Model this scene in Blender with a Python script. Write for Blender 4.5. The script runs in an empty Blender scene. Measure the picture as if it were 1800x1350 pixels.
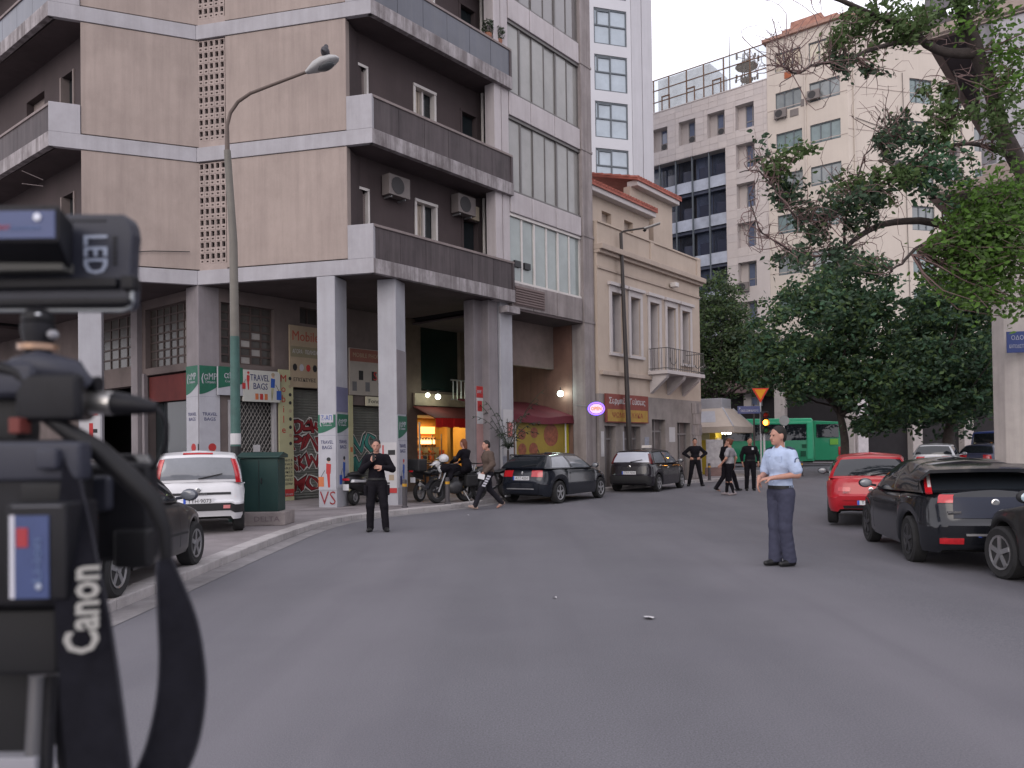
import bpy, bmesh, math, random
import numpy as np
from mathutils import Vector, Matrix, noise as mnoise

random.seed(7)
rng = np.random.default_rng(7)
scene = bpy.context.scene
COL = scene.collection
R = math.radians

# ---------------------------------------------------------------- camera
cam_data = bpy.data.cameras.new('camera')
cam = bpy.data.objects.new('camera', cam_data)
COL.objects.link(cam)
cam_data.sensor_width = 36.0
cam_data.lens = 28.0
cam_data.clip_start = 0.05
cam_data.clip_end = 3000
PITCH, ROLL = R(0.8), R(0.8)
cam_data.shift_y = (0.0793 - math.tan(PITCH)) * 28.0 / 36.0
_fw = Vector((0, math.cos(PITCH), math.sin(PITCH)))
_rt = Vector((1, 0, 0)); _up = _rt.cross(_fw)
_r2 = _rt * math.cos(ROLL) - _up * math.sin(ROLL)
_u2 = _up * math.cos(ROLL) + _rt * math.sin(ROLL)
_m = Matrix((_r2, _u2, -_fw)).transposed().to_4x4()
_m.translation = Vector((0, 0, 1.58))
cam.matrix_world = _m
cam_data.dof.use_dof = True
cam_data.dof.focus_distance = 16.0
cam_data.dof.aperture_fstop = 4.8
scene.camera = cam

# ---------------------------------------------------------------- world, sun, exposure
SUN_EL, SUN_AZ = R(24), R(205)          # azimuth clockwise from +Y
world = bpy.data.worlds.new('World'); scene.world = world
world.use_nodes = True
wn = world.node_tree.nodes; wl = world.node_tree.links
wn.clear()
w_out = wn.new('ShaderNodeOutputWorld'); w_bg = wn.new('ShaderNodeBackground')
w_sky = wn.new('ShaderNodeTexSky'); w_sky.sky_type = 'NISHITA'; w_sky.sun_disc = False
w_sky.sun_elevation = SUN_EL; w_sky.sun_rotation = SUN_AZ
w_sky.air_density = 1.2; w_sky.dust_density = 4.0; w_sky.ozone_density = 2.0
w_mix = wn.new('ShaderNodeMixRGB'); w_mix.blend_type = 'MIX'; w_mix.inputs[0].default_value = 0.90
w_mix.inputs[2].default_value = (7.15, 6.95, 7.55, 1)        # even overcast evening cloud
wl.new(w_sky.outputs[0], w_mix.inputs[1]); wl.new(w_mix.outputs[0], w_bg.inputs[0])
w_bg.inputs[1].default_value = 0.15
wl.new(w_bg.outputs[0], w_out.inputs[0])

sun_d = bpy.data.lights.new('sun', 'SUN'); sun_d.energy = 0.5; sun_d.angle = R(40)
sun_d.color = (1.0, 0.93, 0.88)
sun = bpy.data.objects.new('sun', sun_d); COL.objects.link(sun)
_sd = Vector((math.sin(SUN_AZ) * math.cos(SUN_EL), math.cos(SUN_AZ) * math.cos(SUN_EL), math.sin(SUN_EL)))
sun.rotation_euler = _sd.to_track_quat('Z', 'Y').to_euler()
scene.view_settings.view_transform = 'Standard'
scene.view_settings.look = 'None'
scene.view_settings.exposure = 0.58
scene.view_settings.gamma = 1.0
scene.render.engine = 'CYCLES'
scene.cycles.max_bounces = 6

# ---------------------------------------------------------------- materials
MATS = {}
def M(name, col, rough=0.75, var=0.12, scale=2.5, bump=0.0, metal=0.0, spec=0.35, streak=0.0, soot=0.0,
      soot_col=(0.03, 0.026, 0.026), coat=0.0, fine=0.0, bscale=60, dirt=0.0):
    if name in MATS: return MATS[name]
    m = bpy.data.materials.new(name); m.use_nodes = True
    nt = m.node_tree; N = nt.nodes; L = nt.links
    b = N['Principled BSDF']
    b.inputs['Roughness'].default_value = rough
    b.inputs['Metallic'].default_value = metal
    b.inputs['Specular IOR Level'].default_value = spec
    b.inputs['Coat Weight'].default_value = coat
    b.inputs['Coat Roughness'].default_value = 0.06
    geo = N.new('ShaderNodeNewGeometry')
    base = N.new('ShaderNodeRGB'); base.outputs[0].default_value = (*col, 1)
    cur = base.outputs[0]
    if var > 0:
        nz = N.new('ShaderNodeTexNoise'); nz.inputs['Scale'].default_value = scale; nz.inputs['Detail'].default_value = 6
        nz.inputs['Roughness'].default_value = 0.65
        L.new(geo.outputs['Position'], nz.inputs['Vector'])
        mr = N.new('ShaderNodeMapRange'); mr.inputs[1].default_value = 0.3; mr.inputs[2].default_value = 0.7
        mr.inputs[3].default_value = 1 - var; mr.inputs[4].default_value = 1 + var
        L.new(nz.outputs['Fac'], mr.inputs[0])
        mx = N.new('ShaderNodeMixRGB'); mx.blend_type = 'MULTIPLY'; mx.inputs[0].default_value = 1
        L.new(cur, mx.inputs[1]); L.new(mr.outputs[0], mx.inputs[2]); cur = mx.outputs[0]
    if fine > 0:
        nz = N.new('ShaderNodeTexNoise'); nz.inputs['Scale'].default_value = 90; nz.inputs['Detail'].default_value = 3
        L.new(geo.outputs['Position'], nz.inputs['Vector'])
        mr = N.new('ShaderNodeMapRange'); mr.inputs[1].default_value = 0.3; mr.inputs[2].default_value = 0.7
        mr.inputs[3].default_value = 1 - fine; mr.inputs[4].default_value = 1 + fine
        L.new(nz.outputs['Fac'], mr.inputs[0])
        mx = N.new('ShaderNodeMixRGB'); mx.blend_type = 'MULTIPLY'; mx.inputs[0].default_value = 1
        L.new(cur, mx.inputs[1]); L.new(mr.outputs[0], mx.inputs[2]); cur = mx.outputs[0]
    for amt, sc, lo, hi in ((streak, (2.2, 2.2, 0.12), 0.46, 0.72), (soot, (0.9, 0.9, 0.55), 0.5, 0.78)):
        if amt > 0:
            mp = N.new('ShaderNodeMapping'); mp.inputs['Scale'].default_value = sc
            L.new(geo.outputs['Position'], mp.inputs['Vector'])
            nz = N.new('ShaderNodeTexNoise'); nz.inputs['Scale'].default_value = 2.0; nz.inputs['Detail'].default_value = 7
            nz.inputs['Roughness'].default_value = 0.7
            L.new(mp.outputs[0], nz.inputs['Vector'])
            mr = N.new('ShaderNodeMapRange'); mr.inputs[1].default_value = lo - dirt; mr.inputs[2].default_value = hi - dirt * 1.4
            mr.inputs[3].default_value = 0; mr.inputs[4].default_value = amt
            L.new(nz.outputs['Fac'], mr.inputs[0])
            mx = N.new('ShaderNodeMixRGB'); mx.blend_type = 'MIX'
            L.new(mr.outputs[0], mx.inputs[0]); L.new(cur, mx.inputs[1]); mx.inputs[2].default_value = (*soot_col, 1)
            cur = mx.outputs[0]
    L.new(cur, b.inputs['Base Color'])
    if bump > 0:
        nz = N.new('ShaderNodeTexNoise'); nz.inputs['Scale'].default_value = bscale; nz.inputs['Detail'].default_value = 4
        L.new(geo.outputs['Position'], nz.inputs['Vector'])
        bp = N.new('ShaderNodeBump'); bp.inputs['Strength'].default_value = bump; bp.inputs['Distance'].default_value = 0.02
        L.new(nz.outputs['Fac'], bp.inputs['Height']); L.new(bp.outputs[0], b.inputs['Normal'])
    MATS[name] = m
    return m

def EM(name, col, strength):
    if name in MATS: return MATS[name]
    m = bpy.data.materials.new(name); m.use_nodes = True
    b = m.node_tree.nodes['Principled BSDF']
    b.inputs['Base Color'].default_value = (*col, 1)
    b.inputs['Emission Color'].default_value = (*col, 1)
    b.inputs['Emission Strength'].default_value = strength
    MATS[name] = m
    return m

def GLASS(name, col, rough=0.06, spec=0.8, var=0.25, alpha=1.0):
    m = M(name, col, rough=rough, spec=spec, var=var, scale=0.8)
    if alpha < 1:
        nt = m.node_tree
        tr = nt.nodes.new('ShaderNodeBsdfTransparent'); tr.inputs[0].default_value = (0.85, 0.88, 0.9, 1)
        mx = nt.nodes.new('ShaderNodeMixShader'); mx.inputs[0].default_value = alpha
        out = nt.nodes['Material Output']
        nt.links.new(tr.outputs[0], mx.inputs[1]); nt.links.new(nt.nodes['Principled BSDF'].outputs[0], mx.inputs[2])
        nt.links.new(mx.outputs[0], out.inputs[0])
    return m

# ---------------------------------------------------------------- objects
def tag(o, label=None, cat=None, group=None, kind=None):
    if label: o['label'] = label
    if cat: o['category'] = cat
    if group: o['group'] = group
    if kind: o['kind'] = kind
    return o

def thing(name, loc, label, cat, group=None, rz=0.0, scale=1.0):
    o = bpy.data.objects.new(name, None); COL.objects.link(o)
    o.empty_display_size = 0.2
    o.location = loc; o.rotation_euler = (0, 0, rz); o.scale = (scale,) * 3
    return tag(o, label, cat, group)

def chain_origin(p, local):
    s = Vector((0, 0, 0))
    while p is not None:
        if p.parent is None and local: break
        s += Vector(p.location); p = p.parent
    return s

class MB:
    """collects geometry; build() links it as ONE mesh object"""
    def __init__(self):
        self.v = []; self.f = []; self.mi = []; self.cur = 0
    def mat(self, i): self.cur = i; return self
    def add(self, vs, fs):
        b = len(self.v); self.v.extend([tuple(p) for p in vs])
        for f in fs: self.f.append(tuple(b + i for i in f)); self.mi.append(self.cur)
        return self
    def obox(self, o, a, b, c):
        o = Vector(o); a = Vector(a); b = Vector(b); c = Vector(c)
        vs = [o, o + a, o + a + b, o + b, o + c, o + a + c, o + a + b + c, o + b + c]
        fs = [(0, 3, 2, 1), (4, 5, 6, 7), (0, 1, 5, 4), (1, 2, 6, 5), (2, 3, 7, 6), (3, 0, 4, 7)]
        if a.cross(b).dot(c) < 0: fs = [f[::-1] for f in fs]
        return self.add(vs, fs)
    def box(self, cx, cy, cz, sx, sy, sz, rz=0.0):
        c, s = math.cos(rz), math.sin(rz)
        a = Vector((c, s, 0)) * sx; b = Vector((-s, c, 0)) * sy; d = Vector((0, 0, sz))
        return self.obox(Vector((cx, cy, cz)) - a / 2 - b / 2 - d / 2, a, b, d)
    def box2(self, x0, x1, y0, y1, z0, z1):
        return self.obox((x0, y0, z0), (x1 - x0, 0, 0), (0, y1 - y0, 0), (0, 0, z1 - z0))
    def poly(self, pts): return self.add(pts, [tuple(range(len(pts)))])
    def prism(self, pts, z0, z1):
        n = len(pts)
        ar = sum(pts[i][0] * pts[(i + 1) % n][1] - pts[(i + 1) % n][0] * pts[i][1] for i in range(n))
        if ar < 0: pts = pts[::-1]
        vs = [(p[0], p[1], z0) for p in pts] + [(p[0], p[1], z1) for p in pts]
        fs = [tuple(range(n))[::-1], tuple(range(n, 2 * n))] + [(i, (i + 1) % n, n + (i + 1) % n, n + i) for i in range(n)]
        return self.add(vs, fs)
    def extr(self, pts, vec):
        """closed 3D planar outline swept along vec"""
        n = len(pts); vec = Vector(vec)
        nrm = Vector((0, 0, 0))
        for i in range(n): nrm += Vector(pts[i]).cross(Vector(pts[(i + 1) % n]))
        if nrm.dot(vec) < 0: pts = pts[::-1]
        vs = [Vector(p) for p in pts] + [Vector(p) + vec for p in pts]
        fs = [tuple(range(n))[::-1], tuple(range(n, 2 * n))] + [(i, (i + 1) % n, n + (i + 1) % n, n + i) for i in range(n)]
        return self.add(vs, fs)
    def tube(self, path, r, n=8, caps=True, flat=1.0):
        path = [Vector(p) for p in path]; k = len(path)
        rr = r if isinstance(r, (list, tuple)) else [r] * k
        vs = []; fs = []
        up = None
        for i, p in enumerate(path):
            t = (path[min(i + 1, k - 1)] - path[max(i - 1, 0)]).normalized()
            if up is None:
                up = Vector((0, 0, 1)) if abs(t.z) < 0.9 else Vector((1, 0, 0))
            x = t.cross(up)
            if x.length < 1e-5: x = t.cross(Vector((0.3, 1, 0.2)))
            x.normalize(); y = x.cross(t).normalized(); up = y
            for j in range(n):
                a = 2 * math.pi * j / n
                vs.append(p + x * (math.cos(a) * rr[i]) + y * (math.sin(a) * rr[i] * flat))
        for i in range(k - 1):
            for j in range(n):
                a = i * n + j; b = i * n + (j + 1) % n
                fs.append((a, b, b + n, a + n))
        if caps:
            fs.append(tuple(range(n))[::-1]); fs.append(tuple(range((k - 1) * n, k * n)))
        return self.add(vs, fs)
    def lathe(self, prof, c=(0, 0, 0), axis='z', n=16, caps=True):
        c = Vector(c); vs = []; fs = []
        for (r, h) in prof:
            for j in range(n):
                a = 2 * math.pi * j / n
                p = {'z': (r * math.cos(a), r * math.sin(a), h), 'x': (h, r * math.cos(a), r * math.sin(a)),
                     'y': (r * math.sin(a), h, r * math.cos(a))}[axis]
                vs.append(c + Vector(p))
        k = len(prof)
        for i in range(k - 1):
            for j in range(n):
                a = i * n + j; b = i * n + (j + 1) % n
                fs.append((a, b, b + n, a + n))
        if caps: fs.append(tuple(range(n))[::-1]); fs.append(tuple(range((k - 1) * n, k * n)))
        return self.add(vs, fs)
    def ell(self, c, r, nu=12, nv=8, rot=None):
        c = Vector(c); vs = []; fs = []
        for i in range(nv + 1):
            ph = math.pi * i / nv
            for j in range(nu):
                a = 2 * math.pi * j / nu
                p = Vector((r[0] * math.sin(ph) * math.cos(a), r[1] * math.sin(ph) * math.sin(a), -r[2] * math.cos(ph)))
                if rot is not None: p = rot @ p
                vs.append(c + p)
        for i in range(nv):
            for j in range(nu):
                a = i * nu + j; b = i * nu + (j + 1) % nu
                fs.append((a, b, b + nu, a + nu))
        return self.add(vs, fs)
    def rings(self, rows, closed=True, caps=True):
        """loft through equal-length rings"""
        n = len(rows[0]); vs = [p for r in rows for p in r]; fs = []
        for i in range(len(rows) - 1):
            for j in range(n if closed else n - 1):
                a = i * n + j; b = i * n + (j + 1) % n
                fs.append((a, b, b + n, a + n))
        if caps and closed: fs.append(tuple(range(n))[::-1]); fs.append(tuple(range((len(rows) - 1) * n, len(rows) * n)))
        return self.add(vs, fs)
    def build(self, name, mats, parent=None, local=False, smooth=None, bevel=0.0, fixn=False, seg=2):
        if not isinstance(mats, (list, tuple)): mats = [mats]
        a = np.array(self.v, dtype=float)
        org = Vector(((a[:, 0].min() + a[:, 0].max()) / 2, (a[:, 1].min() + a[:, 1].max()) / 2, a[:, 2].min()))
        me = bpy.data.meshes.new(name)
        me.from_pydata([tuple(p) for p in (a - np.array(org))], [], self.f)
        for m in mats: me.materials.append(m)
        if len(mats) > 1: me.polygons.foreach_set('material_index', self.mi)
        if fixn:
            bm = bmesh.new(); bm.from_mesh(me)
            bmesh.ops.remove_doubles(bm, verts=bm.verts, dist=1e-5)
            bmesh.ops.recalc_face_normals(bm, faces=bm.faces); bm.to_mesh(me); bm.free()
        if bevel > 0:
            bm = bmesh.new(); bm.from_mesh(me)
            es = [e for e in bm.edges if len(e.link_faces) == 2 and e.calc_face_angle(0) > 0.6]
            try: bmesh.ops.bevel(bm, geom=es, offset=bevel, segments=seg, affect='EDGES', clamp_overlap=True, profile=0.6)
            except Exception: pass
            bm.to_mesh(me); bm.free()
        if smooth is not None:
            me.polygons.foreach_set('use_smooth', [True] * len(me.polygons))
            if smooth < 180: me.set_sharp_from_angle(angle=R(smooth))
        me.update()
        o = bpy.data.objects.new(name, me); COL.objects.link(o)
        if parent is not None:
            o.parent = parent; o.location = org - chain_origin(parent, local)
        else: o.location = org
        return o

def place_copy(src, wloc, parent=None, label=None):
    """copy of a (childless) piece with its origin at world wloc"""
    o = src.copy(); COL.objects.link(o)
    if parent is not None:
        o.parent = parent; o.location = Vector(wloc) - chain_origin(parent, False)
    else: o.location = wloc
    if label: o['label'] = label
    return o

def copy_tree(o, parent=None):
    c = o.copy(); COL.objects.link(c); c.parent = parent
    for ch in [x for x in bpy.data.objects if x.parent == o and x != c]: copy_tree(ch, c)
    return c

# ---------------------------------------------------------------- lettering
def text_mesh(body, size, m, origin, xdir, ydir, depth=0.006, name='lettering', parent=None, align='CENTER', width=None, local=False, bold=0.0, space=1.0, warp=0.0):
    """raised letters: origin = centre of the text, xdir/ydir unit vectors of the sign's plane"""
    cu = bpy.data.curves.new('tmp', 'FONT'); cu.body = body; cu.size = size
    cu.align_x = align; cu.align_y = 'CENTER'; cu.extrude = depth / 2; cu.offset = bold; cu.resolution_u = 2
    cu.space_line = 0.9; cu.space_character = space
    t = bpy.data.objects.new('tmp', cu); COL.objects.link(t)
    dg = bpy.context.evaluated_depsgraph_get()
    me = bpy.data.meshes.new_from_object(t.evaluated_get(dg))
    bpy.data.objects.remove(t); bpy.data.curves.remove(cu)
    n = len(me.vertices); a = np.empty(n * 3); me.vertices.foreach_get('co', a); a = a.reshape(-1, 3)
    if n == 0: return None
    if warp:
        x0, y0 = a[:, 0] / size, a[:, 1] / size; a[:, 0] += warp * size * np.sin(6 * y0 + 4 * x0); a[:, 1] += warp * size * (np.sin(5.3 * x0 + 1) + .8 * np.sin(11 * x0) + .5 * x0 * np.sin(3 * x0))
    if width: a[:, 0] *= width / max(1e-6, a[:, 0].max() - a[:, 0].min())
    x = np.array(xdir, float); y = np.array(ydir, float); z = np.cross(x, y)
    w = a[:, :1] * x + a[:, 1:2] * y + (a[:, 2:3] + depth / 2) * z
    me.vertices.foreach_set('co', w.ravel())
    me.materials.clear(); me.materials.append(m); me.update()
    me.name = name
    o = bpy.data.objects.new(name, me); COL.objects.link(o)
    if parent is not None:
        o.parent = parent; o.location = Vector(origin) - chain_origin(parent, local)
    else: o.location = origin
    return o

# ---------------------------------------------------------------- facade frames
class Fr:
    """facade frame: s along direction a, z up, off = metres out from the wall plane"""
    def __init__(self, o, a, n=None):
        self.o = Vector((o[0], o[1], 0)); self.a = Vector((a[0], a[1], 0)).normalized()
        self.n = Vector((self.a.y, -self.a.x, 0)) if n is None else Vector((n[0], n[1], 0))
    def P(self, s, z, off=0.0): return self.o + self.a * s + self.n * off + Vector((0, 0, z))
    def shift(self, off): return Fr((self.o + self.n * off).xy, self.a.xy, self.n.xy)
def fbox(mb, fr, s0, s1, z0, z1, o0, o1):
    return mb.obox(fr.P(s0, z0, o0), fr.a * (s1 - s0), fr.n * (o1 - o0), Vector((0, 0, z1 - z0)))

def fwall(mb, fr, s0, s1, z0, z1, holes, depth, thick=None):
    """wall with rectangular openings (a,b,c,d)=(s0,s1,z0,z1); solid boxes between them"""
    ss = sorted(set([s0, s1] + [h[0] for h in holes] + [h[1] for h in holes]))
    zs = sorted(set([z0, z1] + [h[2] for h in holes] + [h[3] for h in holes]))
    ss = [s for s in ss if s0 <= s <= s1]; zs = [z for z in zs if z0 <= z <= z1]
    def solid(i, j):
        if i < 0 or j < 0 or i >= len(ss) - 1 or j >= len(zs) - 1: return False
        cs, cz = (ss[i] + ss[i + 1]) / 2, (zs[j] + zs[j + 1]) / 2
        return not any(h[0] < cs < h[1] and h[2] < cz < h[3] for h in holes)
    P = fr.P
    for i in range(len(ss) - 1):
        for j in range(len(zs) - 1):
            if not solid(i, j): continue
            a, b, c, d = ss[i], ss[i + 1], zs[j], zs[j + 1]
            mb.poly([P(a, c), P(b, c), P(b, d), P(a, d)])
            mb.poly([P(a, c, -depth), P(a, d, -depth), P(b, d, -depth), P(b, c, -depth)])
            if not solid(i - 1, j): mb.poly([P(a, c), P(a, d), P(a, d, -depth), P(a, c, -depth)])
            if not solid(i + 1, j): mb.poly([P(b, c), P(b, c, -depth), P(b, d, -depth), P(b, d)])
            if not solid(i, j - 1): mb.poly([P(a, c), P(a, c, -depth), P(b, c, -depth), P(b, c)])
            if not solid(i, j + 1): mb.poly([P(a, d), P(b, d), P(b, d, -depth), P(a, d, -depth)])
    return mb
# ================================================================= materials of the street
A_ = M('asphalt', (0.114, 0.112, 0.125), rough=0.86, var=0.10, scale=0.35, bump=0.35, fine=0.28, spec=0.3, bscale=140)
PAVE = M('pavement_concrete', (0.20, 0.18, 0.185), rough=0.85, var=0.18, scale=1.2, bump=0.25, soot=0.35, fine=0.1)
KERB = M('kerb_concrete', (0.33, 0.31, 0.31), rough=0.85, var=0.2, scale=2.5, bump=0.3, soot=0.35)
BEIGE = M('beige_render', (0.308, 0.254, 0.229), rough=0.9, var=0.10, scale=0.7, bump=0.15, streak=0.32, soot=0.28, dirt=0.03, soot_col=(0.17, 0.135, 0.125), fine=0.05)
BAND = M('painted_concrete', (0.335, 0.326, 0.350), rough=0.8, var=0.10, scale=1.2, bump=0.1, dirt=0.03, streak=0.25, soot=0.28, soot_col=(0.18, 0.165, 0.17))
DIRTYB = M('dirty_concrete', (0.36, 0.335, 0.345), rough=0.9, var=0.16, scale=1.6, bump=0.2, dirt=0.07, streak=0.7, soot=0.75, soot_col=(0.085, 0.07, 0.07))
COLM = M('column_paint', (0.335, 0.335, 0.362), rough=0.7, var=0.08, scale=1.5, bump=0.1, streak=0.25, soot=0.25, soot_col=(0.2, 0.18, 0.19))
COLD = M('column_grey', (0.21, 0.19, 0.20), rough=0.8, var=0.12, scale=1.5, bump=0.15, streak=0.3, soot=0.3, soot_col=(0.1, 0.085, 0.085))
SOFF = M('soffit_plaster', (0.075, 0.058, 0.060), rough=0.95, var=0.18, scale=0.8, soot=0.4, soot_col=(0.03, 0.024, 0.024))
DWALL = M('brown_wall', (0.062, 0.047, 0.048), rough=0.9, var=0.15, scale=0.8, streak=0.3, soot_col=(0.04, 0.032, 0.032))
BALU = M('balustrade_board', (0.050, 0.039, 0.042), rough=0.65, var=0.3, scale=1.1, streak=0.5, dirt=.04, soot_col=(0.12, 0.10, 0.102))
BALU2 = M('balustrade_glass', (0.06, 0.064, 0.085), rough=0.3, var=0.2, scale=1.1, spec=0.5, streak=0.25, soot_col=(0.14, 0.14, 0.15))
RAILM = M('weathered_rail', (0.20, 0.165, 0.16), rough=0.8, var=0.2, scale=3)
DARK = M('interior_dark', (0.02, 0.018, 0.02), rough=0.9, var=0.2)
BLOCKM = M('breeze_block', (0.31, 0.255, 0.235), rough=0.9, var=0.14, scale=3, bump=0.2, soot=0.25, soot_col=(0.16, 0.12, 0.11))
WHITEF = M('white_frame', (0.55, 0.52, 0.50), rough=0.6, var=0.1, scale=2)
CURTAIN = M('curtain_cloth', (0.42, 0.36, 0.30), rough=0.9, var=0.15, scale=4)
SHUT = M('roller_shutter', (0.20, 0.165, 0.155), rough=0.8, var=0.12)
GL_D = GLASS('dark_glass', (0.02, 0.025, 0.028), rough=0.08, spec=0.5)
ACM = M('ac_casing', (0.16, 0.14, 0.135), rough=0.6, var=0.1)
ACG = M('ac_grille', (0.035, 0.033, 0.035), rough=0.6, var=0.1)
BLK = M('black_plastic', (0.015, 0.015, 0.017), rough=0.5, var=0.1)
METAL = M('grey_metal', (0.30, 0.30, 0.31), rough=0.45, metal=0.6, var=0.12)
STEELP = M('galvanised', (0.36, 0.36, 0.38), rough=0.5, metal=0.5, var=0.15)

# ================================================================= ground, pavements
def lerp(a, b, t): return a + (b - a) * t
def sstep(a, b, x):
    t = max(0.0, min(1.0, (x - a) / (b - a))); return t * t * (3 - 2 * t)
def road_z(x, y): return -0.10 * sstep(3.6, 6.2, x) * (1 - sstep(17, 24, y))
mb = MB()
xs = [-400, -150, -60, -30, -15, -8, -5] + [-4 + 0.5 * i for i in range(29)] + [12, 15, 20, 30, 60, 150, 400]
ys = [-120, -40, -15, -6, -2] + list(range(0, 34, 1)) + [36, 40, 45, 52, 60, 75, 100, 160, 260, 420, 700]
vs = [(x, y, road_z(x, y)) for y in ys for x in xs]; nx = len(xs)
mb.add(vs, [(j * nx + i, j * nx + i + 1, (j + 1) * nx + i + 1, (j + 1) * nx + i) for j in range(len(ys) - 1) for i in range(nx - 1)])
road = mb.build('road', A_, smooth=180); tag(road, kind='structure')

# asphalt: pale worn wheel tracks, darker patches, fine aggregate
nt = A_.node_tree; N_ = nt.nodes; L_ = nt.links
bs = N_['Principled BSDF']; src = bs.inputs['Base Color'].links[0].from_socket
geo = N_.new('ShaderNodeNewGeometry')
for sc, lo, hi, amt, colr in (((0.55, 0.045, 1), 0.42, 0.68, 0.6, (0.160, 0.153, 0.170)), ((1.9, 0.13, 1), 0.52, 0.76, 0.38, (0.090, 0.086, 0.1)), ((0.5, 0.4, 1), 0.52, 0.66, 0.4, (0.096, 0.093, 0.108))):
    mp = N_.new('ShaderNodeMapping'); mp.inputs['Scale'].default_value = sc; mp.inputs['Rotation'].default_value = (0, 0, R(-9))
    L_.new(geo.outputs['Position'], mp.inputs['Vector'])
    nz = N_.new('ShaderNodeTexNoise'); nz.inputs['Scale'].default_value = 1.0; nz.inputs['Detail'].default_value = 5
    L_.new(mp.outputs[0], nz.inputs['Vector'])
    mr = N_.new('ShaderNodeMapRange'); mr.inputs[1].default_value = lo; mr.inputs[2].default_value = hi; mr.inputs[4].default_value = amt
    L_.new(nz.outputs['Fac'], mr.inputs[0])
    mx = N_.new('ShaderNodeMixRGB'); L_.new(mr.outputs[0], mx.inputs[0]); L_.new(src, mx.inputs[1]); mx.inputs[2].default_value = (*colr, 1)
    src = mx.outputs[0]
L_.new(src, bs.inputs['Base Color'])

PB = Vector((-3.45, 20.15, 0)); PD = Vector((0.62932, 0.77715, 0)); PE = Vector((0.77715, -0.62932, 0))
PA = Vector((-11.63, 20.05, 0)); PN = Vector((-8.39, 21.35, 0))
PZ = 0.10
def fpt(s, off): return (PB + PD * s + PE * off).xy

def resample(pts, step):
    out = []; 
    for a, b in zip(pts[:-1], pts[1:]):
        a = Vector(a); b = Vector(b); n = max(1, int(round((b - a).length / step)))
        out += [a.lerp(b, i / n) for i in range(n)]
    out.append(Vector(pts[-1])); return out
def smooth_line(pts, it=2):
    pts = [Vector(p) for p in pts]
    for _ in range(it):
        q = [pts[0]]
        for a, b in zip(pts[:-1], pts[1:]): q += [a.lerp(b, 0.25), a.lerp(b, 0.75)]
        q.append(pts[-1]); pts = q
    return pts
kerb_line = [(-3.9, -6), (-3.98, 8), (-4.06, 12.8), (-4.02, 16.2), (-3.55, 18.0), (-2.75, 19.07), (-1.3, 21.0), tuple(fpt(2.0, 1.0)), tuple(fpt(2.9, 0.95)), tuple(fpt(3.6, 0.5)), tuple(fpt(6, 0.45)),
             tuple(fpt(18.0, 0.45)), tuple(fpt(19.3, 1.3)), tuple(fpt(27.0, 1.6)), tuple(fpt(29.5, -1.5)), tuple(fpt(29.5, -12))]
kl = smooth_line(kerb_line, 2)
def pavement(name, line, back, inner_sign, z):
    """pavement slab with separate kerb stones along its street edge"""
    line = resample([tuple(p) for p in line], 1.0)
    # inner edge of the kerb stones
    nr = []
    for i, p in enumerate(line):
        t = (line[min(i + 1, len(line) - 1)] - line[max(i - 1, 0)]).normalized()
        nr.append(Vector((-t.y, t.x)) * inner_sign)
    inn = [p + n_ * 0.28 for p, n_ in zip(line, nr)]
    mb = MB()
    pts = [tuple(p) for p in inn] + back
    mb.prism(pts, -0.2, z)
    pv = mb.build(name, PAVE); tag(pv, kind='structure')
    return pv, line, nr, inn
pv, line, nr, inn = pavement('pavement', kl, [(-40, 60), (-60, -6)], 1, PZ)
for i in range(len(line) - 1):
    a, b, c, d = line[i], line[i + 1], inn[i + 1], inn[i]
    if a.y > 46 or a.y < -4: continue
    u = (b - a).normalized() * 0.006
    k = MB(); zt = PZ + 0.012 + random.uniform(-0.006, 0.006)
    k.prism([tuple(a + u), tuple(b - u), tuple(c - u), tuple(d + u)], -0.15, zt)
    k.build('kerb_stone', KERB, pv, bevel=0.015)
# concrete gutter strip against the kerb
g = MB(); gl = [p - n_ * 0.012 for p, n_ in zip(line, nr)]; go = [p - n_ * 0.34 for p, n_ in zip(line, nr)]
for i in range(len(line) - 1):
    if line[i].y > 24: break
    g.poly([(*gl[i], 0.005), (*go[i], 0.005), (*go[i + 1], 0.005), (*gl[i + 1], 0.005)])
GUT = M('gutter_concrete', (0.185, 0.175, 0.18), rough=0.85, var=0.25, scale=3, soot=0.5, soot_col=(0.075, 0.07, 0.075))
tag(g.build('gutter', GUT), kind='structure')

r_line = [(7.95, -6), (7.95, 14.5), (8.6, 16.2), tuple((Vector((8.6, 16.2)) + Vector((PD.x, PD.y)) * 3)), tuple((Vector((8.6, 16.2)) + Vector((PD.x, PD.y)) * 30))]
pv2, line, nr, inn = pavement('pavement', smooth_line(r_line, 1), [(60, 40), (40, -6)], -1, 0.03)
for i in range(len(line) - 1):
    if line[i].y < 4: continue
    a, b, c, d = line[i], line[i + 1], inn[i + 1], inn[i]; u = (b - a).normalized() * 0.006
    k = MB(); k.prism([tuple(a + u), tuple(b - u), tuple(c - u), tuple(d + u)], -0.2, 0.04 + random.uniform(-.005, .005))
    k.build('kerb_stone', KERB, pv2, bevel=0.015)
# far pavement in front of the offices, and a planted island with the dark trees
mb = MB(); M0 = Vector((20.44, 64.0, 0))
def mpt(s, off): return (M0 + PE * s - PD * off).xy
mb.prism([tuple(mpt(-40, 3.2)), tuple(mpt(9.5, 3.2)), tuple(mpt(9.5, 3.2) + Vector((60, 16))), tuple(mpt(9.5, -30) + Vector((60, 16))), tuple(mpt(-40, -30))], -0.2, 0.12)
tag(mb.build('pavement', PAVE), kind='structure')

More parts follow.
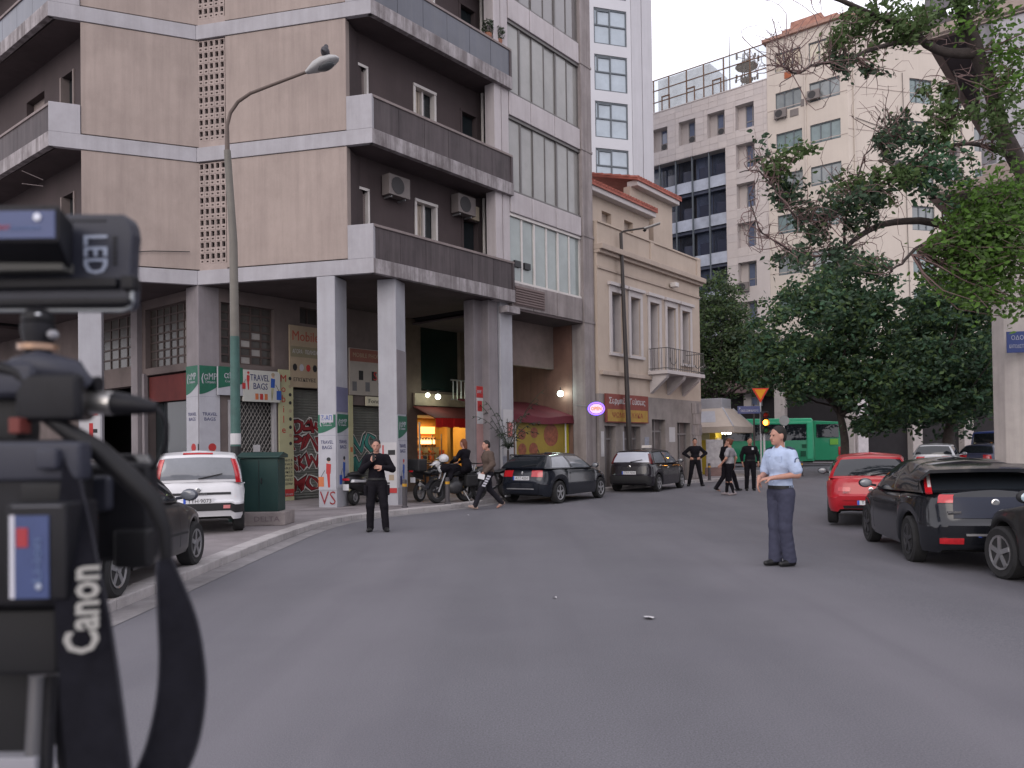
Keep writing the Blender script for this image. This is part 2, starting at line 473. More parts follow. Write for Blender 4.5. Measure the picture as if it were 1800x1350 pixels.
# ================================================================= corner apartment block
bld = thing('apartment_block', (-6.0, 22.0, 0), 'tall beige concrete corner apartment block with notched front and dark balconies', 'building')
FL = Fr(PA.xy, (PN - PA).xy); FLEN = (PN - PA).length
FR = Fr(PN.xy, (PB - PN).xy); FRLEN = (PB - PN).length
FB = Fr(PB.xy, PD.xy)                       # balcony edge, right street
FS = FB.shift(-1.01)                        # wall behind the right balconies
FLB = Fr(PA.xy, PE.xy)                      # balcony edge, left street (s negative away)
FLS = FLB.shift(-1.01)
ZK = [6.06 + 3.32 * k for k in range(5)]
PL0, PR1 = 0.73, FRLEN - 0.72               # panel limits
BR0, BR1 = 0.02, 0.84                       # breeze block strip
for k, z in enumerate(ZK[:5]):
    s = MB()                                 # floor slab, soffit seen from the street
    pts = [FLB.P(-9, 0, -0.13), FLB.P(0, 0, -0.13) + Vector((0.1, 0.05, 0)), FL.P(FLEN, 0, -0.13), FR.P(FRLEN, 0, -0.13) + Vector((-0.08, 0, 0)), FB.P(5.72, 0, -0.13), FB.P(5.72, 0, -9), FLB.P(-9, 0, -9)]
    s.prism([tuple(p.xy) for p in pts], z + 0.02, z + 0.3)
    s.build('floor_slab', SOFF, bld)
    m = MB(); fbox(m, FL, 0.0, FLEN, z, z + 0.38, -0.14, 0.0); m.build('band', BAND, bld, bevel=0.01)
    m = MB(); fbox(m, FR, 0.0, FRLEN, z, z + 0.38, -0.14, 0.0); m.build('band', BAND, bld, bevel=0.01)
    m = MB(); fbox(m, FB, 0.003, 5.75, z, z + 0.38, -0.16, 0.0); m.build('balcony_edge', DIRTYB, bld, bevel=0.012)
    m = MB(); fbox(m, FLB, -9, -0.003, z, z + 0.38, -0.16, 0.0); m.build('balcony_edge', DIRTYB, bld, bevel=0.012)
    if k == 4: continue
    zt = z + 3.32
    # parapet blocks where the balconies meet the chamfer
    m = MB(); fbox(m, FR, PR1 + 0.01, FRLEN, z + 0.38, z + 1.26, -0.14, 0.001); m.build('parapet', BAND, bld, bevel=0.012)
    m = MB(); fbox(m, FL, 0.0, PL0 - 0.01, z + 0.38, z + 1.14, -0.14, 0.001); m.build('parapet', BAND, bld, bevel=0.012)
    # beige render panels
    m = MB(); fbox(m, FL, PL0, FLEN + 0.07, z + 0.415, zt - 0.012, -0.25, -0.03); m.build('wall_panel', BEIGE, bld, bevel=0.01)
    m = MB(); fbox(m, FR, BR1 + 0.03, PR1, z + 0.415, zt - 0.012, -0.25, -0.03); m.build('wall_panel', BEIGE, bld, bevel=0.01)
    # upstand under the breeze blocks
    m = MB(); fbox(m, FR, BR0, BR1 + 0.02, z + 0.38, z + 0.56, -0.2, -0.06); m.build('upstand', BLOCKM, bld)
    # return walls beside the balconies
    m = MB(); fbox(m, FR, PR1 - 0.2, PR1 - 0.002, z + 0.42, zt - 0.03, -1.0, -0.26); m.build('return_wall', DWALL, bld)
    m = MB(); fbox(m, FL, PL0 + 0.002, PL0 + 0.2, z + 0.42, zt - 0.03, -1.0, -0.26); m.build('return_wall', DWALL, bld)
    m = MB(); fbox(m, FL, PL0 + 0.21, FLEN + 0.2, z + 0.42, zt - 0.03, -1.0, -0.8)
    fbox(m, FR, -0.2, PR1 - 0.21, z + 0.42, zt - 0.03, -1.0, -0.8); m.build('stair_wall', DARK, bld)
    # balustrades: separate boards between a kerb edge and a rail
    n = 6; w = 5.70 / n
    for i in range(n):
        if i in (2,): 
            pass
        m = MB(); fbox(m, FB, 0.03 + i * w, 0.03 + (i + 1) * w - 0.012, z + 0.40, z + 1.2, -0.085 - 0.004 * (i % 2), -0.05)
        m.build('balustrade_panel', BALU if k < 2 else BALU2, bld)
    m = MB(); fbox(m, FB, 0.0, 5.75, z + 1.2, z + 1.27, -0.11, -0.02); m.build('handrail', RAILM, bld, bevel=0.01)
    for i in range(6):
        m = MB(); fbox(m, FLB, -0.05 - (i + 1) * 1.05, -0.05 - i * 1.05 - 0.012, z + 0.40, z + 1.06, -0.085, -0.05)
        m.build('balustrade_panel', BALU if k < 2 else BALU2, bld)
    m = MB(); fbox(m, FLB, -6.4, 0.0, z + 1.06, z + 1.13, -0.11, -0.02); m.build('handrail', RAILM, bld, bevel=0.01)
    m = MB(); fbox(m, FB, 5.66, 5.75, z + 0.38, z + 1.2, -1.0, -0.02); m.build('balcony_end_wall', BALU, bld)
    # wall behind the right balconies with door, shutter, further door
    holes = [(-0.15, 0.72, z + 0.46, z + 2.45), (2.50, 3.30, z + 0.42, z + 2.62), (4.45, 5.2, z + 0.42, z + 2.55)]
    m = MB(); fwall(m, FS, -0.30, 5.72, z + 0.3, zt + 0.02, holes, 0.3); m.build('balcony_wall', DWALL, bld)
    m = MB(); fwall(m, FLS, -9, 0.30, z + 0.3, zt + 0.02, [(-1.75, -0.95, z + 0.42, z + 2.6), (-4.2, -2.9, z + 0.42, z + 2.6)], 0.3); m.build('balcony_wall', DWALL, bld)
    # roller shutter box with slats
    sh = MB()
    for q in range(33): fbox(sh, FS, -0.03, 0.70, z + 0.48 + q * 0.058, z + 0.48 + q * 0.058 + 0.05, -0.14, -0.11 + 0.008)
    shp = sh.build('shutter', SHUT, bld)
    m = MB(); fbox(m, FS, 0.70, 0.76, z + 0.46, z + 2.48, -0.12, 0.02); fbox(m, FS, -0.1, 0.76, z + 2.45, z + 2.52, -0.12, 0.02); m.build('shutter_frame', WHITEF, shp)
    # balcony door: frame, leaf, curtain
    dm = MB(); fbox(dm, FS, 2.44, 2.52, z + 0.42, z + 2.66, -0.16, 0.03); fbox(dm, FS, 3.28, 3.36, z + 0.42, z + 2.66, -0.16, 0.03)
    fbox(dm, FS, 2.44, 3.36, z + 2.6, z + 2.68, -0.16, 0.05); fbox(dm, FS, 2.87, 2.93, z + 0.42, z + 2.6, -0.17, -0.08)
    dr_ = dm.build('door_frame', WHITEF, bld)
    m = MB(); fbox(m, FS, 2.93, 3.28, z + 0.42, z + 2.6, -0.20, -0.18); m.build('pane', GL_D, dr_)
    m = MB()
    for q in range(4): fbox(m, FS, 2.53 + q * 0.085, 2.53 + q * 0.085 + 0.07, z + 0.45, z + 2.58, -0.19, -0.165 + 0.012 * (q % 2))
    m.build('curtain', CURTAIN, dr_)
    m = MB(); fbox(m, FS, 4.42, 4.50, z + 0.42, z + 2.6, -0.16, 0.02); fbox(m, FS, 5.15, 5.23, z + 0.42, z + 2.6, -0.16, 0.02); fbox(m, FS, 4.42, 5.23, z + 2.52, z + 2.6, -0.15, 0.03)
    d2 = m.build('door_frame', DWALL, bld)
    m = MB(); fbox(m, FS, 4.5, 5.15, z + 0.42, z + 2.52, -0.2, -0.16); m.build('pane', GL_D, d2)
    m = MB(); fbox(m, FLS, -1.75, -0.95, z + 0.42, z + 2.6, -0.25, -0.2); m.build('pane', GL_D, bld)
    m = MB(); fbox(m, FLS, -1.80, -1.72, z + 0.42, z + 2.6, -0.2, 0.03); fbox(m, FLS, -0.98, -0.90, z + 0.42, z + 2.6, -0.2, 0.03); m.build('door_frame', SHUT, bld)
    m = MB(); fbox(m, FLS, -4.2, -2.9, z + 0.42, z + 2.6, -0.25, -0.2); m.build('shutter', SHUT, bld)
# rainwater pipes at the far end of the balconies
for s_, mm in ((5.38, WHITEF), (5.62, M('rust_pipe', (0.10, 0.06, 0.055), rough=0.8))):
    m = MB(); m.tube([FS.P(s_, 6.3, 0.08), FS.P(s_, 19.0, 0.08)], 0.05, 8); m.build('drainpipe', mm, bld, smooth=60)
# added solid core that blocks daylight inside the upper floors
m = MB()
m.prism([tuple(p.xy) for p in (FLS.P(-9, 0, -0.35), FLS.P(0.3, 0, -0.35), FL.P(FLEN * 0.6, 0, -1.1), PN + Vector((0.1, 1.2, 0)), FR.P(FRLEN * 0.6, 0, -1.1), FS.P(-0.3, 0, -0.35), FS.P(5.7, 0, -0.35), FS.P(5.7, 0, -8), FLS.P(-9, 0, -8))], 6.4, 19.5)
m.build('blocking_core', DARK, bld)

# next block along the left street
nb = thing('apartment_block', FLB.P(-20, 0, -5), 'plain grey block continuing the left street behind the film camera', 'building')
m = MB(); fwall(m, FLB.shift(-0.5), -36, -9.1, 6.0, 20, [(-12 - 3 * i, -10.6 - 3 * i, 7 + 3.2 * k, 8.7 + 3.2 * k) for i in range(8) for k in range(4)], 0.3); m.build('wall', COLD, nb)
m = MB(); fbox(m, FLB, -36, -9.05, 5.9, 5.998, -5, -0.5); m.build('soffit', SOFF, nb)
m = MB(); fbox(m, FLB.shift(-0.5), -36, -9.1, 6.0, 19.9, -6, -0.31); m.build('core', DARK, nb)
# breeze blocks, one object each
def breeze(fr, w, h):
    m = MB(); fwall(m, fr, 0.003, w - 0.003, 0.003, h - 0.003, [(0.032, w - 0.032, 0.135, h - 0.028), (0.05, w - 0.05, 0.045, 0.085)], 0.09)
    return m
bw, bh = (BR1 - BR0) / 5, (3.32 - 0.57 - 0.02) / 9
first = None
for k in range(4):
    for i in range(5):
        for j in range(9):
            p = FR.P(BR0 + i * bw, ZK[k] + 0.56 + j * bh, -0.06)
            if first is None:
                fr = Fr(p.xy, FR.a.xy); m = breeze(fr, bw, bh); first = m.build('breeze_block', BLOCKM, bld)
                base0 = chain_origin(first, False) - Vector((p.x, p.y, 0)); first.location += Vector((0, 0, p.z)); base0 = chain_origin(first, False) - p
            else: place_copy(first, p + base0, bld)

# ------------------------------------------------ ground floor: columns, recessed shop walls
def column(name, fr, s0, s1, depth, off, z1, mm, z0=0.0):
    m = MB(); fbox(m, fr, s0, s1, z0, z1, off - depth, off); return m.build(name, mm, bld, bevel=0.02)
column('column', FR, 3.49, 4.0, 0.7, -0.005, 6.055, COLM)
FC2 = Fr((-3.52, 21.05), FR.a.xy)
column('column', FC2, 0, 0.52, 0.68, 0, 6.07, COLM)
column('column', FL, 0.62, 1.16, 0.6, -0.15, 6.055, COLM)
NC = Vector((PN.x, PN.y, 0)); FNR = Fr(NC.xy, PD.xy); FNL = Fr(NC.xy, PE.xy)
m = MB(); m.obox(NC, PD * 0.62, -PE * 0.62, Vector((0, 0, 6.06))); m.build('column', COLD, bld, bevel=0.02)
column('column', FB, 4.84, 5.28, 0.5, -0.34, 6.07, COLD)
column('column', FB, 5.33, 5.92, 0.55, -0.28, 6.07, COLM)
column('pier', FB, 4.48, 5.12, 0.4, -0.62, 6.07, COLD)
m = MB(); fbox(m, FB, 5.30, 5.95, 5.72, 5.92, -0.3, 0.02); m.build('capital', DIRTYB, bld, bevel=0.01)
FG = FB.shift(-4.6)
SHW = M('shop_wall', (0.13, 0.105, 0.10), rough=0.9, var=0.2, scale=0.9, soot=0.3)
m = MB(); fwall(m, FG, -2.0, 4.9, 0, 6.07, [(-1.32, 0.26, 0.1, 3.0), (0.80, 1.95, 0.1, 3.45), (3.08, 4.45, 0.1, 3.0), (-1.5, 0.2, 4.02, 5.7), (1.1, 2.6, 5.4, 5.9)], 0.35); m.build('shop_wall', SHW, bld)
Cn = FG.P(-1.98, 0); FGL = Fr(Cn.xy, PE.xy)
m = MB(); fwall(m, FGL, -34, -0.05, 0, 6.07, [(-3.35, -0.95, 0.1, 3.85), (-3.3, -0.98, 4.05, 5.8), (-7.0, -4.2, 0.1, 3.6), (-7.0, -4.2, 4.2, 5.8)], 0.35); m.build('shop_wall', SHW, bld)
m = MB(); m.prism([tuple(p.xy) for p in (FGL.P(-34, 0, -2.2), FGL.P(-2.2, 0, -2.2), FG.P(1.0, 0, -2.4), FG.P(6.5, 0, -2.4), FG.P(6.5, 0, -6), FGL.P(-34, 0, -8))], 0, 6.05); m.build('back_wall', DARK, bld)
# mezzanine windows: steel grid, each pane a piece
PANEM = GLASS('mezzanine_glass', (0.06, 0.055, 0.05), rough=0.25, spec=0.4, var=0.4)
PANEL_ = GLASS('pale_glass', (0.30, 0.285, 0.27), rough=0.3, spec=0.4, var=0.3)
FRMM = M('brown_frame', (0.07, 0.05, 0.045), rough=0.6)
def grid_window(fr, s0, s1, z0, z1, nc, nr_, off, parent, frame_m, pane_fn, bar=0.05, name='window'):
    m = MB()
    for i in range(nc + 1):
        s = lerp(s0, s1, i / nc); fbox(m, fr, s - bar / 2, s + bar / 2, z0, z1, off - 0.05, off)
    for j in range(nr_ + 1):
        z = lerp(z0, z1, j / nr_); fbox(m, fr, s0 - bar / 2 + 0.001, s1 + bar / 2 - 0.001, z - bar / 2, z + bar / 2, off - 0.055, off - 0.004)
    w = m.build(name, frame_m, parent)
    for i in range(nc):
        for j in range(nr_):
            p = MB(); a, b = lerp(s0, s1, i / nc) + bar / 2, lerp(s0, s1, (i + 1) / nc) - bar / 2
            c, d = lerp(z0, z1, j / nr_) + bar / 2, lerp(z0, z1, (j + 1) / nr_) - bar / 2
            fbox(p, fr, a, b, c, d, off - 0.04, off - 0.028); p.build('pane', pane_fn(i, j), w)
    return w
grid_window(FG, -1.5, 0.2, 4.04, 5.7, 5, 7, -0.15, bld, FRMM, lambda i, j: PANEL_ if (i in (2, 3) and j < 4 and (i + j) % 2 == 0) else PANEM)
grid_window(FGL, -3.3, -0.98, 4.07, 5.8, 6, 7, -0.15, bld, FRMM, lambda i, j: PANEL_ if (i == 5 and j < 5) else PANEM)
grid_window(FGL, -7.0, -4.2, 4.2, 5.8, 5, 5, -0.15, bld, FRMM, lambda i, j: PANEM)
grid_window(FG, 1.1, 2.6, 5.4, 5.9, 4, 1, -0.15, bld, FRMM, lambda i, j: PANEM)
REDW = M('dark_red_board', (0.11, 0.022, 0.02), rough=0.8, var=0.2)
m = MB(); fbox(m, FGL, -3.3, -0.95, 3.05, 3.8, -0.2, -0.1); m.build('fascia_board', REDW, bld)
m = MB(); fbox(m, FGL, -3.3, -0.95, 0.1, 3.05, -0.35, -0.3); m.build('shop_window', GL_D, bld)
m = MB(); fbox(m, FGL, -3.42, -3.28, 0.1, 3.9, -0.05, 0.06); fbox(m, FGL, -3.9, -3.5, 0.1, 6.0, -0.05, 0.15); m.build('pilaster', COLD, bld)

# roller shutters of the shops: slats joined (too thin to tell apart at this size)
SLATG = M('shutter_grey_green', (0.15, 0.155, 0.14), rough=0.6, var=0.12, metal=0.2, streak=0.2)
def roller(fr, s0, s1, z0, z1, off, mm, parent, pitch=0.085):
    m = MB(); n = int((z1 - z0) / pitch)
    for q in range(n):
        za = z0 + q * pitch
        P = fr.P
        m.extr([P(s0, za, off), P(s0, za, off + 0.004), P(s0, za + pitch * .45, off + 0.026), P(s0, za + pitch * .95, off + 0.004), P(s0, za + pitch, off)], fr.a * (s1 - s0))
    return tag(m.build('roller_shutter', mm, parent), kind='stuff')
sh1 = roller(FG, 0.80, 1.95, 0.1, 3.45, -0.2, SLATG, bld)
sh2 = roller(FG, 3.08, 4.45, 0.1, 3.0, -0.2, SLATG, bld)

# graffiti: thin layers of paint on the shutters
def blob_text(body, size, fr, s, z, off, mm, bold, parent, w=None, tilt=0.0, name='graffiti', depth=0.004):
    x = fr.a * math.cos(tilt) + Vector((0, 0, 1)) * math.sin(tilt); y = Vector((0, 0, 1)) * math.cos(tilt) - fr.a * math.sin(tilt)
    return text_mesh(body, size, mm, fr.P(s, z, off), x, y, depth, name, parent, width=w, bold=bold, warp=.09, space=.86)
GR_W = M('graffiti_white', (0.55, 0.53, 0.5), rough=0.6, var=0.15)
GR_R = M('graffiti_red', (0.22, 0.02, 0.025), rough=0.6, var=0.2)
GR_K = M('graffiti_black', (0.012, 0.012, 0.014), rough=0.6)
GR_T = M('graffiti_teal', (0.05, 0.22, 0.19), rough=0.6, var=0.2)
graf = thing('graffiti', FG.P(1.38, 0.1, -0.15), 'red and white graffiti covering the shutter beside the first column', 'graffiti')
for (t_, z_, w_, tl) in (('Dok', 2.3, 1.08, .08), ('PIN', 1.78, 1.12, -.07), ('SKW', 1.2, 1.1, .07), ('MO', 0.55, 1.08, -.03)):
    blob_text(t_, 0.62, FG, 1.38, z_, -0.172, GR_W, 0.045, graf, w_ + 0.06, tl)
    blob_text(t_, 0.60, FG, 1.38, z_, -0.166, GR_K, 0.022, graf, w_ + 0.0, tl)
    blob_text(t_, 0.58, FG, 1.38, z_, -0.160, GR_R, 0.008, graf, w_ - 0.05, tl)
graf2 = thing('graffiti', FG.P(3.7, 0.1, -0.15), 'teal graffiti with white outline on the shutter behind the scooter', 'graffiti')
for (t_, z_, w_) in (('NO', 1.75, 1.2), ('MA', 1.05, 1.2)):
    blob_text(t_, 0.85, FG, 3.72, z_, -0.172, GR_W, 0.05, graf2, w_ + 0.05)
    blob_text(t_, 0.83, FG, 3.72, z_, -0.166, GR_K, 0.03, graf2, w_)
    blob_text(t_, 0.80, FG, 3.72, z_, -0.160, GR_T, 0.01, graf2, w_ - 0.06)

# air conditioners on the balcony wall
def ac_unit(fr, s, z, label, group=None, w=0.78, h=0.56, dp=0.3, off=0.0, cat='air conditioner', bracket=True):
    p = fr.P(s, z, off + dp / 2 + 0.06)
    t = thing('air_conditioner', p, label, cat, group)
    m = MB(); fbox(m, fr, s - w / 2, s + w / 2, z, z + h, off + 0.06, off + 0.06 + dp); m.build('casing', ACM, t, bevel=0.015)
    g = MB()
    c = fr.P(s - 0.1 * w, z + h / 2, off + 0.062 + dp)
    ring = [c + (fr.a * math.cos(a) + Vector((0, 0, 1)) * math.sin(a)) * h * 0.42 for a in [i * math.pi / 8 for i in range(16)]]
    g.extr(ring, fr.n * 0.012); g.build('fan_grille', ACG, t)
    if bracket:
        b = MB(); fbox(b, fr, s - w * .35, s - w * .3, z - 0.05, z - 0.005, off, off + dp); fbox(b, fr, s + w * .3, s + w * .35, z - 0.05, z - 0.005, off, off + dp); b.build('bracket', METAL, t)
    return t
ac_unit(FS, 1.55, 8.5, 'air conditioner high on the dark balcony wall, left of the curtained door, first floor')
ac_unit(FS, 4.3, 8.62, 'air conditioner under the balcony slab, right of the curtained door, first floor')
m = MB(); fbox(m, FS, 4.72, 5.12, 8.62, 9.05, 0.0, 0.12)
tag(m.build('meter_box', M('cream_box', (0.42, 0.36, 0.27)), bevel=0.01), 'small cream wall box beside the air conditioner on the first balcony', 'box')
# potted plants on the top balcony corner
LEAFD = M('dark_leaf', (0.035, 0.05, 0.028), rough=0.6, var=0.4, scale=9)
def leafy(mb, c, r, n, sz, seed=0):
    rg = np.random.default_rng(seed)
    for i in range(n):
        d = rg.normal(size=3); d /= np.linalg.norm(d); q = np.array(c) + d * np.array(r) * rg.uniform(0.3, 1) ** .5
        t = rg.normal(size=3); t /= np.linalg.norm(t); b = np.cross(t, rg.normal(size=3)); b /= np.linalg.norm(b)
        s = sz * rg.uniform(.6, 1.3)
        mb.poly([q - t * s, q + b * s * .4, q + t * s, q - b * s * .4])
for i, (s_, zz) in enumerate(((4.85, ZK[2] + 1.28), (5.35, ZK[2] + 1.28))):
    t = thing('potted_plant', FB.P(s_, zz, -0.2), ('bushy' if i else 'small') + ' potted plant on the top balcony rail' + (' at its far corner' if i else ''), 'plant')
    m = MB(); m.lathe([(0.09, zz), (0.12, zz + 0.18), (0.10, zz + 0.17)], FB.P(s_, 0, -0.2), n=10); m.build('pot', M('terracotta', (0.25, 0.11, 0.07)), t)
    m = MB(); leafy(m, FB.P(s_, zz + 0.38, -0.2), (0.2, 0.2, 0.25), 160, 0.06, i); m.build('foliage', LEAFD, t)
# clothes line arms of the left balcony and a cable across the panel
m = MB()
for dz in (0.0, 0.16): m.tube([FLB.P(-0.35, 8.42 + dz, 0.0), FLB.P(-0.3, 8.35 + dz * 2, 0.5)], 0.012, 5)
tag(m.build('drying_rack', RAILM), 'thin drying rack arms poking out of the first floor left balcony', 'drying rack')
m = MB(); m.tube([FL.P(1.4, 6.75, 0.02), FL.P(2.4, 6.88, 0.03), FL.P(3.3, 6.93, 0.03)], 0.012, 5)
tag(m.build('cable', BLK), 'thin black cable running across the lowest beige panel', 'cable')

# ================================================================= glass-banded office building
ofb = thing('office_building', (FB.P(7.8, 0, -0.5)), 'white office building with long bands of tinted windows', 'building')
FO = FB.shift(-0.12)
PANW = M('white_spandrel', (0.42, 0.385, 0.395), rough=0.6, var=0.07, scale=1.1, dirt=0.03, streak=0.28, soot=0.2, soot_col=(0.2, 0.17, 0.165))
CONC = M('raw_concrete', (0.27, 0.24, 0.237), rough=0.9, var=0.15, scale=1.2, bump=0.2, dirt=0.05, streak=0.5, soot=0.35, soot_col=(0.11, 0.09, 0.088))
TINT = GLASS('tinted_glass', (0.26, 0.255, 0.245), rough=0.12, spec=0.5, var=0.15)
TINT2 = GLASS('green_glass', (0.25, 0.285, 0.275), rough=0.10, spec=0.6, var=0.15)
TINT3 = GLASS('reflecting_glass', (0.16, 0.15, 0.15), rough=0.03, spec=1.0, var=0.1)
ALU = M('dark_aluminium', (0.12, 0.112, 0.11), rough=0.5, var=0.1)
OZ = [(5.93, 6.76, 8.87), (8.87, 9.6, 11.92), (11.92, 12.7, 14.95), (14.95, 15.72, 17.9)]
o0, o1 = 5.72, 9.66
for k, (zs, zw, zt) in enumerate(OZ):
    w = (o1 - o0) / 3
    for i in range(3):
        if i == 2: a, b = o0 + 2 * w - 0.2, o1
        else: a, b = o0 + i * w - (0.2 if i else 0), o0 + (i + 1) * w - 0.2
        m = MB(); fbox(m, FO, a + 0.012, b - 0.012, zs + (0.04 if k else 0), zw - 0.03, -0.2, 0.0); m.build('spandrel_panel', PANW if k else CONC, ofb, bevel=0.025)
    n = 6; wn_ = (o1 - o0) / n
    fm = MB(); fbox(fm, FO, o0, o1, zt - 0.06, zt + 0.03, -0.22, -0.05); fbox(fm, FO, o0, o1, zw - 0.03, zw + 0.04, -0.22, -0.04)
    for i in range(n + 1):
        s_ = o0 + i * wn_; bw_ = 0.04 if i in (1, 4) or k == 0 else 0.014
        fbox(fm, FO, s_ - bw_, s_ + bw_, zw, zt, -0.22, -0.09)
    wf = fm.build('window', WHITEF if k == 0 else ALU, ofb)
    for i in range(n):
        p = MB(); o_ = -0.115 - 0.02 * (i % 2); fbox(p, FO, o0 + i * wn_ + 0.012, o0 + (i + 1) * wn_ - 0.012, zw + 0.03, zt - 0.05, o_ - 0.02, o_)
        p.build('pane', (TINT2 if k == 0 else (TINT3 if k == 3 else TINT)), wf)
m = MB(); 
for q in range(2): fbox(m, FO, o0 + 0.25 + q * 0.5, o0 + 0.55 + q * 0.5, 7.25, 7.45, -0.13, -0.05)
m.build('vent', BLK, ofb)
# pilasters
m = MB(); fbox(m, FO, 9.68, 10.32, 0, 19, -0.5, 0.04); m.build('pilaster', CONC, ofb, bevel=0.015)
for k in range(5):
    m = MB(); fbox(m, FO, 9.66, 10.34, 5.9 + k * 3.03, 5.98 + k * 3.03, -0.4, 0.06); m.build('pilaster_band', CONC, ofb)
for a, b in ((5.02, 5.34), (5.37, 5.70)):
    m = MB(); fbox(m, FO, a, b, 6.06, 19, -0.4, -0.02); m.build('pilaster', PANW, ofb, bevel=0.01)
m = MB(); m.prism([tuple(FO.P(5.9, 0, -0.3).xy), tuple(FO.P(9.68, 0, -0.3).xy), tuple(FO.P(9.68, 0, -9).xy), tuple(FO.P(5.9, 0, -9).xy)], 6.0, 19); m.build('blocking_core', DARK, ofb)
m = MB(); fbox(m, FO, 5.78, 9.67, 5.86, 5.925, -6, -0.02); m.build('ceiling_panel', SOFF, ofb)
m = MB(); fbox(m, FO, 9.68, 9.96, 0, 5.9, -4.4, -0.52); m.build('side_wall', M('reddish_wood', (0.17, 0.095, 0.075), rough=0.75, var=0.25, scale=0.9, streak=0.4), ofb)
m = MB(); fbox(m, FO, 5.2, 12, 0, 5.9, -7.9, -7.6); m.build('back_wall', DARK, ofb)
m = MB(); fbox(m, FO, 5.74, 9.66, 4.35, 5.86, -1.5, -1.3); m.build('lintel_wall', M('brown_lintel', (0.21, 0.165, 0.15), rough=0.9, var=0.15), ofb)
m = MB(); fbox(m, FO, 5.80, 7.4, 6.02, 6.62, 0.005, 0.03)
for q in range(7): fbox(m, FO, 5.84, 7.36, 6.06 + q * 0.08, 6.10 + q * 0.08, 0.03, 0.06)
m.build('louvre', M('louvre_brown', (0.16, 0.12, 0.115)), ofb)

# ================================================================= cream neoclassical house
hs = thing('townhouse', (FB.P(14.4, 0, -3)), 'cream two storey townhouse with tall shutters and red tiled attic', 'house')
CREAM = M('cream_render', (0.43, 0.355, 0.295), rough=0.9, var=0.08, scale=0.8, streak=0.14, soot=0.12, soot_col=(0.25, 0.19, 0.15))
CREAMD = M('cream_trim', (0.39, 0.32, 0.27), rough=0.85, var=0.08, streak=0.25, soot_col=(0.22, 0.165, 0.13))
STONEH = M('old_stone_wall', (0.24, 0.215, 0.205), rough=0.95, var=0.2, scale=1.5, bump=0.4, soot=0.4, soot_col=(0.11, 0.095, 0.09))
TRIM = M('white_trim', (0.46, 0.425, 0.42), rough=0.75, var=0.08)
SHW_ = M('white_shutter', (0.27, 0.255, 0.265), rough=0.7, var=0.06)
h0, h1 = 10.40, 18.55
wins = [(11.33, 12.1), (12.68, 13.4), (14.15, 14.9), (15.55, 16.3), (16.86, 17.6)]
holes = [(a, b, 5.02 if i not in (2, 3) else 4.5, 7.2) for i, (a, b) in enumerate(wins)]
m = MB(); fwall(m, FB, h0, h1, 3.45, 8.5, holes, 0.4); m.build('upper_wall', CREAM, hs)
gh = [(10.75, 11.5, .1, 2.3), (12.1, 13.3, .1, 2.3), (14.2, 15.3, .1, 2.6), (16.3, 17.5, .1, 2.5)]
m = MB(); fwall(m, FB, h0, h1, 0, 3.45, gh, 0.35); m.build('lower_wall', STONEH, hs)
for (a, b, c, d) in gh:
    m = MB(); fbox(m, FB, a, b, c, d, -0.3, -0.26); dd = m.build('door', M('old_door', (0.13, 0.11, 0.105), rough=0.8, var=0.25), hs)
    m = MB()
    for q in range(3): fbox(m, FB, lerp(a, b, q / 2.0) - 0.03, lerp(a, b, q / 2.0) + 0.03, c, d, -0.26, -0.2)
    fbox(m, FB, a, b, d - 0.5, d - 0.44, -0.258, -0.205); m.build('door_frame', M('faded_frame', (0.20, 0.185, 0.185)), dd)
# side wall to the cross street, back, roof terrace
m = MB(); m.prism([tuple(FB.P(h0 + .02, 0, -0.42).xy), tuple(FB.P(h1 - 0.02, 0, -0.42).xy), tuple(FB.P(h1 - 0.02, 0, -9).xy), tuple(FB.P(h0 + .02, 0, -9).xy)], 0, 8.75); m.build('side_wall', CREAM, hs)
# cornice, parapet, string course
m = MB(); fbox(m, FB, h0 - 0.02, h1 + 0.12, 8.46, 8.58, -0.3, 0.14); fbox(m, FB, h0 - 0.02, h1 + 0.2, 8.58, 8.78, -0.3, 0.26); m.build('cornice', CREAMD, hs, bevel=0.02)
m = MB(); fbox(m, FB, h0, h1 + 0.02, 8.781, 9.55, -0.25, 0.03); fbox(m, FB, 14.2, 14.5, 8.785, 9.6, -0.24, 0.07); fbox(m, FB, h1 - 0.3, h1 + 0.05, 8.785, 9.66, -0.24, 0.07); fbox(m, FB, h0, h1 + .05, 9.551, 9.62, -0.28, 0.08); m.build('roof_parapet', CREAM, hs, bevel=0.01)
m = MB(); fbox(m, FB, h0 + 0.1, 14.05, 4.12, 4.28, 0.001, 0.13); m.build('string_course', CREAMD, hs, bevel=0.02)
m = MB(); fbox(m, FB, h0 + .02, h1, 7.92, 8.0, 0.001, 0.05); m.build('moulding', CREAMD, hs)
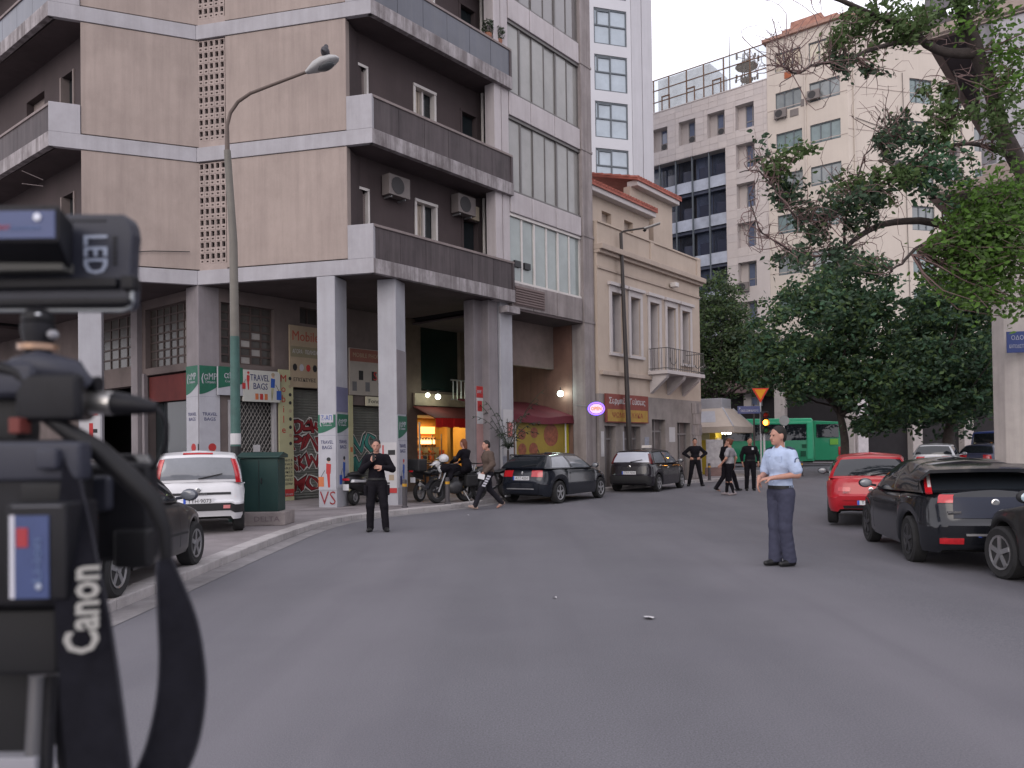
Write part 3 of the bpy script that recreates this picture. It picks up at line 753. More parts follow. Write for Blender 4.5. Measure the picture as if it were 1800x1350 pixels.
for i, (a, b, c, d) in enumerate(holes):
    f = MB(); fbox(f, FB, a - 0.16, a - 0.002, c - 0.05, d, -0.04, 0.05); fbox(f, FB, b + 0.002, b + 0.16, c - 0.05, d, -0.04, 0.05); fbox(f, FB, a - 0.16, b + 0.16, d + 0.002, d + 0.22, -0.04, 0.05); fbox(f, FB, a - 0.24, b + 0.24, d + 0.221, d + 0.34, -0.02, 0.14)
    if i not in (2, 3): fbox(f, FB, a - 0.2, b + 0.2, c - 0.16, c - 0.051, -0.02, 0.1)
    fbox(f, FB, b - 0.02, b - 0.001, c + 0.002, d - 0.002, -0.38, -0.045); fbox(f, FB, a + 0.001, a + 0.02, c + 0.002, d - 0.002, -0.38, -0.045)
    w = f.build('window', TRIM, hs, bevel=0.008)
    # two louvred shutter leaves, one standing a little open
    for q, (x0, x1) in enumerate(((a + 0.01, (a + b) / 2 - 0.005), ((a + b) / 2 + 0.005, b - 0.01))):
        s = MB(); fbox(s, FB, x0, x1, c + 0.01, d - 0.01, -0.36, -0.325)
        for r_ in range(22):
            zz = c + 0.1 + r_ * (d - c - 0.2) / 22; fbox(s, FB, x0 + 0.05, x1 - 0.05, zz, zz + 0.05, -0.324, -0.312)
        s.build('shutter', SHW_, w)
# broken balcony with iron railing
m = MB(); fbox(m, FB, 13.95, 17.2, 4.33, 4.47, 0.001, 0.85)
for s_ in (14.2, 15.6, 16.9):
    m.extr([FB.P(s_ - .12, 4.328, 0.002), FB.P(s_ - .12, 4.328, 0.75), FB.P(s_ - .12, 4.18, 0.7), FB.P(s_ - .12, 3.7, 0.12), FB.P(s_ - .12, 3.6, 0.002)], FB.a * 0.24)
bal = m.build('balcony', TRIM, hs)
m = MB()
for s_ in np.arange(14.0, 17.21, 0.16): m.tube([FB.P(s_, 4.472, 0.8), FB.P(s_, 5.33, 0.8)], 0.011, 5)
for o_ in np.arange(0.1, 0.8, 0.16):
    for s_ in (14.0, 17.16): m.tube([FB.P(s_, 4.472, o_), FB.P(s_, 5.33, o_)], 0.011, 5)
for z_ in (4.55, 5.33):
    m.tube([FB.P(14.0, z_, 0.02), FB.P(14.0, z_, 0.8), FB.P(17.16, z_, 0.8), FB.P(17.16, z_, 0.02)], 0.018, 6)
for s_ in (14.5, 15.6, 16.6):
    pts = [FB.P(s_ + 0.26 * math.cos(t_), 4.95 + 0.26 * math.sin(t_), 0.815) for t_ in np.linspace(math.pi, 2 * math.pi, 9)]
    m.tube(pts, 0.014, 5)
m.build('railing', M('old_iron', (0.09, 0.085, 0.085), rough=0.7), bal)
# attic storey set back under a red tiled hip
FA = FB.shift(-0.45)
m = MB(); fwall(m, FA, h0 - 0.05, 15.0, 8.75, 10.74, [(11.5, 12.15, 9.3, 10.3), (13.1, 13.75, 9.3, 10.3)], 0.3); fwall(m, FA.shift(-0.6), 14.6, 18.2, 8.75, 12.1, [(15.9, 16.5, 9.6, 11.3)], 0.3); m.build('attic_wall', CREAM, hs)
m = MB(); m.prism([tuple(FA.P(h0, 0, -0.32).xy), tuple(FA.P(14.98, 0, -0.32).xy), tuple(FA.P(14.98, 0, -1).xy), tuple(FA.P(18.18, 0, -1).xy), tuple(FA.P(18.18, 0, -6).xy), tuple(FA.P(h0, 0, -6).xy)], 8.75, 10.9); m.build('attic_core', CREAMD, hs)
m = MB(); fbox(m, FA, h0 - 0.1, 15.1, 10.74, 10.98, -0.2, 0.3); m.build('eaves', TRIM, hs, bevel=0.03)
m = MB(); fbox(m, FA.shift(-0.6), 14.7, 18.35, 12.1, 12.34, -0.2, 0.3); m.build('eaves', TRIM, hs, bevel=0.03)
m = MB(); m.obox(FA.P(18.19, 8.75, -0.61), FA.n * -4.5, FA.a * -0.2, Vector((0, 0, 3.34))); m.build('attic_side_wall', CREAM, hs)
for (a, b, c, d, ff) in ((11.5, 12.15, 9.3, 10.3, FA), (13.1, 13.75, 9.3, 10.3, FA), (15.9, 16.5, 9.6, 11.3, FA.shift(-0.6))):
    m = MB(); fbox(m, ff, a, b, c, d, -0.28, -0.2); m.build('window', M('attic_shutter', (0.36, 0.30, 0.26)), hs)
TILE = M('red_roof_tile', (0.30, 0.095, 0.07), rough=0.85, var=0.3, scale=4)
def tiled(fr, s0, s1, z0, z1, off0, off1, parent):
    m = MB(); n = int((s1 - s0) / 0.2)
    for i in range(n):
        s_ = s0 + (i + .5) * (s1 - s0) / n
        for j in range(6):
            t0, t1 = j / 6, (j + 1) / 6 + 0.02
            p0 = fr.P(s_, lerp(z0, z1, t0) + 0.03, lerp(off0, off1, t0)); p1 = fr.P(s_, lerp(z0, z1, t1) + 0.015, lerp(off0, off1, t1))
            m.tube([p0, p1], [0.095, 0.08], 6, caps=True)
    m.extr([fr.P(s0, z0, off0), fr.P(s0, z1, off1), fr.P(s0, z1 - .08, off1), fr.P(s0, z0 - 0.08, off0)], fr.a * (s1 - s0))
    return tag(m.build('roof_tiles', TILE, parent), kind='stuff')
tiled(FA, h0 - 0.15, 15.15, 11.0, 12.0, 0.36, -2.4, hs)
tiled(FA.shift(-0.6), 14.6, 18.45, 12.36, 13.1, 0.36, -2.2, hs)
# rendering pipe and small lamp on the house, cracked stone blocks on the ground floor corner
bmesh_stone = None
for j in range(7):
    for i in range(4):
        s_ = 17.62 + i * 0.23 + (0.1 if j % 2 else 0); 
        if s_ > 18.4: continue
        k = MB(); z_ = 0.15 + j * 0.46; fbox(k, FB, s_, min(s_ + 0.215, 18.54), z_, z_ + 0.44, 0.002, 0.02 + random.uniform(0, .02)); k.build('stone', M('stone_%d' % (random.randint(0, 2)), random.choice([(0.26, 0.23, 0.22), (0.21, 0.19, 0.19), (0.29, 0.26, 0.25)]), rough=0.9, var=0.2, bump=0.3), hs)
# ================================================================= white tower behind the townhouse
TW = M('tower_white', (0.47, 0.47, 0.50), rough=0.5, var=0.04, scale=0.5)
TW2 = M('tower_panel', (0.40, 0.395, 0.425), rough=0.55, var=0.05, scale=0.5, streak=0.1)
SKYG = GLASS('sky_glass', (0.30, 0.35, 0.40), rough=0.04, spec=1.0, var=0.15)
FRG = M('steel_blue_frame', (0.10, 0.115, 0.13), rough=0.5)
FT = Fr((5.2, 51.6), (0.957, 0.29))
tw = thing('tower_block', FT.P(1.5, 0, -5), 'tall white tower block with stacked square windows behind the townhouse', 'building')
t0 = 30.35 - 6 * 3.09
wz = [t0 + 3.09 * k for k in range(9)]                    # window heads
m = MB(); fwall(m, FT, 0.0, 3.2, 0, 42, [(0.55, 2.9, z - 2.38, z) for z in wz], 0.3); m.build('wall', TW, tw)
for z in wz:
    f = MB()
    for s_ in (0.58, 1.7, 2.87): fbox(f, FT, s_ - 0.045, s_ + 0.045, z - 2.38, z, -0.15, -0.04)
    for z_ in (z - 2.34, z - 1.12, z - 0.05): fbox(f, FT, 0.55, 2.9, z_ - 0.045, z_ + 0.045, -0.155, -0.045)
    fbox(f, FT, 0.78, 1.62, z - 0.2, z - 0.12, -0.14, -0.03); fbox(f, FT, 0.76, 0.83, z - 1.1, z - .1, -0.14, -0.035)
    w = f.build('window', FRG, tw)
    for (a, b) in ((0.62, 1.66), (1.74, 2.83)):
        for (c, d) in ((z - 2.3, z - 1.16), (z - 1.08, z - 0.09)):
            p = MB(); fbox(p, FT, a, b, c, d, -0.13, -0.11); p.build('pane', SKYG, w)
for a, b, o in ((3.22, 3.95, 0.02), (3.98, 4.72, 0.04), (-0.6, -0.02, 0.02)):
    m = MB(); fbox(m, FT, a, b, 0, 42, -0.4, o); m.build('cladding_panel', TW2, tw)
m = MB(); m.prism([tuple(FT.P(-9, 0, -0.31).xy), tuple(FT.P(4.7, 0, -0.41).xy), tuple(FT.P(4.7, 0, -12).xy), tuple(FT.P(-9, 0, -12).xy)], 0, 42); m.build('core', TW2, tw)

# ================================================================= marble office with glass crown
MARB = M('marble_cladding', (0.46, 0.415, 0.40), rough=0.5, var=0.06, scale=0.6, streak=0.12, soot_col=(0.28, 0.25, 0.24))
FM = Fr(M0.xy, PE.xy, (-PD.x, -PD.y))
mo = thing('office_building', FM.P(-5, 0, -6), 'pale stone office with deep square windows, dark glazed bays and mirror glass crown', 'building')
ROWS = [29.46 - 3.25 * k for k in range(8)]
holes = [(-2.12, -0.55, z - 2.05, z) for z in ROWS]
for a, b in ((-4.62, -3.06), (-7.27, -5.70), (-9.9, -8.35), (-12.5, -10.95)): holes.append((a, b, ROWS[0] - 2.05, ROWS[0]))
BAY = (-14.0, -3.05, 9.0, 26.25)
STONE_A = [M('marble_a', (0.47, 0.42, 0.40), rough=0.5, var=0.05, streak=0.1, soot_col=(0.3, 0.27, 0.26)), M('marble_b', (0.45, 0.405, 0.39), rough=0.5, var=0.05, streak=0.1, soot_col=(0.3, 0.27, 0.26)), M('marble_c', (0.49, 0.44, 0.42), rough=0.5, var=0.05)]
m = MB(); fwall(m, FM, -16, 0.55, 7.5, 30.86, holes + [BAY], 0.9); m.build('wall', MARB, mo)
# stone slabs hung on the wall (thin joints between courses)
def slabs(fr, s0, s1, z0, z1, holes, parent, w=0.78, h=0.51, off=0.012):
    z = z0
    while z < z1 - 0.1:
        s = s0
        zz = min(z + h, z1)
        while s < s1 - 0.05:
            e_ = min(s + w, s1)
            for hh in holes:
                if zz > hh[2] + 0.02 and z < hh[3] - 0.02:
                    if s < hh[0] - 0.02 and e_ > hh[0]: e_ = hh[0]
                    if hh[0] - 0.03 <= s < hh[1]: s = hh[1]; e_ = min(s + w, s1)
            if e_ - s > 0.1 and e_ <= s1:
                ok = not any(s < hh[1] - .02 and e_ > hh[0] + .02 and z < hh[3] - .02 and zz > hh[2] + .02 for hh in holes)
                if ok:
                    k = MB(); fbox(k, fr, s + 0.012, e_ - 0.012, z + 0.012, zz - 0.012, 0.002, off + random.uniform(0, .012)); k.build('stone_slab', random.choice(STONE_A), parent)
            s = e_ + 1e-6
        z += h
hz = [(a, b, c, d) for a, b, c, d in holes] + [BAY]
slabs(FM, -9.9, 0.52, 26.3, 30.84, hz, mo)
slabs(FM, -3.0, 0.52, 16.3, 26.25, hz, mo, w=0.9, h=0.65)
m = MB(); fbox(m, FM, -16, 0.56, 30.865, 30.95, -0.5, 0.05); m.build('coping', MARB, mo)
WDARK = GLASS('office_glass', (0.10, 0.125, 0.20), rough=0.06, spec=0.9, var=0.3)
GREYF = M('grey_window_frame', (0.22, 0.21, 0.215), rough=0.5)
for (a, b, c, d) in holes:
    f = MB(); a2 = a + (b - a) * 0.42
    for s_ in (a2, (a2 + b) / 2 + .1, b - 0.05): fbox(f, FM, s_ - 0.04, s_ + 0.04, c, d, -0.75, -0.65)
    for z_ in (c + 0.05, c + 0.72, d - 0.05): fbox(f, FM, a2 - .04, b, z_ - 0.045, z_ + 0.045, -0.745, -0.655)
    w = f.build('window', GREYF, mo)
    p = MB(); fbox(p, FM, a2, b, c, d, -0.72, -0.70); p.build('pane', WDARK, w)
    p = MB(); fbox(p, FM, a, a2 - 0.041, c, d, -0.80, -0.66); p.build('window_jamb', MARB, w)
# dark bay of balconies behind glass
for k in range(5):
    zt = 26.25 - 3.25 * k
    m = MB(); fbox(m, FM, BAY[0], BAY[1], zt - 3.25, zt - 3.0, -1.2, -0.45); m.build('floor_edge', M('bay_floor', (0.08, 0.09, 0.13)), mo)
    for i in range(6):
        a = BAY[1] - (i + 1) * 1.55 + .03; b = BAY[1] - i * 1.55 - .03
        p = MB(); fbox(p, FM, a, b, zt - 3.0, zt - 2.05, -0.22 - 0.1 * (i % 2), -0.2 - 0.1 * (i % 2)); p.build('parapet_glass', GLASS('frosted_glass', (0.40, 0.43, 0.50), rough=0.25, spec=0.5), mo)
        p = MB(); fbox(p, FM, a, b, zt - 2.05, zt, -0.95, -0.9); w = p.build('pane', WDARK, mo)
        if i < 5:
            p = MB(); fbox(p, FM, a + .3, b - .2, zt - 2.4, zt - 0.9, -0.9, -0.86); p.build('window', GLASS('deep_glass', (0.025, 0.03, 0.055), rough=0.1), mo)
    m = MB()
for i in range(8):
    s_ = BAY[1] - i * 1.55; m = MB(); fbox(m, FM, s_ - 0.05, s_ + 0.05, BAY[2], BAY[3], -0.3, -0.12); m.build('mullion', FRG, mo)
# crown: glass screen round the roof terrace
CROWN = GLASS('crown_glass', (0.75, 0.68, 0.60), rough=0.02, spec=1.0, var=0.06, alpha=0.10)
FCR = M('bronze_frame', (0.14, 0.08, 0.05), rough=0.5)
f = MB()
cs = [0.45, -1.0, -3.3, -5.1, -6.7, -8.4, -9.9, -11.4, -13]
for s_ in cs: fbox(f, FM, s_ - 0.05, s_ + 0.05, 30.95, 34.05, -0.55, -0.47)
for z_ in (31.0, 32.05, 33.1, 34.05): fbox(f, FM, -13, 0.5, z_ - 0.035, z_ + 0.035, -0.54, -0.46)
for a in (-3.9, -6.3, -8.7):
    fbox(f, FM, a - 0.4, a - 0.32, 31, 32.4, -0.5, -0.40); fbox(f, FM, a + 0.32, a + 0.4, 31, 32.4, -0.5, -0.4); fbox(f, FM, a - 0.4, a + 0.4, 32.32, 32.42, -0.5, -0.4)
cr = f.build('glass_screen', FCR, mo)
for a, b in zip(cs[1:], cs[:-1]):
    for z_ in (31.0, 32.05, 33.1):
        p = MB(); fbox(p, FM, a + .06, b - .06, z_ + 0.04, z_ + 1.0, -0.515, -0.505); p.build('pane', CROWN, cr)
m = MB(); m.prism([tuple(FM.P(-16, 0, -0.9).xy), tuple(FM.P(0.5, 0, -0.9).xy), tuple(FM.P(0.5, 0, -14).xy), tuple(FM.P(-16, 0, -14).xy)], 0, 30.9); m.build('core', DARK, mo)
m = MB(); m.prism([tuple(FM.P(-14, 0, -9).xy), tuple(FM.P(-8.4, 0, -9).xy), tuple(FM.P(-8.4, 0, -13).xy), tuple(FM.P(-14, 0, -13).xy)], 30.95, 38.3); m.build('roof_house', GLASS('pale_roof_glass', (0.5, 0.52, 0.54), rough=0.1), mo)
BROWNB = M('brown_fascia', (0.13, 0.085, 0.085), rough=0.6, var=0.1)
m = MB(); fbox(m, FM, -12, 0.5, 5.75, 7.5, -1.0, 0.35); m.build('fascia', BROWNB, mo)
m = MB(); fbox(m, FM, -16, 0.5, 0, 5.75, -1.4, -1.0); m.build('shop_front', DARK, mo)
for s_ in (-4.9, -10.0): m = MB(); fbox(m, FM, s_, s_ + .6, 0, 5.75, -1.0, -.2); m.build('pier', BROWNB, mo)
for s_, z_, w_ in ((-8.7, ROWS[0] - 2.0, 0), (-6.05, ROWS[0] - 2.0, 1), (-3.4, ROWS[0] - 2.0, 2)):
    ac_unit(FM.shift(-0.55), s_, z_, ['leftmost', 'middle', 'rightmost'][w_] + ' air conditioner on the sill of the top stone windows', 'air conditioners in the stone office windows', w=0.75, h=0.6, bracket=False)
ac_unit(FM, -1.6, 14.0, 'air conditioner low on the stone office beside the dark tree crown', None, w=0.9, h=0.75)
ac_unit(FM, -1.9, 7.9, 'air conditioner just above the brown fascia of the stone office', None, w=0.9, h=0.7)
# antenna mast on the roof
an = thing('antenna_mast', FM.P(-1.9, 30.9, -2.0), 'cluttered antenna mast with dishes behind the glass roof screen', 'antenna')
m = MB(); c = FM.P(-1.9, 0, -2.0)
for dx, dy in ((-.35, -.35), (.35, -.35), (.35, .35), (-.35, .35)): m.tube([c + Vector((dx, dy, 30.9)), c + Vector((dx * .6, dy * .6, 34.6))], 0.05, 5)
for k in range(7):
    z_ = 31.2 + k * 0.5; m.tube([c + Vector((-.3, -.3, z_)), c + Vector((.3, -.3, z_ + .4))], 0.03, 4); m.tube([c + Vector((.3, .3, z_)), c + Vector((-.3, -.3, z_ + .4))], 0.03, 4)
ANM = M('antenna_metal', (0.07, 0.06, 0.06), rough=0.6)
m.build('lattice', ANM, an)
m = MB(); m.tube([FM.P(-3.4, 30.9, -2), FM.P(-3.4, 36.6, -2)], [0.06, 0.03], 5); m.build('whip', ANM, an)
rg = random.Random(4)
for k in range(26):
    z_ = rg.uniform(31.1, 34.3); a = rg.uniform(0, 6.28); r_ = rg.uniform(.4, 1.15)
    m = MB(); q = c + Vector((math.cos(a) * r_, math.sin(a) * r_, z_)); m.tube([c + Vector((0, 0, z_)), q], 0.03, 4)
    m.box(q.x, q.y, q.z, 0.14, 0.14, rg.uniform(.2, .5)); m.build('aerial', ANM, an)
for z_, r_ in ((33.4, 0.95), (32.3, .55)):
    m = MB(); m.lathe([(0.1, z_ + .1), (r_, z_), (r_ * .9, z_ - .12), (.1, z_ - 0.28)], c, n=14); m.build('platform', ANM, an, smooth=40)

# ================================================================= beige office at the bend
bo = thing('office_building', FM.P(4.5, 0, -6), 'plain beige office block behind the trees with rows of wide windows', 'building')
BOFF = M('beige_office', (0.50, 0.445, 0.395), rough=0.9, var=0.05, scale=0.5, streak=0.12, soot_col=(0.3, 0.24, 0.22))
c1 = 6.75
holes = []
BROW = [32.65] + [29.5 - 3.27 * k for k in range(7)]
for k, z in enumerate(BROW):
    for a, b in ((1.25, 3.3), (3.92, 6.2)): holes.append((a, b, z - 1.5, z))
m = MB(); fwall(m, FM, 0.56, c1, 7.4, 33.75, holes, 0.4); m.build('wall', BOFF, bo)
PC = FM.P(c1, 0)
FBO = Fr(PC.xy, (0.967, 0.255))
holes2 = []
for k, z in enumerate([29.7 - 3.3 * q for q in range(6)]):
    for a, b in ((5.6, 7.7), (8.4, 10.5), (11.6, 13.7), (16, 18.1), (20, 22.1)): holes2.append((a, b, z - 1.9, z))
m = MB(); fwall(m, FBO, 0.0, 30, 7.4, 33.75, holes2, 0.4); m.build('wall', BOFF, bo)
GSL = GLASS('slate_glass', (0.20, 0.22, 0.225), rough=0.1, spec=0.7, var=0.25)
GGR = GLASS('teal_glass', (0.15, 0.20, 0.205), rough=0.1, spec=0.7, var=0.25)
GSUN = GLASS('cream_glass', (0.50, 0.44, 0.34), rough=0.05, spec=1.0, var=0.1)
for fr, hh in ((FM, holes), (FBO, holes2)):
    for k, (a, b, c, d) in enumerate(hh):
        f = MB(); n = 3
        for i in range(n + 1): s_ = lerp(a, b, i / n); fbox(f, fr, s_ - 0.04, s_ + 0.04, c, d, -0.2, -0.1)
        for z_ in (c + .03, d - .03): fbox(f, fr, a, b, z_ - 0.05, z_ + 0.05, -0.21, -0.095)
        w = f.build('window', FRG, bo)
        for i in range(n):
            p = MB(); fbox(p, fr, lerp(a, b, i / n) + .04, lerp(a, b, (i + 1) / n) - .04, c + .08, d - .08, -0.18, -0.16)
            g_ = GSUN if (fr is FM and k < 2) or (fr is FBO and k in (5, 6)) else (GSL if k % 4 in (2, 3) else GGR); p.build('pane', g_, w)
m = MB(); fbox(m, FM, 0.3, c1 + 0.2, 33.76, 34.0, -0.6, 0.3); fbox(m, FBO, -0.2, 30, 33.765, 34.0, -0.6, 0.28); m.build('cornice', M('brick_trim', (0.33, 0.2, 0.16), rough=0.9, var=0.2), bo)
m = MB(); fbox(m, FM, 1.6, 5.9, 34.01, 34.7, -1.6, -0.7); fbox(m, FM, 2.2, 4.6, 34.71, 35.3, -2.2, -1.0); m.build('roof_room', M('roof_brick', (0.33, 0.175, 0.135), rough=0.9, var=0.25), bo)
m = MB(); fbox(m, FM, 2.0, 2.55, 30.45, 30.95, 0.002, 0.04); m.build('vent', M('rusty_vent', (0.30, 0.09, 0.04)), bo)
m = MB(); m.prism([tuple(FM.P(.6, 0, -0.5).xy), tuple(FM.P(c1 - .3, 0, -0.5).xy), tuple(FBO.P(30, 0, -0.5).xy), tuple(FBO.P(30, 0, -12).xy), tuple(FM.P(0.6, 0, -14).xy)], 0, 33.7); m.build('core', DARK, bo)
# rain pipes, floor seams and cables on the blank wall
for s_, fr_ in ((3.6, FM), (0.5, FBO), (14.6, FBO)):
    m = MB(); m.tube([fr_.P(s_, 7.4, .09), fr_.P(s_, 33.6, .09)], .06, 6); m.build('drainpipe', BOFF, bo)
for k in range(8):
    z_ = 8.9 + 3.27 * k; m = MB(); fbox(m, FBO, .02, 30, z_, z_ + .05, 0.002, .03); fbox(m, FM, .6, c1 - .02, z_ - .35, z_ - .30, .002, .03); m.build('floor_seam', M('seam_beige', (.40, .34, .31), rough=.9), bo)
for a_, b_, z0_, z1_ in ((.3, 5.3, 26.2, 25.7), (4.9, 5.2, 30.0, 12.0)):
    m = MB(); m.tube([FBO.P(a_, z0_, .06), FBO.P((a_ + b_) / 2, min(z0_, z1_) * .5 + max(z0_, z1_) * .5 - .3, .06), FBO.P(b_, z1_, .06)], .03, 4); m.build('cable', MATS['rusty_vent'] if False else M('cable_grey', (.16, .14, .13)), bo)
# arcade
LST = M('arcade_stone', (0.40, 0.36, 0.345), rough=0.8, var=0.1, streak=0.2, soot_col=(0.2, 0.17, 0.16))
m = MB(); fbox(m, FM, 0.57, c1, 6.1, 7.4, -0.4, 0.12); fbox(m, FBO, 0, 30, 6.1, 7.4, -0.4, 0.10); m.build('lintel', LST, bo)
for s_ in (0.7, 5.9): m = MB(); fbox(m, FM, s_, s_ + 0.85, 0, 6.1, -0.9, 0.05); m.build('column', LST, bo, bevel=0.03)
for s_ in (0.3, 5.2, 10, 15, 20): m = MB(); fbox(m, FBO, s_, s_ + 0.9, 0, 6.1, -0.9, 0.05); m.build('column', LST if s_ != .3 else M('painted_pillar', (0.52, 0.48, 0.49), var=0.15, soot=0.3, soot_col=(.15, .13, .14)), bo, bevel=0.03)
m = MB(); fbox(m, FM, 0.6, c1, 0, 6.1, -4.5, -4.2); fbox(m, FBO, -1, 30, 0, 6.1, -4.8, -4.2); m.build('shop_front', M('dim_shop', (0.05, 0.042, 0.04), rough=0.5, var=0.4), bo)
ac_unit(FBO, 4.2, 22.4, 'air conditioner on the blank end wall of the beige office', None, w=.95, h=.7)
ac_unit(FBO, 9.4, 23.8, 'air conditioner between the right hand windows of the beige office', None, w=.95, h=.7)
for i, s_ in enumerate((1.7, 4.3)):
    ac_unit(FM, s_, 27.35 + (0.75 if i else 0), ('right' if i else 'left') + ' of two air conditioners under the upper windows of the beige office', None, w=0.95, h=0.7)
    m = MB(); fbox(m, FM, s_ + (0.7 if not i else -1.05), s_ + (1.35 if not i else -0.55), 27.3 + (.6 if i else 0), 27.85 + (.6 if i else 0), 0.002, 0.05); m.build('vent', ACM, bo)

# ================================================================= grey building on the right, over the parked cars
rb = thing('corner_building', (14, 17, 0), 'grey corner building on the right with projecting balcony slabs', 'building')
GREYW = M('grey_render', (0.37, 0.36, 0.385), rough=0.9, var=0.07, streak=0.25, soot_col=(0.2, 0.185, 0.195))
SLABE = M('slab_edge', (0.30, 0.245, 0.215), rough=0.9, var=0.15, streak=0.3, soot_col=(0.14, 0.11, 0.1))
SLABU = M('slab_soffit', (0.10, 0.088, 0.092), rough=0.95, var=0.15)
RC = Vector((8.45, 16.0, 0))
FR1 = Fr(RC.xy, PE.xy, (-PD.x, -PD.y))          # fascia towards the junction
FR2 = Fr(RC.xy, PD.xy, (-PE.x, -PE.y))          # along the side street
for z, nm in ((6.5, 0), (9.7, 1), (12.9, 2), (16.1, 3)):
    pts = [RC, FR1.P(12, 0), FR1.P(12, 0, -9), FR2.P(9, 0, -9), FR2.P(9, 0)]
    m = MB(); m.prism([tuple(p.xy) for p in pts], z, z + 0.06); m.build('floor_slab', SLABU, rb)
    m = MB(); fbox(m, FR1, -0.004, 12, z - 0.02, z + 0.22, -0.15, 0.0); fbox(m, FR2, 0.0, 9, z - 0.02, z + 0.22, -0.15, 0.0); m.build('slab_edge', SLABE, rb, bevel=0.01)
    m = MB(); fbox(m, FR1, .96, 12, z + 0.24, z + 0.42, -0.4, -0.05); m.build('slab_edge', SLABE, rb, bevel=0.01)
    if nm in (0, 1):
        w0 = 0.95
        m = MB(); fwall(m, FR1.shift(-.06), w0, 12, z + 0.43, z + 3.17, [(1.75, 3.0, z + .6, z + 2.7), (5.5, 6.8, z + .9, z + 2.5)], 0.25); m.build('wall', GREYW, rb)
        grid_window(FR1.shift(-.06), 1.75, 3.0, z + .6, z + 2.7, 3, 2, -0.1, rb, ALU, lambda i, j: WDARK)
        grid_window(FR1.shift(-.06), 5.5, 6.8, z + .9, z + 2.5, 2, 1, -0.1, rb, ALU, lambda i, j: WDARK)
        m = MB(); fwall(m, Fr(FR1.P(w0, 0, -.06).xy, PD.xy, (-PE.x, -PE.y)), 0.0, 8, z + 0.06, z + 3.2, [(1.5, 2.8, z + .6, z + 2.6)], 0.25); m.build('wall', GREYW, rb)
# dark upper bay that overhangs the side street
m = MB(); pts = [RC + PE * 0.02 + PD * 0.02, FR1.P(1.28, 0, -0.02), FR1.P(1.28, 0, -8), FR2.P(8, 0, -0.02)]
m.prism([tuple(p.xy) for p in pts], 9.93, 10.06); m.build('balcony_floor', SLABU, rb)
for z in (9.94,):
    m = MB(); fbox(m, FR2, 0.02, 8, z, z + 1.0, -0.12, -0.02); fbox(m, FR1, 0.13, .94, z + .29, z + .95, -0.12, -0.02); m.build('balcony_parapet', M('dark_cladding', (0.12, 0.11, 0.125), rough=0.7, var=0.1), rb)
m = MB(); fwall(m, FR1.shift(-1.9), 2.2, 12, 0, 6.5, [(3, 5, .1, 3.2), (6, 9, .1, 3.2)], 0.3); m.build('wall', GREYW, rb)
m = MB(); fwall(m, Fr(FR1.P(2.2, 0, -1.9).xy, PD.xy, (-PE.x, -PE.y)), 0, 8, 0, 6.5, [(1, 3, .1, 3)], 0.3); m.build('wall', GREYW, rb)
m = MB(); m.prism([tuple(p.xy) for p in (FR1.P(2.6, 0, -2.4), FR1.P(12, 0, -2.4), FR1.P(12, 0, -9), FR1.P(2.6, 0, -9))], 0, 16); m.build('core', DARK, rb)
# its round-edged concrete pillar with a blue street plate
PILC = M('pillar_concrete', (0.42, 0.385, 0.36), rough=0.9, var=0.12, scale=2, bump=0.25, streak=0.3, soot_col=(0.2, 0.175, 0.165))
m = MB(); m.prism([(9.98, 16.1), (10.14, 15.94), (10.44, 15.9), (10.62, 16.02), (10.62, 16.5), (9.98, 16.5)], 0.0, 6.5)
m.build('pillar', PILC, rb, bevel=0.02)
m = MB(); m.prism([(9.93, 16.08), (10.12, 15.88), (10.46, 15.84), (10.68, 15.98), (10.68, 16.5), (9.93, 16.5)], 4.4, 4.55); m.build('pillar_cap', PILC, rb, bevel=0.02)
m = MB(); m.tube([(10.35, 15.86, 2.92), (11.6, 15.4, 2.92)], 0.055, 8); m.tube([(10.72, 15.72, 2.92), (10.72, 15.72, 0)], 0.045, 8); m.build('pipe', STEELP, rb, smooth=60)
bp = MB(); bp.obox((9.83, 15.75, 3.31), (0.46, -0.07, 0), (0.004, 0.03, 0), (0, 0, 0.42)); plate = tag(bp.build('street_plate', M('plate_blue', (0.03, 0.05, 0.17), rough=0.5, var=0.1), bevel=0.005), 'blue street name plate on the concrete pillar', 'sign')
_x = Vector((0.46, -0.07, 0)).normalized()
text_mesh('ΟΔΟΣ', 0.12, M('plate_white', (0.35, 0.37, 0.45)), (10.055, 15.712, 3.60), _x, (0, 0, 1), 0.004, 'lettering', plate, width=0.3)
text_mesh('ΚΑΠΟΔΙΣΤΡΙΟΥ', 0.1, MATS['plate_white'], (10.055, 15.712, 3.43), _x, (0, 0, 1), 0.004, 'lettering', plate, width=0.38)
# ================================================================= trees
def leaf_mat(name, col, var=0.45, scale=1.2, trans=0.3):
    m = M(name, col, rough=0.6, var=var, scale=scale, spec=0.25)
    nt = m.node_tree; b = nt.nodes['Principled BSDF']; out = nt.nodes['Material Output']
    t = nt.nodes.new('ShaderNodeBsdfTranslucent'); src = b.inputs['Base Color'].links[0].from_socket
    nt.links.new(src, t.inputs[0]); mx = nt.nodes.new('ShaderNodeMixShader'); mx.inputs[0].default_value = trans
    nt.links.new(b.outputs[0], mx.inputs[1]); nt.links.new(t.outputs[0], mx.inputs[2]); nt.links.new(mx.outputs[0], out.inputs[0])
    return m
LF_DARK = leaf_mat('dark_foliage', (0.048, 0.082, 0.050))
LF_MID = leaf_mat('mid_foliage', (0.078, 0.125, 0.044))
LF_OLIVE = leaf_mat('olive_foliage', (0.075, 0.10, 0.055))
LF_BRIGHT = leaf_mat('bright_foliage', (0.105, 0.205, 0.038), var=0.35, trans=0.4)
LF_BLUE = leaf_mat('blue_green_foliage', (0.058, 0.12, 0.066))
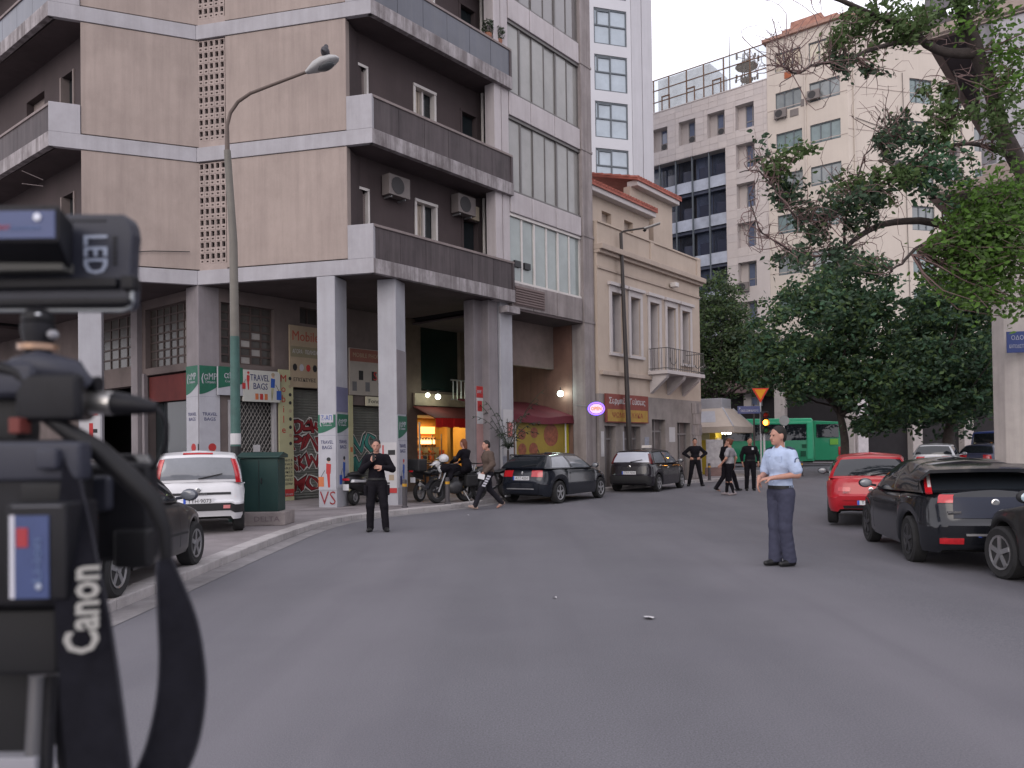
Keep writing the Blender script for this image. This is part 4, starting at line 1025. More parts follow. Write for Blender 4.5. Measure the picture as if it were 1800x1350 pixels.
BARK = M('bark', (0.055, 0.045, 0.042), rough=0.95, var=0.3, scale=6, bump=0.5)
TWIG = M('twig_bark', (0.15, 0.10, 0.095), rough=0.95, var=0.25, scale=6)

def leaves_obj(name, pts, size, mats, parent, seed, zflat=0.5, mi=None):
    """one mesh of small folded leaves at the given points"""
    rg = np.random.default_rng(seed); n = len(pts)
    t = rg.normal(size=(n, 3)); t[:, 2] *= 0.6; t[:, 2] -= 0.25; t /= np.linalg.norm(t, axis=1)[:, None]
    u = rg.normal(size=(n, 3)); u[:, 2] *= zflat; b = np.cross(t, u); b /= np.linalg.norm(b, axis=1)[:, None]
    nn = np.cross(t, b)
    s = size * rg.uniform(0.6, 1.35, n)[:, None]
    v = np.empty((n, 6, 3))
    v[:, 0] = pts - t * s * 0.5; v[:, 1] = pts - t * s * 0.1 + b * s * 0.27 + nn * s * 0.08; v[:, 2] = pts + t * s * 0.6
    v[:, 3] = pts - t * s * 0.1 - b * s * 0.27 + nn * s * 0.08
    v[:, 4] = pts + t * s * 0.22 + b * s * .2 + nn * s * .05; v[:, 5] = pts + t * s * .22 - b * s * .2 + nn * s * .05
    k = np.arange(n)[:, None] * 6
    f = np.concatenate([k + np.array([[0, 2, 4, 1]]), k + np.array([[0, 3, 5, 2]])], axis=1).reshape(-1, 4)
    vv = v.reshape(-1, 3); org = np.array([vv[:, 0].mean(), vv[:, 1].mean(), vv[:, 2].min()])
    me = bpy.data.meshes.new(name); me.vertices.add(len(vv)); me.vertices.foreach_set('co', (vv - org).ravel())
    me.loops.add(f.size); me.polygons.add(len(f)); me.loops.foreach_set('vertex_index', f.ravel().astype(np.int32))
    me.polygons.foreach_set('loop_start', np.arange(0, f.size, 4, dtype=np.int32)); me.polygons.foreach_set('loop_total', np.full(len(f), 4, dtype=np.int32))
    for m in (mats if isinstance(mats, (list, tuple)) else [mats]): me.materials.append(m)
    if mi is not None: me.polygons.foreach_set('material_index', np.repeat(mi, 2).astype(np.int32))
    me.update(calc_edges=True)
    o = bpy.data.objects.new(name, me); COL.objects.link(o)
    if parent: o.parent = parent; o.location = Vector(org) - chain_origin(parent, False)
    else: o.location = org
    return o

def crown_points(rg, lobes, n_cl, per, spread):
    """clumps spread through the outer part of several lobes"""
    out = []
    for (c, r, w) in lobes:
        k = int(n_cl * w)
        d = rg.normal(size=(k, 3)); d /= np.linalg.norm(d, axis=1)[:, None]
        q = np.array(c) + d * np.array(r) * (rg.uniform(0.15, 1.0, k) ** 0.45)[:, None]
        for p in q:
            m_ = int(per * rg.uniform(0.4, 1.5)); sp = spread * rg.uniform(0.6, 1.3)
            out.append(p + rg.normal(size=(m_, 3)) * np.array([sp, sp, sp * 0.6]))
    return np.concatenate(out)

def limb(m, a, b, r0, r1, rg, bend=0.12, n=6, sides=7):
    a = np.array(a, float); b = np.array(b, float); L_ = np.linalg.norm(b - a)
    off = rg.normal(size=3) * L_ * bend; pts = []; rr = []
    for i in range(n + 1):
        t = i / n; p = a + (b - a) * t + off * math.sin(math.pi * t) + rg.normal(size=3) * L_ * 0.012 * (0 < i < n)
        pts.append(p); rr.append(r0 + (r1 - r0) * t)
    m.tube(pts, rr, sides); return pts

def round_tree(name, base, label, lobes, trunk_h, r, leaf, mats, n_cl, per, spread, seed, twigs=26, weights=None, group=None):
    rg = np.random.default_rng(seed)
    t = thing(name, base, label, 'tree', group)
    m = MB(); top = np.array([base[0] + rg.normal() * .2, base[1] + rg.normal() * .2, trunk_h])
    limb(m, base, top, r, r * 0.7, rg, 0.04, 7, 9)
    allp = crown_points(rg, lobes, n_cl, per, spread)
    for c, rad, w in lobes: limb(m, top, np.array(c) - np.array([0, 0, rad[2] * .2]), r * 0.5, r * 0.15, rg, 0.08)
    for i in rg.choice(len(allp), twigs): limb(m, top + np.array([0, 0, rg.uniform(0, 1.5)]), allp[i], r * 0.25, 0.012, rg, 0.1, 5, 5)
    m.build('trunk', BARK, t, smooth=70)
    mi = rg.choice(len(mats), len(allp), p=weights) if len(mats) > 1 else None
    leaves_obj('crown', allp, leaf, mats, t, seed + 1, mi=mi)
    return t

round_tree('street_tree', (16.6, 40.0, 0.0), 'broad dark green tree in the middle of the junction, in front of the beige office', [((15.6, 40, 7.0), (3.6, 3.4, 2.9), 1.0), ((18.0, 40.5, 6.6), (3.0, 3.0, 3.0), 0.7), ((13.9, 39.5, 5.2), (2.2, 2.2, 1.6), 0.4), ((17.0, 40, 9.3), (2.5, 2.5, 1.7), 0.45), ((17.2, 38.4, 3.9), (1.5, 1.3, 1.9), 0.35)],
           3.0, 0.24, 0.24, [LF_DARK, LF_BLUE, LF_MID], 150, 62, 0.31, 11, weights=[0.42, 0.26, 0.32])
round_tree('street_tree', (20.3, 36.6, 0.0), 'dark tree with a low crown over the silver car', [((19.9, 36.5, 5.6), (2.6, 2.6, 3.0), 1.0), ((21.2, 36.5, 4.2), (2.0, 2.0, 1.9), 0.5), ((18.6, 36, 4.2), (1.7, 1.7, 1.7), 0.4), ((20.6, 36.5, 8.1), (2.2, 2.2, 1.6), 0.4)],
           2.4, 0.32, 0.22, [LF_DARK, LF_BLUE, LF_MID], 145, 62, 0.30, 21, weights=[0.50, 0.25, 0.25])
round_tree('street_tree', (12.6, 49.0, 0.0), 'olive green tree rising behind the cream townhouse', [((12.9, 49, 8.8), (1.9, 2.0, 3.4), 1.0), ((14.3, 49, 7.2), (1.5, 1.6, 2.2), 0.5), ((12.3, 49, 5.8), (1.6, 1.6, 2.0), 0.4), ((15.0, 48.5, 6.2), (1.2, 1.3, 1.4), 0.25)],
           4.0, 0.2, 0.20, [LF_OLIVE, LF_MID, LF_DARK], 150, 62, 0.34, 31, weights=[0.5, 0.35, 0.15])
round_tree('street_tree', (24.5, 44.0, 0.0), 'darker tree behind the silver car, low at the end of the street', [((24.5, 44, 5.2), (3.4, 3.0, 3.4), 1.0), ((21.5, 44, 4.0), (2.2, 2, 2.2), 0.5)],
           2.4, 0.24, 0.30, [LF_DARK, LF_MID], 130, 40, 0.45, 41, weights=[0.75, 0.25])

# ---- the big leaning tree over the parked cars: long limbs, bare twigs, separate tufts of leaf
def Q(u, v, y):           # point seen at photo column u / row v, y metres down the street
    x = (u - 900) / 1400.0 * y; return np.array([x, y, 1.58 + (786 - (u - 900) * 0.014 - v) / 1400.0 * y])
rg = np.random.default_rng(5)
big = thing('leaning_tree', (11.9, 13.2, 0.03), 'large tree leaning in over the parked cars with long bare limbs and bright tufts', 'tree')
m = MB()
def path(pts, r0, r1, sides=9):
    pts = [np.array(p) for p in pts]; fine = []
    for i in range(len(pts) - 1):
        p0, p1, p2, p3 = pts[max(i - 1, 0)], pts[i], pts[i + 1], pts[min(i + 2, len(pts) - 1)]
        for k in range(4):
            u = k / 4; fine.append(0.5 * (2 * p1 + (p2 - p0) * u + (2 * p0 - 5 * p1 + 4 * p2 - p3) * u * u + (3 * p1 - p0 - 3 * p2 + p3) * u ** 3))
    fine.append(pts[-1]); n = len(fine)
    m.tube([p + rg.normal(size=3) * 0.012 for p in fine], [r0 + (r1 - r0) * (i / (n - 1)) ** 0.6 for i in range(n)], sides); return fine
trunk = path([(11.9, 13.2, -0.1), (10.9, 13.2, 2.0), (9.5, 13.0, 4.2), Q(1796, 275, 13), Q(1752, 140, 12.8), Q(1703, 0, 12.5), Q(1660, -160, 12.4), Q(1600, -330, 12.2)], 0.24, 0.065, 10)
l_low = path([(9.6, 13.0, 4.1), Q(1770, 425, 13), Q(1690, 400, 13), Q(1600, 386, 12.8), Q(1530, 405, 12.6), Q(1490, 440, 12.5)], 0.115, 0.035)
l_low2 = path([Q(1690, 400, 13), Q(1640, 420, 12.7), Q(1600, 455, 12.4), Q(1570, 480, 12.2)], 0.05, 0.015, 6)
l_mid = path([Q(1796, 275, 13), Q(1735, 252, 12.6), Q(1640, 262, 12.4), Q(1570, 320, 12.2), Q(1505, 335, 12.0)], 0.05, 0.012, 6)
l_mid2 = path([Q(1640, 262, 12.4), Q(1680, 220, 12.2), Q(1700, 170, 12.0), Q(1690, 120, 12)], 0.03, 0.01, 6)
l_top = path([Q(1735, 90, 12.7), Q(1660, 82, 12.6), Q(1600, 40, 12.4), Q(1520, 8, 12.2), Q(1430, -30, 12)], 0.10, 0.025)
l_top2 = path([Q(1640, 66, 12.5), Q(1570, 75, 12.3), Q(1500, 100, 12.1), Q(1448, 108, 12), Q(1411, 125, 11.9), Q(1385, 110, 11.8)], 0.05, 0.012, 6)
l_left = path([Q(1505, 335, 12.0), Q(1470, 380, 12), Q(1420, 385, 11.9), Q(1380, 350, 11.8), Q(1345, 300, 11.7), Q(1310, 300, 11.6)], 0.03, 0.008, 5)
l_left2 = path([Q(1490, 440, 12.5), Q(1440, 450, 12.2), Q(1380, 430, 12), Q(1340, 400, 11.8), Q(1325, 340, 11.7)], 0.03, 0.007, 5)
l_left3 = path([Q(1490, 440, 12.5), Q(1495, 380, 12.3), Q(1510, 320, 12.2), Q(1540, 260, 12.1), Q(1590, 235, 12)], 0.028, 0.008, 5)
m.build('trunk', BARK, big, smooth=70)
# tufts: (u, v, y, radius px, leaves, material index, leaf size)
tufts = [(1560, 40, 12.4, 55, 620, 1, .085), (1500, 45, 12.2, 34, 300, 1, .08), (1610, 60, 12.4, 50, 480, 1, .085), (1500, 90, 12.1, 24, 170, 2, .08), (1700, 15, 12.5, 38, 300, 1, .085), (1650, 15, 12.5, 34, 200, 1, .085), (1745, 30, 12.5, 45, 330, 0, .09), (1785, 60, 12.4, 55, 400, 0, .09), (1785, 130, 12.4, 50, 360, 0, .09), (1765, 180, 12.4, 35, 150, 1, .085), (1740, 150, 12.4, 30, 90, 1, .085),
         (1650, 160, 12.2, 26, 170, 1, .08), (1640, 195, 12.2, 34, 260, 1, .08), (1585, 240, 12.1, 45, 420, 2, .08), (1610, 225, 12.1, 30, 220, 2, .08), (1670, 215, 12.2, 36, 300, 1, .08), (1560, 265, 12, 30, 220, 2, .08), (1500, 130, 12, 20, 90, 2, .08), (1560, 130, 12, 22, 90, 2, .075), (1470, 60, 12.1, 28, 160, 1, .08),
         (1620, 310, 12.3, 48, 520, 3, .085), (1665, 315, 12.4, 46, 480, 3, .085), (1580, 320, 12.3, 34, 260, 1, .08), (1715, 310, 12.4, 26, 150, 3, .08), (1525, 315, 12.1, 38, 330, 1, .08), (1550, 300, 12.1, 26, 150, 1, .08), (1380, 288, 11.8, 30, 220, 1, .075), (1425, 275, 11.8, 26, 170, 1, .075), (1410, 340, 11.9, 48, 420, 2, .08), (1450, 350, 11.9, 40, 330, 2, .08), (1500, 365, 12.1, 44, 380, 2, .08), (1540, 345, 12.2, 34, 240, 2, .08), (1490, 400, 12.3, 32, 200, 2, .08), (1555, 380, 12.3, 24, 110, 2, .08), (1440, 440, 12, 34, 200, 2, .08), (1390, 455, 12, 34, 190, 2, .08), (1480, 450, 12.2, 40, 240, 2, .08),
         (1758, 350, 12.0, 30, 260, 0, .09), (1785, 330, 11.8, 40, 520, 0, .09), (1742, 395, 11.9, 30, 260, 0, .09), (1765, 410, 11.7, 55, 900, 0, .09), (1800, 400, 11.6, 50, 800, 0, .09), (1795, 470, 11.7, 55, 800, 0, .09), (1750, 460, 11.8, 46, 560, 0, .09), (1800, 540, 11.8, 45, 480, 0, .09), (1738, 440, 12, 28, 180, 0, .09), (1755, 515, 12, 46, 460, 0, .09), (1725, 500, 12.2, 36, 240, 0, .09), (1795, 240, 12.2, 30, 120, 1, .09), (1810, 190, 12.2, 40, 200, 1, .09), (1830, 460, 11.6, 55, 700, 0, .09), (1840, 340, 11.6, 55, 600, 0, .09)]
pts = []; mi = []; sz = []
limbs = trunk + l_low + l_low2 + l_mid + l_mid2 + l_top + l_top2 + l_left + l_left2 + l_left3
limbs = np.array(limbs)
tw = MB()
for (u, v, y, rp, n, k, s_) in tufts:
    c = Q(u, v, y); r = rp / 1400 * y
    j = np.argmin(np.linalg.norm(limbs - c, axis=1)); a = limbs[j]
    nb = max(3, n // 60); ends = []
    for q in range(nb):
        e_ = c + rg.normal(size=3) * r * np.array([0.6, 0.6, 0.55]); ends.append((a, limb(tw, a, e_, 0.014, 0.004, rg, 0.12, 4, 4)))
    for q in range(n):
        br = ends[rg.integers(nb)][1]; t_ = rg.uniform(0.45, 1.0) * (len(br) - 1); i = min(int(t_), len(br) - 2)
        p = br[i] + (br[i + 1] - br[i]) * (t_ - i) + rg.normal(size=3) * r * 0.24; pts.append(p + (rg.normal(size=3) * 0.07 if k == 0 else 0)); mi.append(k if rg.random() > (0.34 if k == 0 else 0.12) else 1)
# bare curling twigs
for (u0, u1, v0, v1, y, n) in ((1335, 1500, -20, 150, 11.9, 60), (1500, 1640, 70, 200, 12.0, 40), (1310, 1480, 250, 450, 11.8, 75), (1480, 1600, 260, 420, 12.1, 40), (1380, 1560, 400, 480, 12.1, 34), (1640, 1800, 60, 300, 12.3, 34)):
    for q in range(n):
        e_ = Q(rg.uniform(u0, u1), rg.uniform(v0, v1), y + rg.normal() * .3)
        j = np.argsort(np.linalg.norm(limbs - e_, axis=1))[rg.integers(0, 6)]; a = limbs[j]
        if np.linalg.norm(a - e_) > 1.9: a = e_ + (a - e_) * 0.5 * rg.uniform(.4, .8)
        br = limb(tw, a, e_, 0.009, 0.003, rg, 0.2, 6, 4)
        for w in range(2):
            i = rg.integers(2, 6); limb(tw, br[i], br[i] + rg.normal(size=3) * 0.16, 0.004, 0.002, rg, 0.2, 3, 3)
tag(tw.build('twigs', TWIG, big), kind='stuff')
pts = np.array(pts); mi = np.array(mi)
leaves_obj('crown', pts, 0.088, [LF_BRIGHT, LF_MID, LF_DARK, LF_BLUE], big, 77, mi=mi)
# ================================================================= cars
def PAINT(name, col, metal=0.0, rough=0.28):
    return M(name, col, rough=rough, var=0.05, scale=3, metal=metal, spec=0.4, coat=0.35)
CGLASS = GLASS('car_glass', (0.015, 0.018, 0.022), rough=0.03, spec=0.7, var=0.1)
CGLASSB = GLASS('car_glass_pale', (0.16, 0.17, 0.19), rough=0.05, spec=1.0, var=0.25)
TYRE = M('tyre_rubber', (0.018, 0.018, 0.019), rough=0.85, var=0.2, scale=8)
RIM = M('alloy_rim', (0.32, 0.32, 0.33), rough=0.35, metal=0.7, var=0.1)
RIMD = M('dark_rim', (0.05, 0.05, 0.055), rough=0.4, metal=0.5, var=0.1)
TAIL = M('tail_lamp_red', (0.42, 0.012, 0.018), rough=0.15, spec=0.6, var=0.2, scale=20, coat=0.5)
TAILW = M('tail_lamp_clear', (0.55, 0.52, 0.52), rough=0.15, spec=0.6, var=0.2, scale=25)
HEADL = M('head_lamp', (0.45, 0.46, 0.48), rough=0.12, spec=0.8, var=0.2, scale=20)
PLATE = M('number_plate', (0.55, 0.55, 0.57), rough=0.5, var=0.05)
PLBLUE = M('plate_euro_blue', (0.03, 0.08, 0.42), rough=0.5)
TRIMB = M('black_trim', (0.02, 0.02, 0.022), rough=0.55, var=0.1)
UNDER = M('underbody', (0.01, 0.01, 0.01), rough=0.9)
AMB = M('amber_lens', (0.5, 0.17, 0.02), rough=0.2)
CHROME = M('chrome', (0.6, 0.6, 0.6), rough=0.12, metal=1.0)

def interp(x, pts):
    if x <= pts[0][0]: return pts[0][1]
    for (a, u), (b, v) in zip(pts[:-1], pts[1:]):
        if x <= b: 
            t = (x - a) / (b - a); t = t * t * (3 - 2 * t) * 0.5 + t * 0.5
            return u + (v - u) * t
    return pts[-1][1]

class Car:
    def __init__(c, label, loc, heading, paint, L=4.1, W=1.70, H=1.45, wb=2.5, rw=0.305, fo=0.8, zb=0.2, shoulder=None, cowl=0.62, rf=0.05, rr=-1.45, tb=-1.85,
                 wbelt=0.80, wroof=0.60, nF=4.2, nR=6.5, rake=0.10, group=None, rim=RIM, glass=CGLASS, sideglass=None, scale=1.0, name='parked_car', roofm=None, cat='car', rearw=0.86):
        c.L, c.W, c.H, c.rw, c.zb = L, W, H, rw, zb
        c.root = thing(name, loc, label, cat, group, rz=-heading, scale=scale)
        c.paint = paint
        yf = L / 2; c.yw = (yf - fo, yf - fo - wb); ra = rw + 0.055
        sh = shoulder or [(-L / 2, 0.98), (0, 0.95), (cowl, 0.93), (L / 2 - 0.35, 0.76), (L / 2, 0.66)]
        # plan outline sampled by arc length (right side, front centre -> rear centre)
        th = np.linspace(0, math.pi, 4000); cx, sx = np.cos(th), np.sin(th)
        n_ = np.where(cx > 0, nF, nR)
        X = np.abs(sx) ** (2 / n_); Y = np.sign(cx) * np.abs(cx) ** (2 / n_)
        d = np.concatenate([[0], np.cumsum(np.hypot(np.diff(X * W / 2), np.diff(Y * L / 2)))]); NP = 110
        t = np.linspace(0, d[-1], NP); c.ux = np.interp(t, d, X); c.uy = np.interp(t, d, Y); c.NP = NP
        c.prF = [(0, -0.07), (0.18, -0.01), (0.42, 0.0), (0.7, -0.03), (0.9, -0.10), (1, -0.2)]
        c.prR = [(0, -0.07), (0.2, -0.01), (0.44, 0.0), (0.50, -0.045), (0.85, -0.045 - rake * 0.7), (1, -0.07 - rake)]
        c.prW = [(0, -0.045), (0.12, -0.012), (0.45, 0.0), (0.8, -0.02), (0.93, -0.045), (1, -0.085)]
        c.sh = sh; c.ra = ra
        rows = []
        fs = [0, 0.04, 0.10, 0.2, 0.3, 0.4, 0.44, 0.47, 0.5, 0.6, 0.7, 0.8, 0.88, 0.94, 0.98, 1.0]
        for f in fs: rows.append(c.ring(f))
        m = MB(); m.mat(0)
        full = [c.mirror(r) for r in rows]
        m.rings(full, closed=True, caps=False)
        top = full[-1]; prev = top; tops = [top]
        for g in (0.12, 0.35, 0.65, 1.0):
            tops.append([Vector((p.x * (1 - g), p.y * (1 - 0.01 * g), p.z + 0.045 * (1 - (1 - g) ** 2))) for p in top])
        m.rings(tops, closed=True, caps=False)
        m.mat(1)
        low = full[0]; ins = []; ins2 = []
        for p in low:
            k = max(0.0, (abs(p.x) - 0.24) / max(abs(p.x), 1e-4)) if abs(p.x) > 0.3 else 0.9
            ins.append(Vector((p.x * k, p.y * 0.93, p.z + 0.01))); ins2.append(Vector((p.x * k, p.y * 0.93, zb + 0.03)))
        m.rings([ins2, ins, low], closed=True, caps=False); m.poly([tuple(p) for p in ins2])
        c.body = m.build('body', [paint, UNDER], c.root, local=True, smooth=38)
        # ---- greenhouse
        zA = interp(cowl, sh) + 0.02; zC = interp(tb, sh) + 0.0
        c.bot = [(0, cowl + 0.16, zA + 0.035), (wbelt * 0.55, cowl + 0.11, zA + 0.03), (wbelt * 0.86, cowl, zA + 0.01), (wbelt, cowl - 0.14, zA - 0.01), (wbelt + 0.015, (cowl + tb) * .5 + 0.1, (zA + zC) / 2 - 0.005), (wbelt - 0.015, tb + 0.30, zC), (wbelt * 0.93, tb + 0.10, zC), (wbelt * 0.72, tb + 0.02, zC + 0.01), (0, tb - 0.02, zC + 0.015)]
        Hr = H - 0.05
        c.top = [(0, rf + 0.10, Hr), (wroof * 0.55, rf + 0.07, Hr - 0.005), (wroof * 0.88, rf - 0.0, Hr - 0.02), (wroof, rf - 0.13, Hr - 0.035), (wroof + 0.01, (rf + rr) * .5, Hr - 0.02), (wroof - 0.02, rr + 0.22, Hr - 0.05), (wroof * 0.93, rr + 0.06, Hr - 0.05), (wroof * 0.7, rr, Hr - 0.04), (0, rr - 0.02, Hr - 0.025)]
        qs = np.linspace(0, 8, 65)
        g = MB()
        rows = [c.mirror([c.G(q, t) for q in qs]) for t in (0, 0.15, 0.35, 0.6, 0.8, 0.93, 1.0)]
        g.rings(rows, closed=True, caps=False)
        topr = rows[-1]; tops = [topr]; yc = (rf + rr) / 2
        for s, dz in ((0.93, 0.018), (0.8, 0.032), (0.55, 0.045), (0.25, 0.05), (0.02, 0.052)):
            tops.append([Vector((p.x * s, yc + (p.y - yc) * s, p.z + (0.0 if s > .9 else 0) + dz)) for p in topr])
        g.rings(tops, closed=True, caps=True)
        c.roof = g.build('roof', roofm or paint, c.root, local=True, smooth=50)
        c.glass(0.0, 2.05, 0.10, 0.93, 'windscreen', glass, both=True)
        sg = sideglass or glass
        c.glass(3.05, 4.05, 0.07, 0.88, 'side_window', sg); c.glass(4.18, 5.15, 0.07, 0.88, 'side_window', sg)
        c.glass(7 - (rearw - .3), 8.0, 0.10, 0.90, 'rear_window', glass, both=True)
        # ---- wheels
        for yw in c.yw:
            for sd in (-1, 1):
                xw = sd * (W / 2 - 0.125)
                w = MB(); b = 0.10
                w.lathe([(rw * 0.62, -b * .8), (rw * 0.9, -b), (rw, -b * .75), (rw, b * .75), (rw * .9, b), (rw * .62, b * .8)], (xw, yw, rw), 'x', 24)
                wo = w.build('wheel', TYRE, c.root, local=True, smooth=40)
                r_ = MB(); xo = xw + sd * b * 0.62
                r_.lathe([(rw * .64, 0), (rw * .66, sd * .03), (rw * .58, sd * .025), (rw * .55, -sd * .02)], (xo, yw, rw), 'x', 20, caps=False)
                for k in range(5):
                    a = k * 2 * math.pi / 5 + 0.3; u = Vector((0, math.cos(a), math.sin(a))); v = Vector((0, -math.sin(a), math.cos(a)))
                    o = Vector((xo - .005, yw, rw)); r_.obox(o + u * 0.02 - v * 0.028, u * (rw * .58 - .02), v * 0.056, Vector((sd * 0.028, 0, 0)))
                r_.lathe([(0.045, -.02), (0.045, sd * .035), (0.01, sd * .037)], (xo, yw, rw), 'x', 10)
                r_.build('rim', rim, wo, local=True, smooth=40)
                k_ = MB(); k_.lathe([(rw * .6, -.005), (rw * .6, .005)], (xw, yw, rw), 'x', 16); k_.build('brake_disc', UNDER, wo, local=True)
    def mirror(c, half): return half + [Vector((-p.x, p.y, p.z)) for p in half[-2:0:-1]]
    def zlow(c, y):
        z = c.zb + 0.02
        for yw in c.yw:
            d = abs(y - yw)
            if d < c.ra: z = max(z, c.rw + math.sqrt(c.ra ** 2 - d * d))
        return z
    def S(c, i, f):
        """body side point; i = fractional outline index 0 (front centre) .. NP-1 (rear centre)"""
        x = np.interp(i, np.arange(c.NP), c.ux); y = np.interp(i, np.arange(c.NP), c.uy)
        yy = y * c.L / 2
        end = interp(f, c.prF) if y > 0 else interp(f, c.prR)
        e = abs(y) ** 6
        yy += (end if y > 0 else -end) * e
        xx = x * (c.W / 2 + interp(f, c.prW))
        zs = interp(yy, c.sh); zl = c.zlow(yy) if x > 0.75 else c.zb + 0.02 + 0.06 * e
        return Vector((xx, yy, zl + f * (zs - zl)))
    def ring(c, f): return [c.S(i, f) for i in range(c.NP)]
    def i_of_y(c, y):
        """outline index of the flank point at y"""
        yy = c.uy * c.L / 2
        return float(np.interp(-y, -yy, np.arange(c.NP)))
    def G(c, q, t):
        def at(pl, q):
            i = min(int(q), 7); u = q - i
            def P(k): return Vector(pl[max(0, min(8, k))])
            p0, p1, p2, p3 = P(i - 1), P(i), P(i + 1), P(i + 2)
            if i == 0: p0 = Vector((-p2.x, p2.y, p2.z))
            if i == 7: p3 = Vector((-p1.x, p1.y, p1.z))
            return 0.5 * ((2 * p1) + (p2 - p0) * u + (2 * p0 - 5 * p1 + 4 * p2 - p3) * u * u + (3 * p1 - p0 - 3 * p2 + p3) * u ** 3)
        b, tt = at(c.bot, q), at(c.top, q)
        p = b.lerp(tt, t); ctr = Vector((0, (c.bot[0][1] + c.bot[8][1]) / 2, p.z))
        n = p - ctr; n.z = 0; n.normalize()
        return p + n * 0.045 * math.sin(math.pi * min(1, t * 0.95 + .02))
    def _patch(c, fn, u0, u1, v0, v1, nu, nv, off, sides):
        m = MB()
        for sd in sides:
            P = [[fn(lerp(u0, u1, i / nu), lerp(v0, v1, j / nv)) for i in range(nu + 1)] for j in range(nv + 1)]
            Nn = []
            for j in range(nv + 1):
                row = []
                for i in range(nu + 1):
                    a = P[j][min(i + 1, nu)] - P[j][max(i - 1, 0)]; b = P[min(j + 1, nv)][i] - P[max(j - 1, 0)][i]
                    n = a.cross(b); n = n.normalized() if n.length > 1e-9 else Vector((0, 0, 1))
                    q = P[j][i]; 
                    if n.dot(Vector((q.x, q.y * 0.5, 0.15))) < 0: n = -n
                    row.append(n)
                Nn.append(row)
            o = [[P[j][i] + Nn[j][i] * off for i in range(nu + 1)] for j in range(nv + 1)]
            l = [[P[j][i] - Nn[j][i] * 0.01 for i in range(nu + 1)] for j in range(nv + 1)]
            if sd < 0:
                o = [[Vector((-p.x, p.y, p.z)) for p in r] for r in o]; l = [[Vector((-p.x, p.y, p.z)) for p in r] for r in l]
            vs = [p for r in o for p in r] + [p for r in l for p in r]; k = (nu + 1) * (nv + 1); w = nu + 1; fs = []
            for j in range(nv):
                for i in range(nu): fs.append((j * w + i, j * w + i + 1, (j + 1) * w + i + 1, (j + 1) * w + i))
            for i in range(nu):
                fs.append((i, i + k, i + 1 + k, i + 1)); a = nv * w + i; fs.append((a, a + 1, a + 1 + k, a + k))
            for j in range(nv):
                a = j * w; fs.append((a, a + w, a + w + k, a + k)); a = j * w + nu; fs.append((a, a + k, a + w + k, a + w))
            m.add(vs, fs)
        return m
    def glass(c, q0, q1, t0, t1, name, mm, both=False):
        if both:
            if q0 < 4: fn = lambda u, t: (c.G(u, t) if u >= 0 else (lambda p: Vector((-p.x, p.y, p.z)))(c.G(-u, t))); a, b = -q1, q1
            else: fn = lambda u, t: (c.G(u, t) if u <= 8 else (lambda p: Vector((-p.x, p.y, p.z)))(c.G(16 - u, t))); a, b = q0, 16 - q0
            o = c._patch(fn, a, b, t0, t1, 20, 6, 0.006, [1]).build(name, mm, c.root, local=True, fixn=True, smooth=40)
            return o
        for sd in (1, -1):
            o = c._patch(c.G, q0, q1, t0, t1, 8, 6, 0.006, [sd]).build(name, mm, c.root, local=True, fixn=True, smooth=40)
        return o
    def gpatch(c, q0, q1, t0, t1, name, mm, off=0.012, sides=(1, -1)):
        for sd in sides: o = c._patch(c.G, q0, q1, t0, t1, 6, 6, off, [sd]).build(name, mm, c.root, local=True, fixn=True, smooth=40)
        return o
    def patch(c, i0, i1, f0, f1, name, mm, off=0.008, sides=(1, -1), nu=8, nv=4, slant=0.0, parent=None):
        fn = lambda u, v: c.S(u + slant * (v - f0), v)
        for sd in sides: o = c._patch(fn, i0, i1, f0, f1, nu, nv, off, [sd]).build(name, mm, parent or c.root, local=True, fixn=True, smooth=40)
        return o
    def across(c, i0, f0, f1, name, mm, off=0.006, front=False, nu=24, nv=4):
        """patch over the whole front or rear face; i0 = outline index where it stops"""
        last = c.NP - 1
        if front: fn = lambda u, v: (c.S(u, v) if u >= 0 else (lambda p: Vector((-p.x, p.y, p.z)))(c.S(-u, v))); a, b = -i0, i0
        else: fn = lambda u, v: (c.S(u, v) if u <= last else (lambda p: Vector((-p.x, p.y, p.z)))(c.S(2 * last - u, v))); a, b = i0, 2 * last - i0
        return c._patch(fn, a, b, f0, f1, nu, nv, off, [1]).build(name, mm, c.root, local=True, fixn=True, smooth=40)
    def doors(c, ys, handles, f0=0.06, f1=0.97, hm=None):
        for y in ys: 
            i = c.i_of_y(y); c.patch(i - 0.06, i + 0.06, f0, f1, 'door_seam', TRIMB, 0.0015, nu=1, nv=10)
        for y in handles:
            i = c.i_of_y(y); c.patch(i, i + 3.0, 0.80, 0.85, 'door_handle', hm or c.paint, 0.03, nu=4, nv=2)
    def plate(c, text, z, w=0.5, h=0.11, rear=True):
        y = -c.L / 2 + 0.002 if rear else c.L / 2
        # find rear face y at this height
        best = min((abs(c.S(c.NP - 1, f / 100).z - z), c.S(c.NP - 1, f / 100).y) for f in range(101))[1] if rear else max(c.S(0, f / 100).y for f in range(101))
        s = -1 if rear else 1
        m = MB(); m.box(0, best + s * 0.016, z, w, 0.012, h); p = m.build('number_plate', PLATE, c.root, local=True, bevel=0.003)
        m = MB(); m.box(s * (w / 2 - 0.022), best + s * 0.024, z, 0.04, 0.004, h - 0.006); m.build('euro_band', PLBLUE, p, local=True)
        xd = (1, 0, 0) if rear else (-1, 0, 0)
        text_mesh(text, 0.1, TRIMB, (0.02 if rear else -.02, best + s * 0.0225, z), xd, (0, 0, 1), 0.003, 'lettering', p, width=w * 0.78, local=True)
        return p
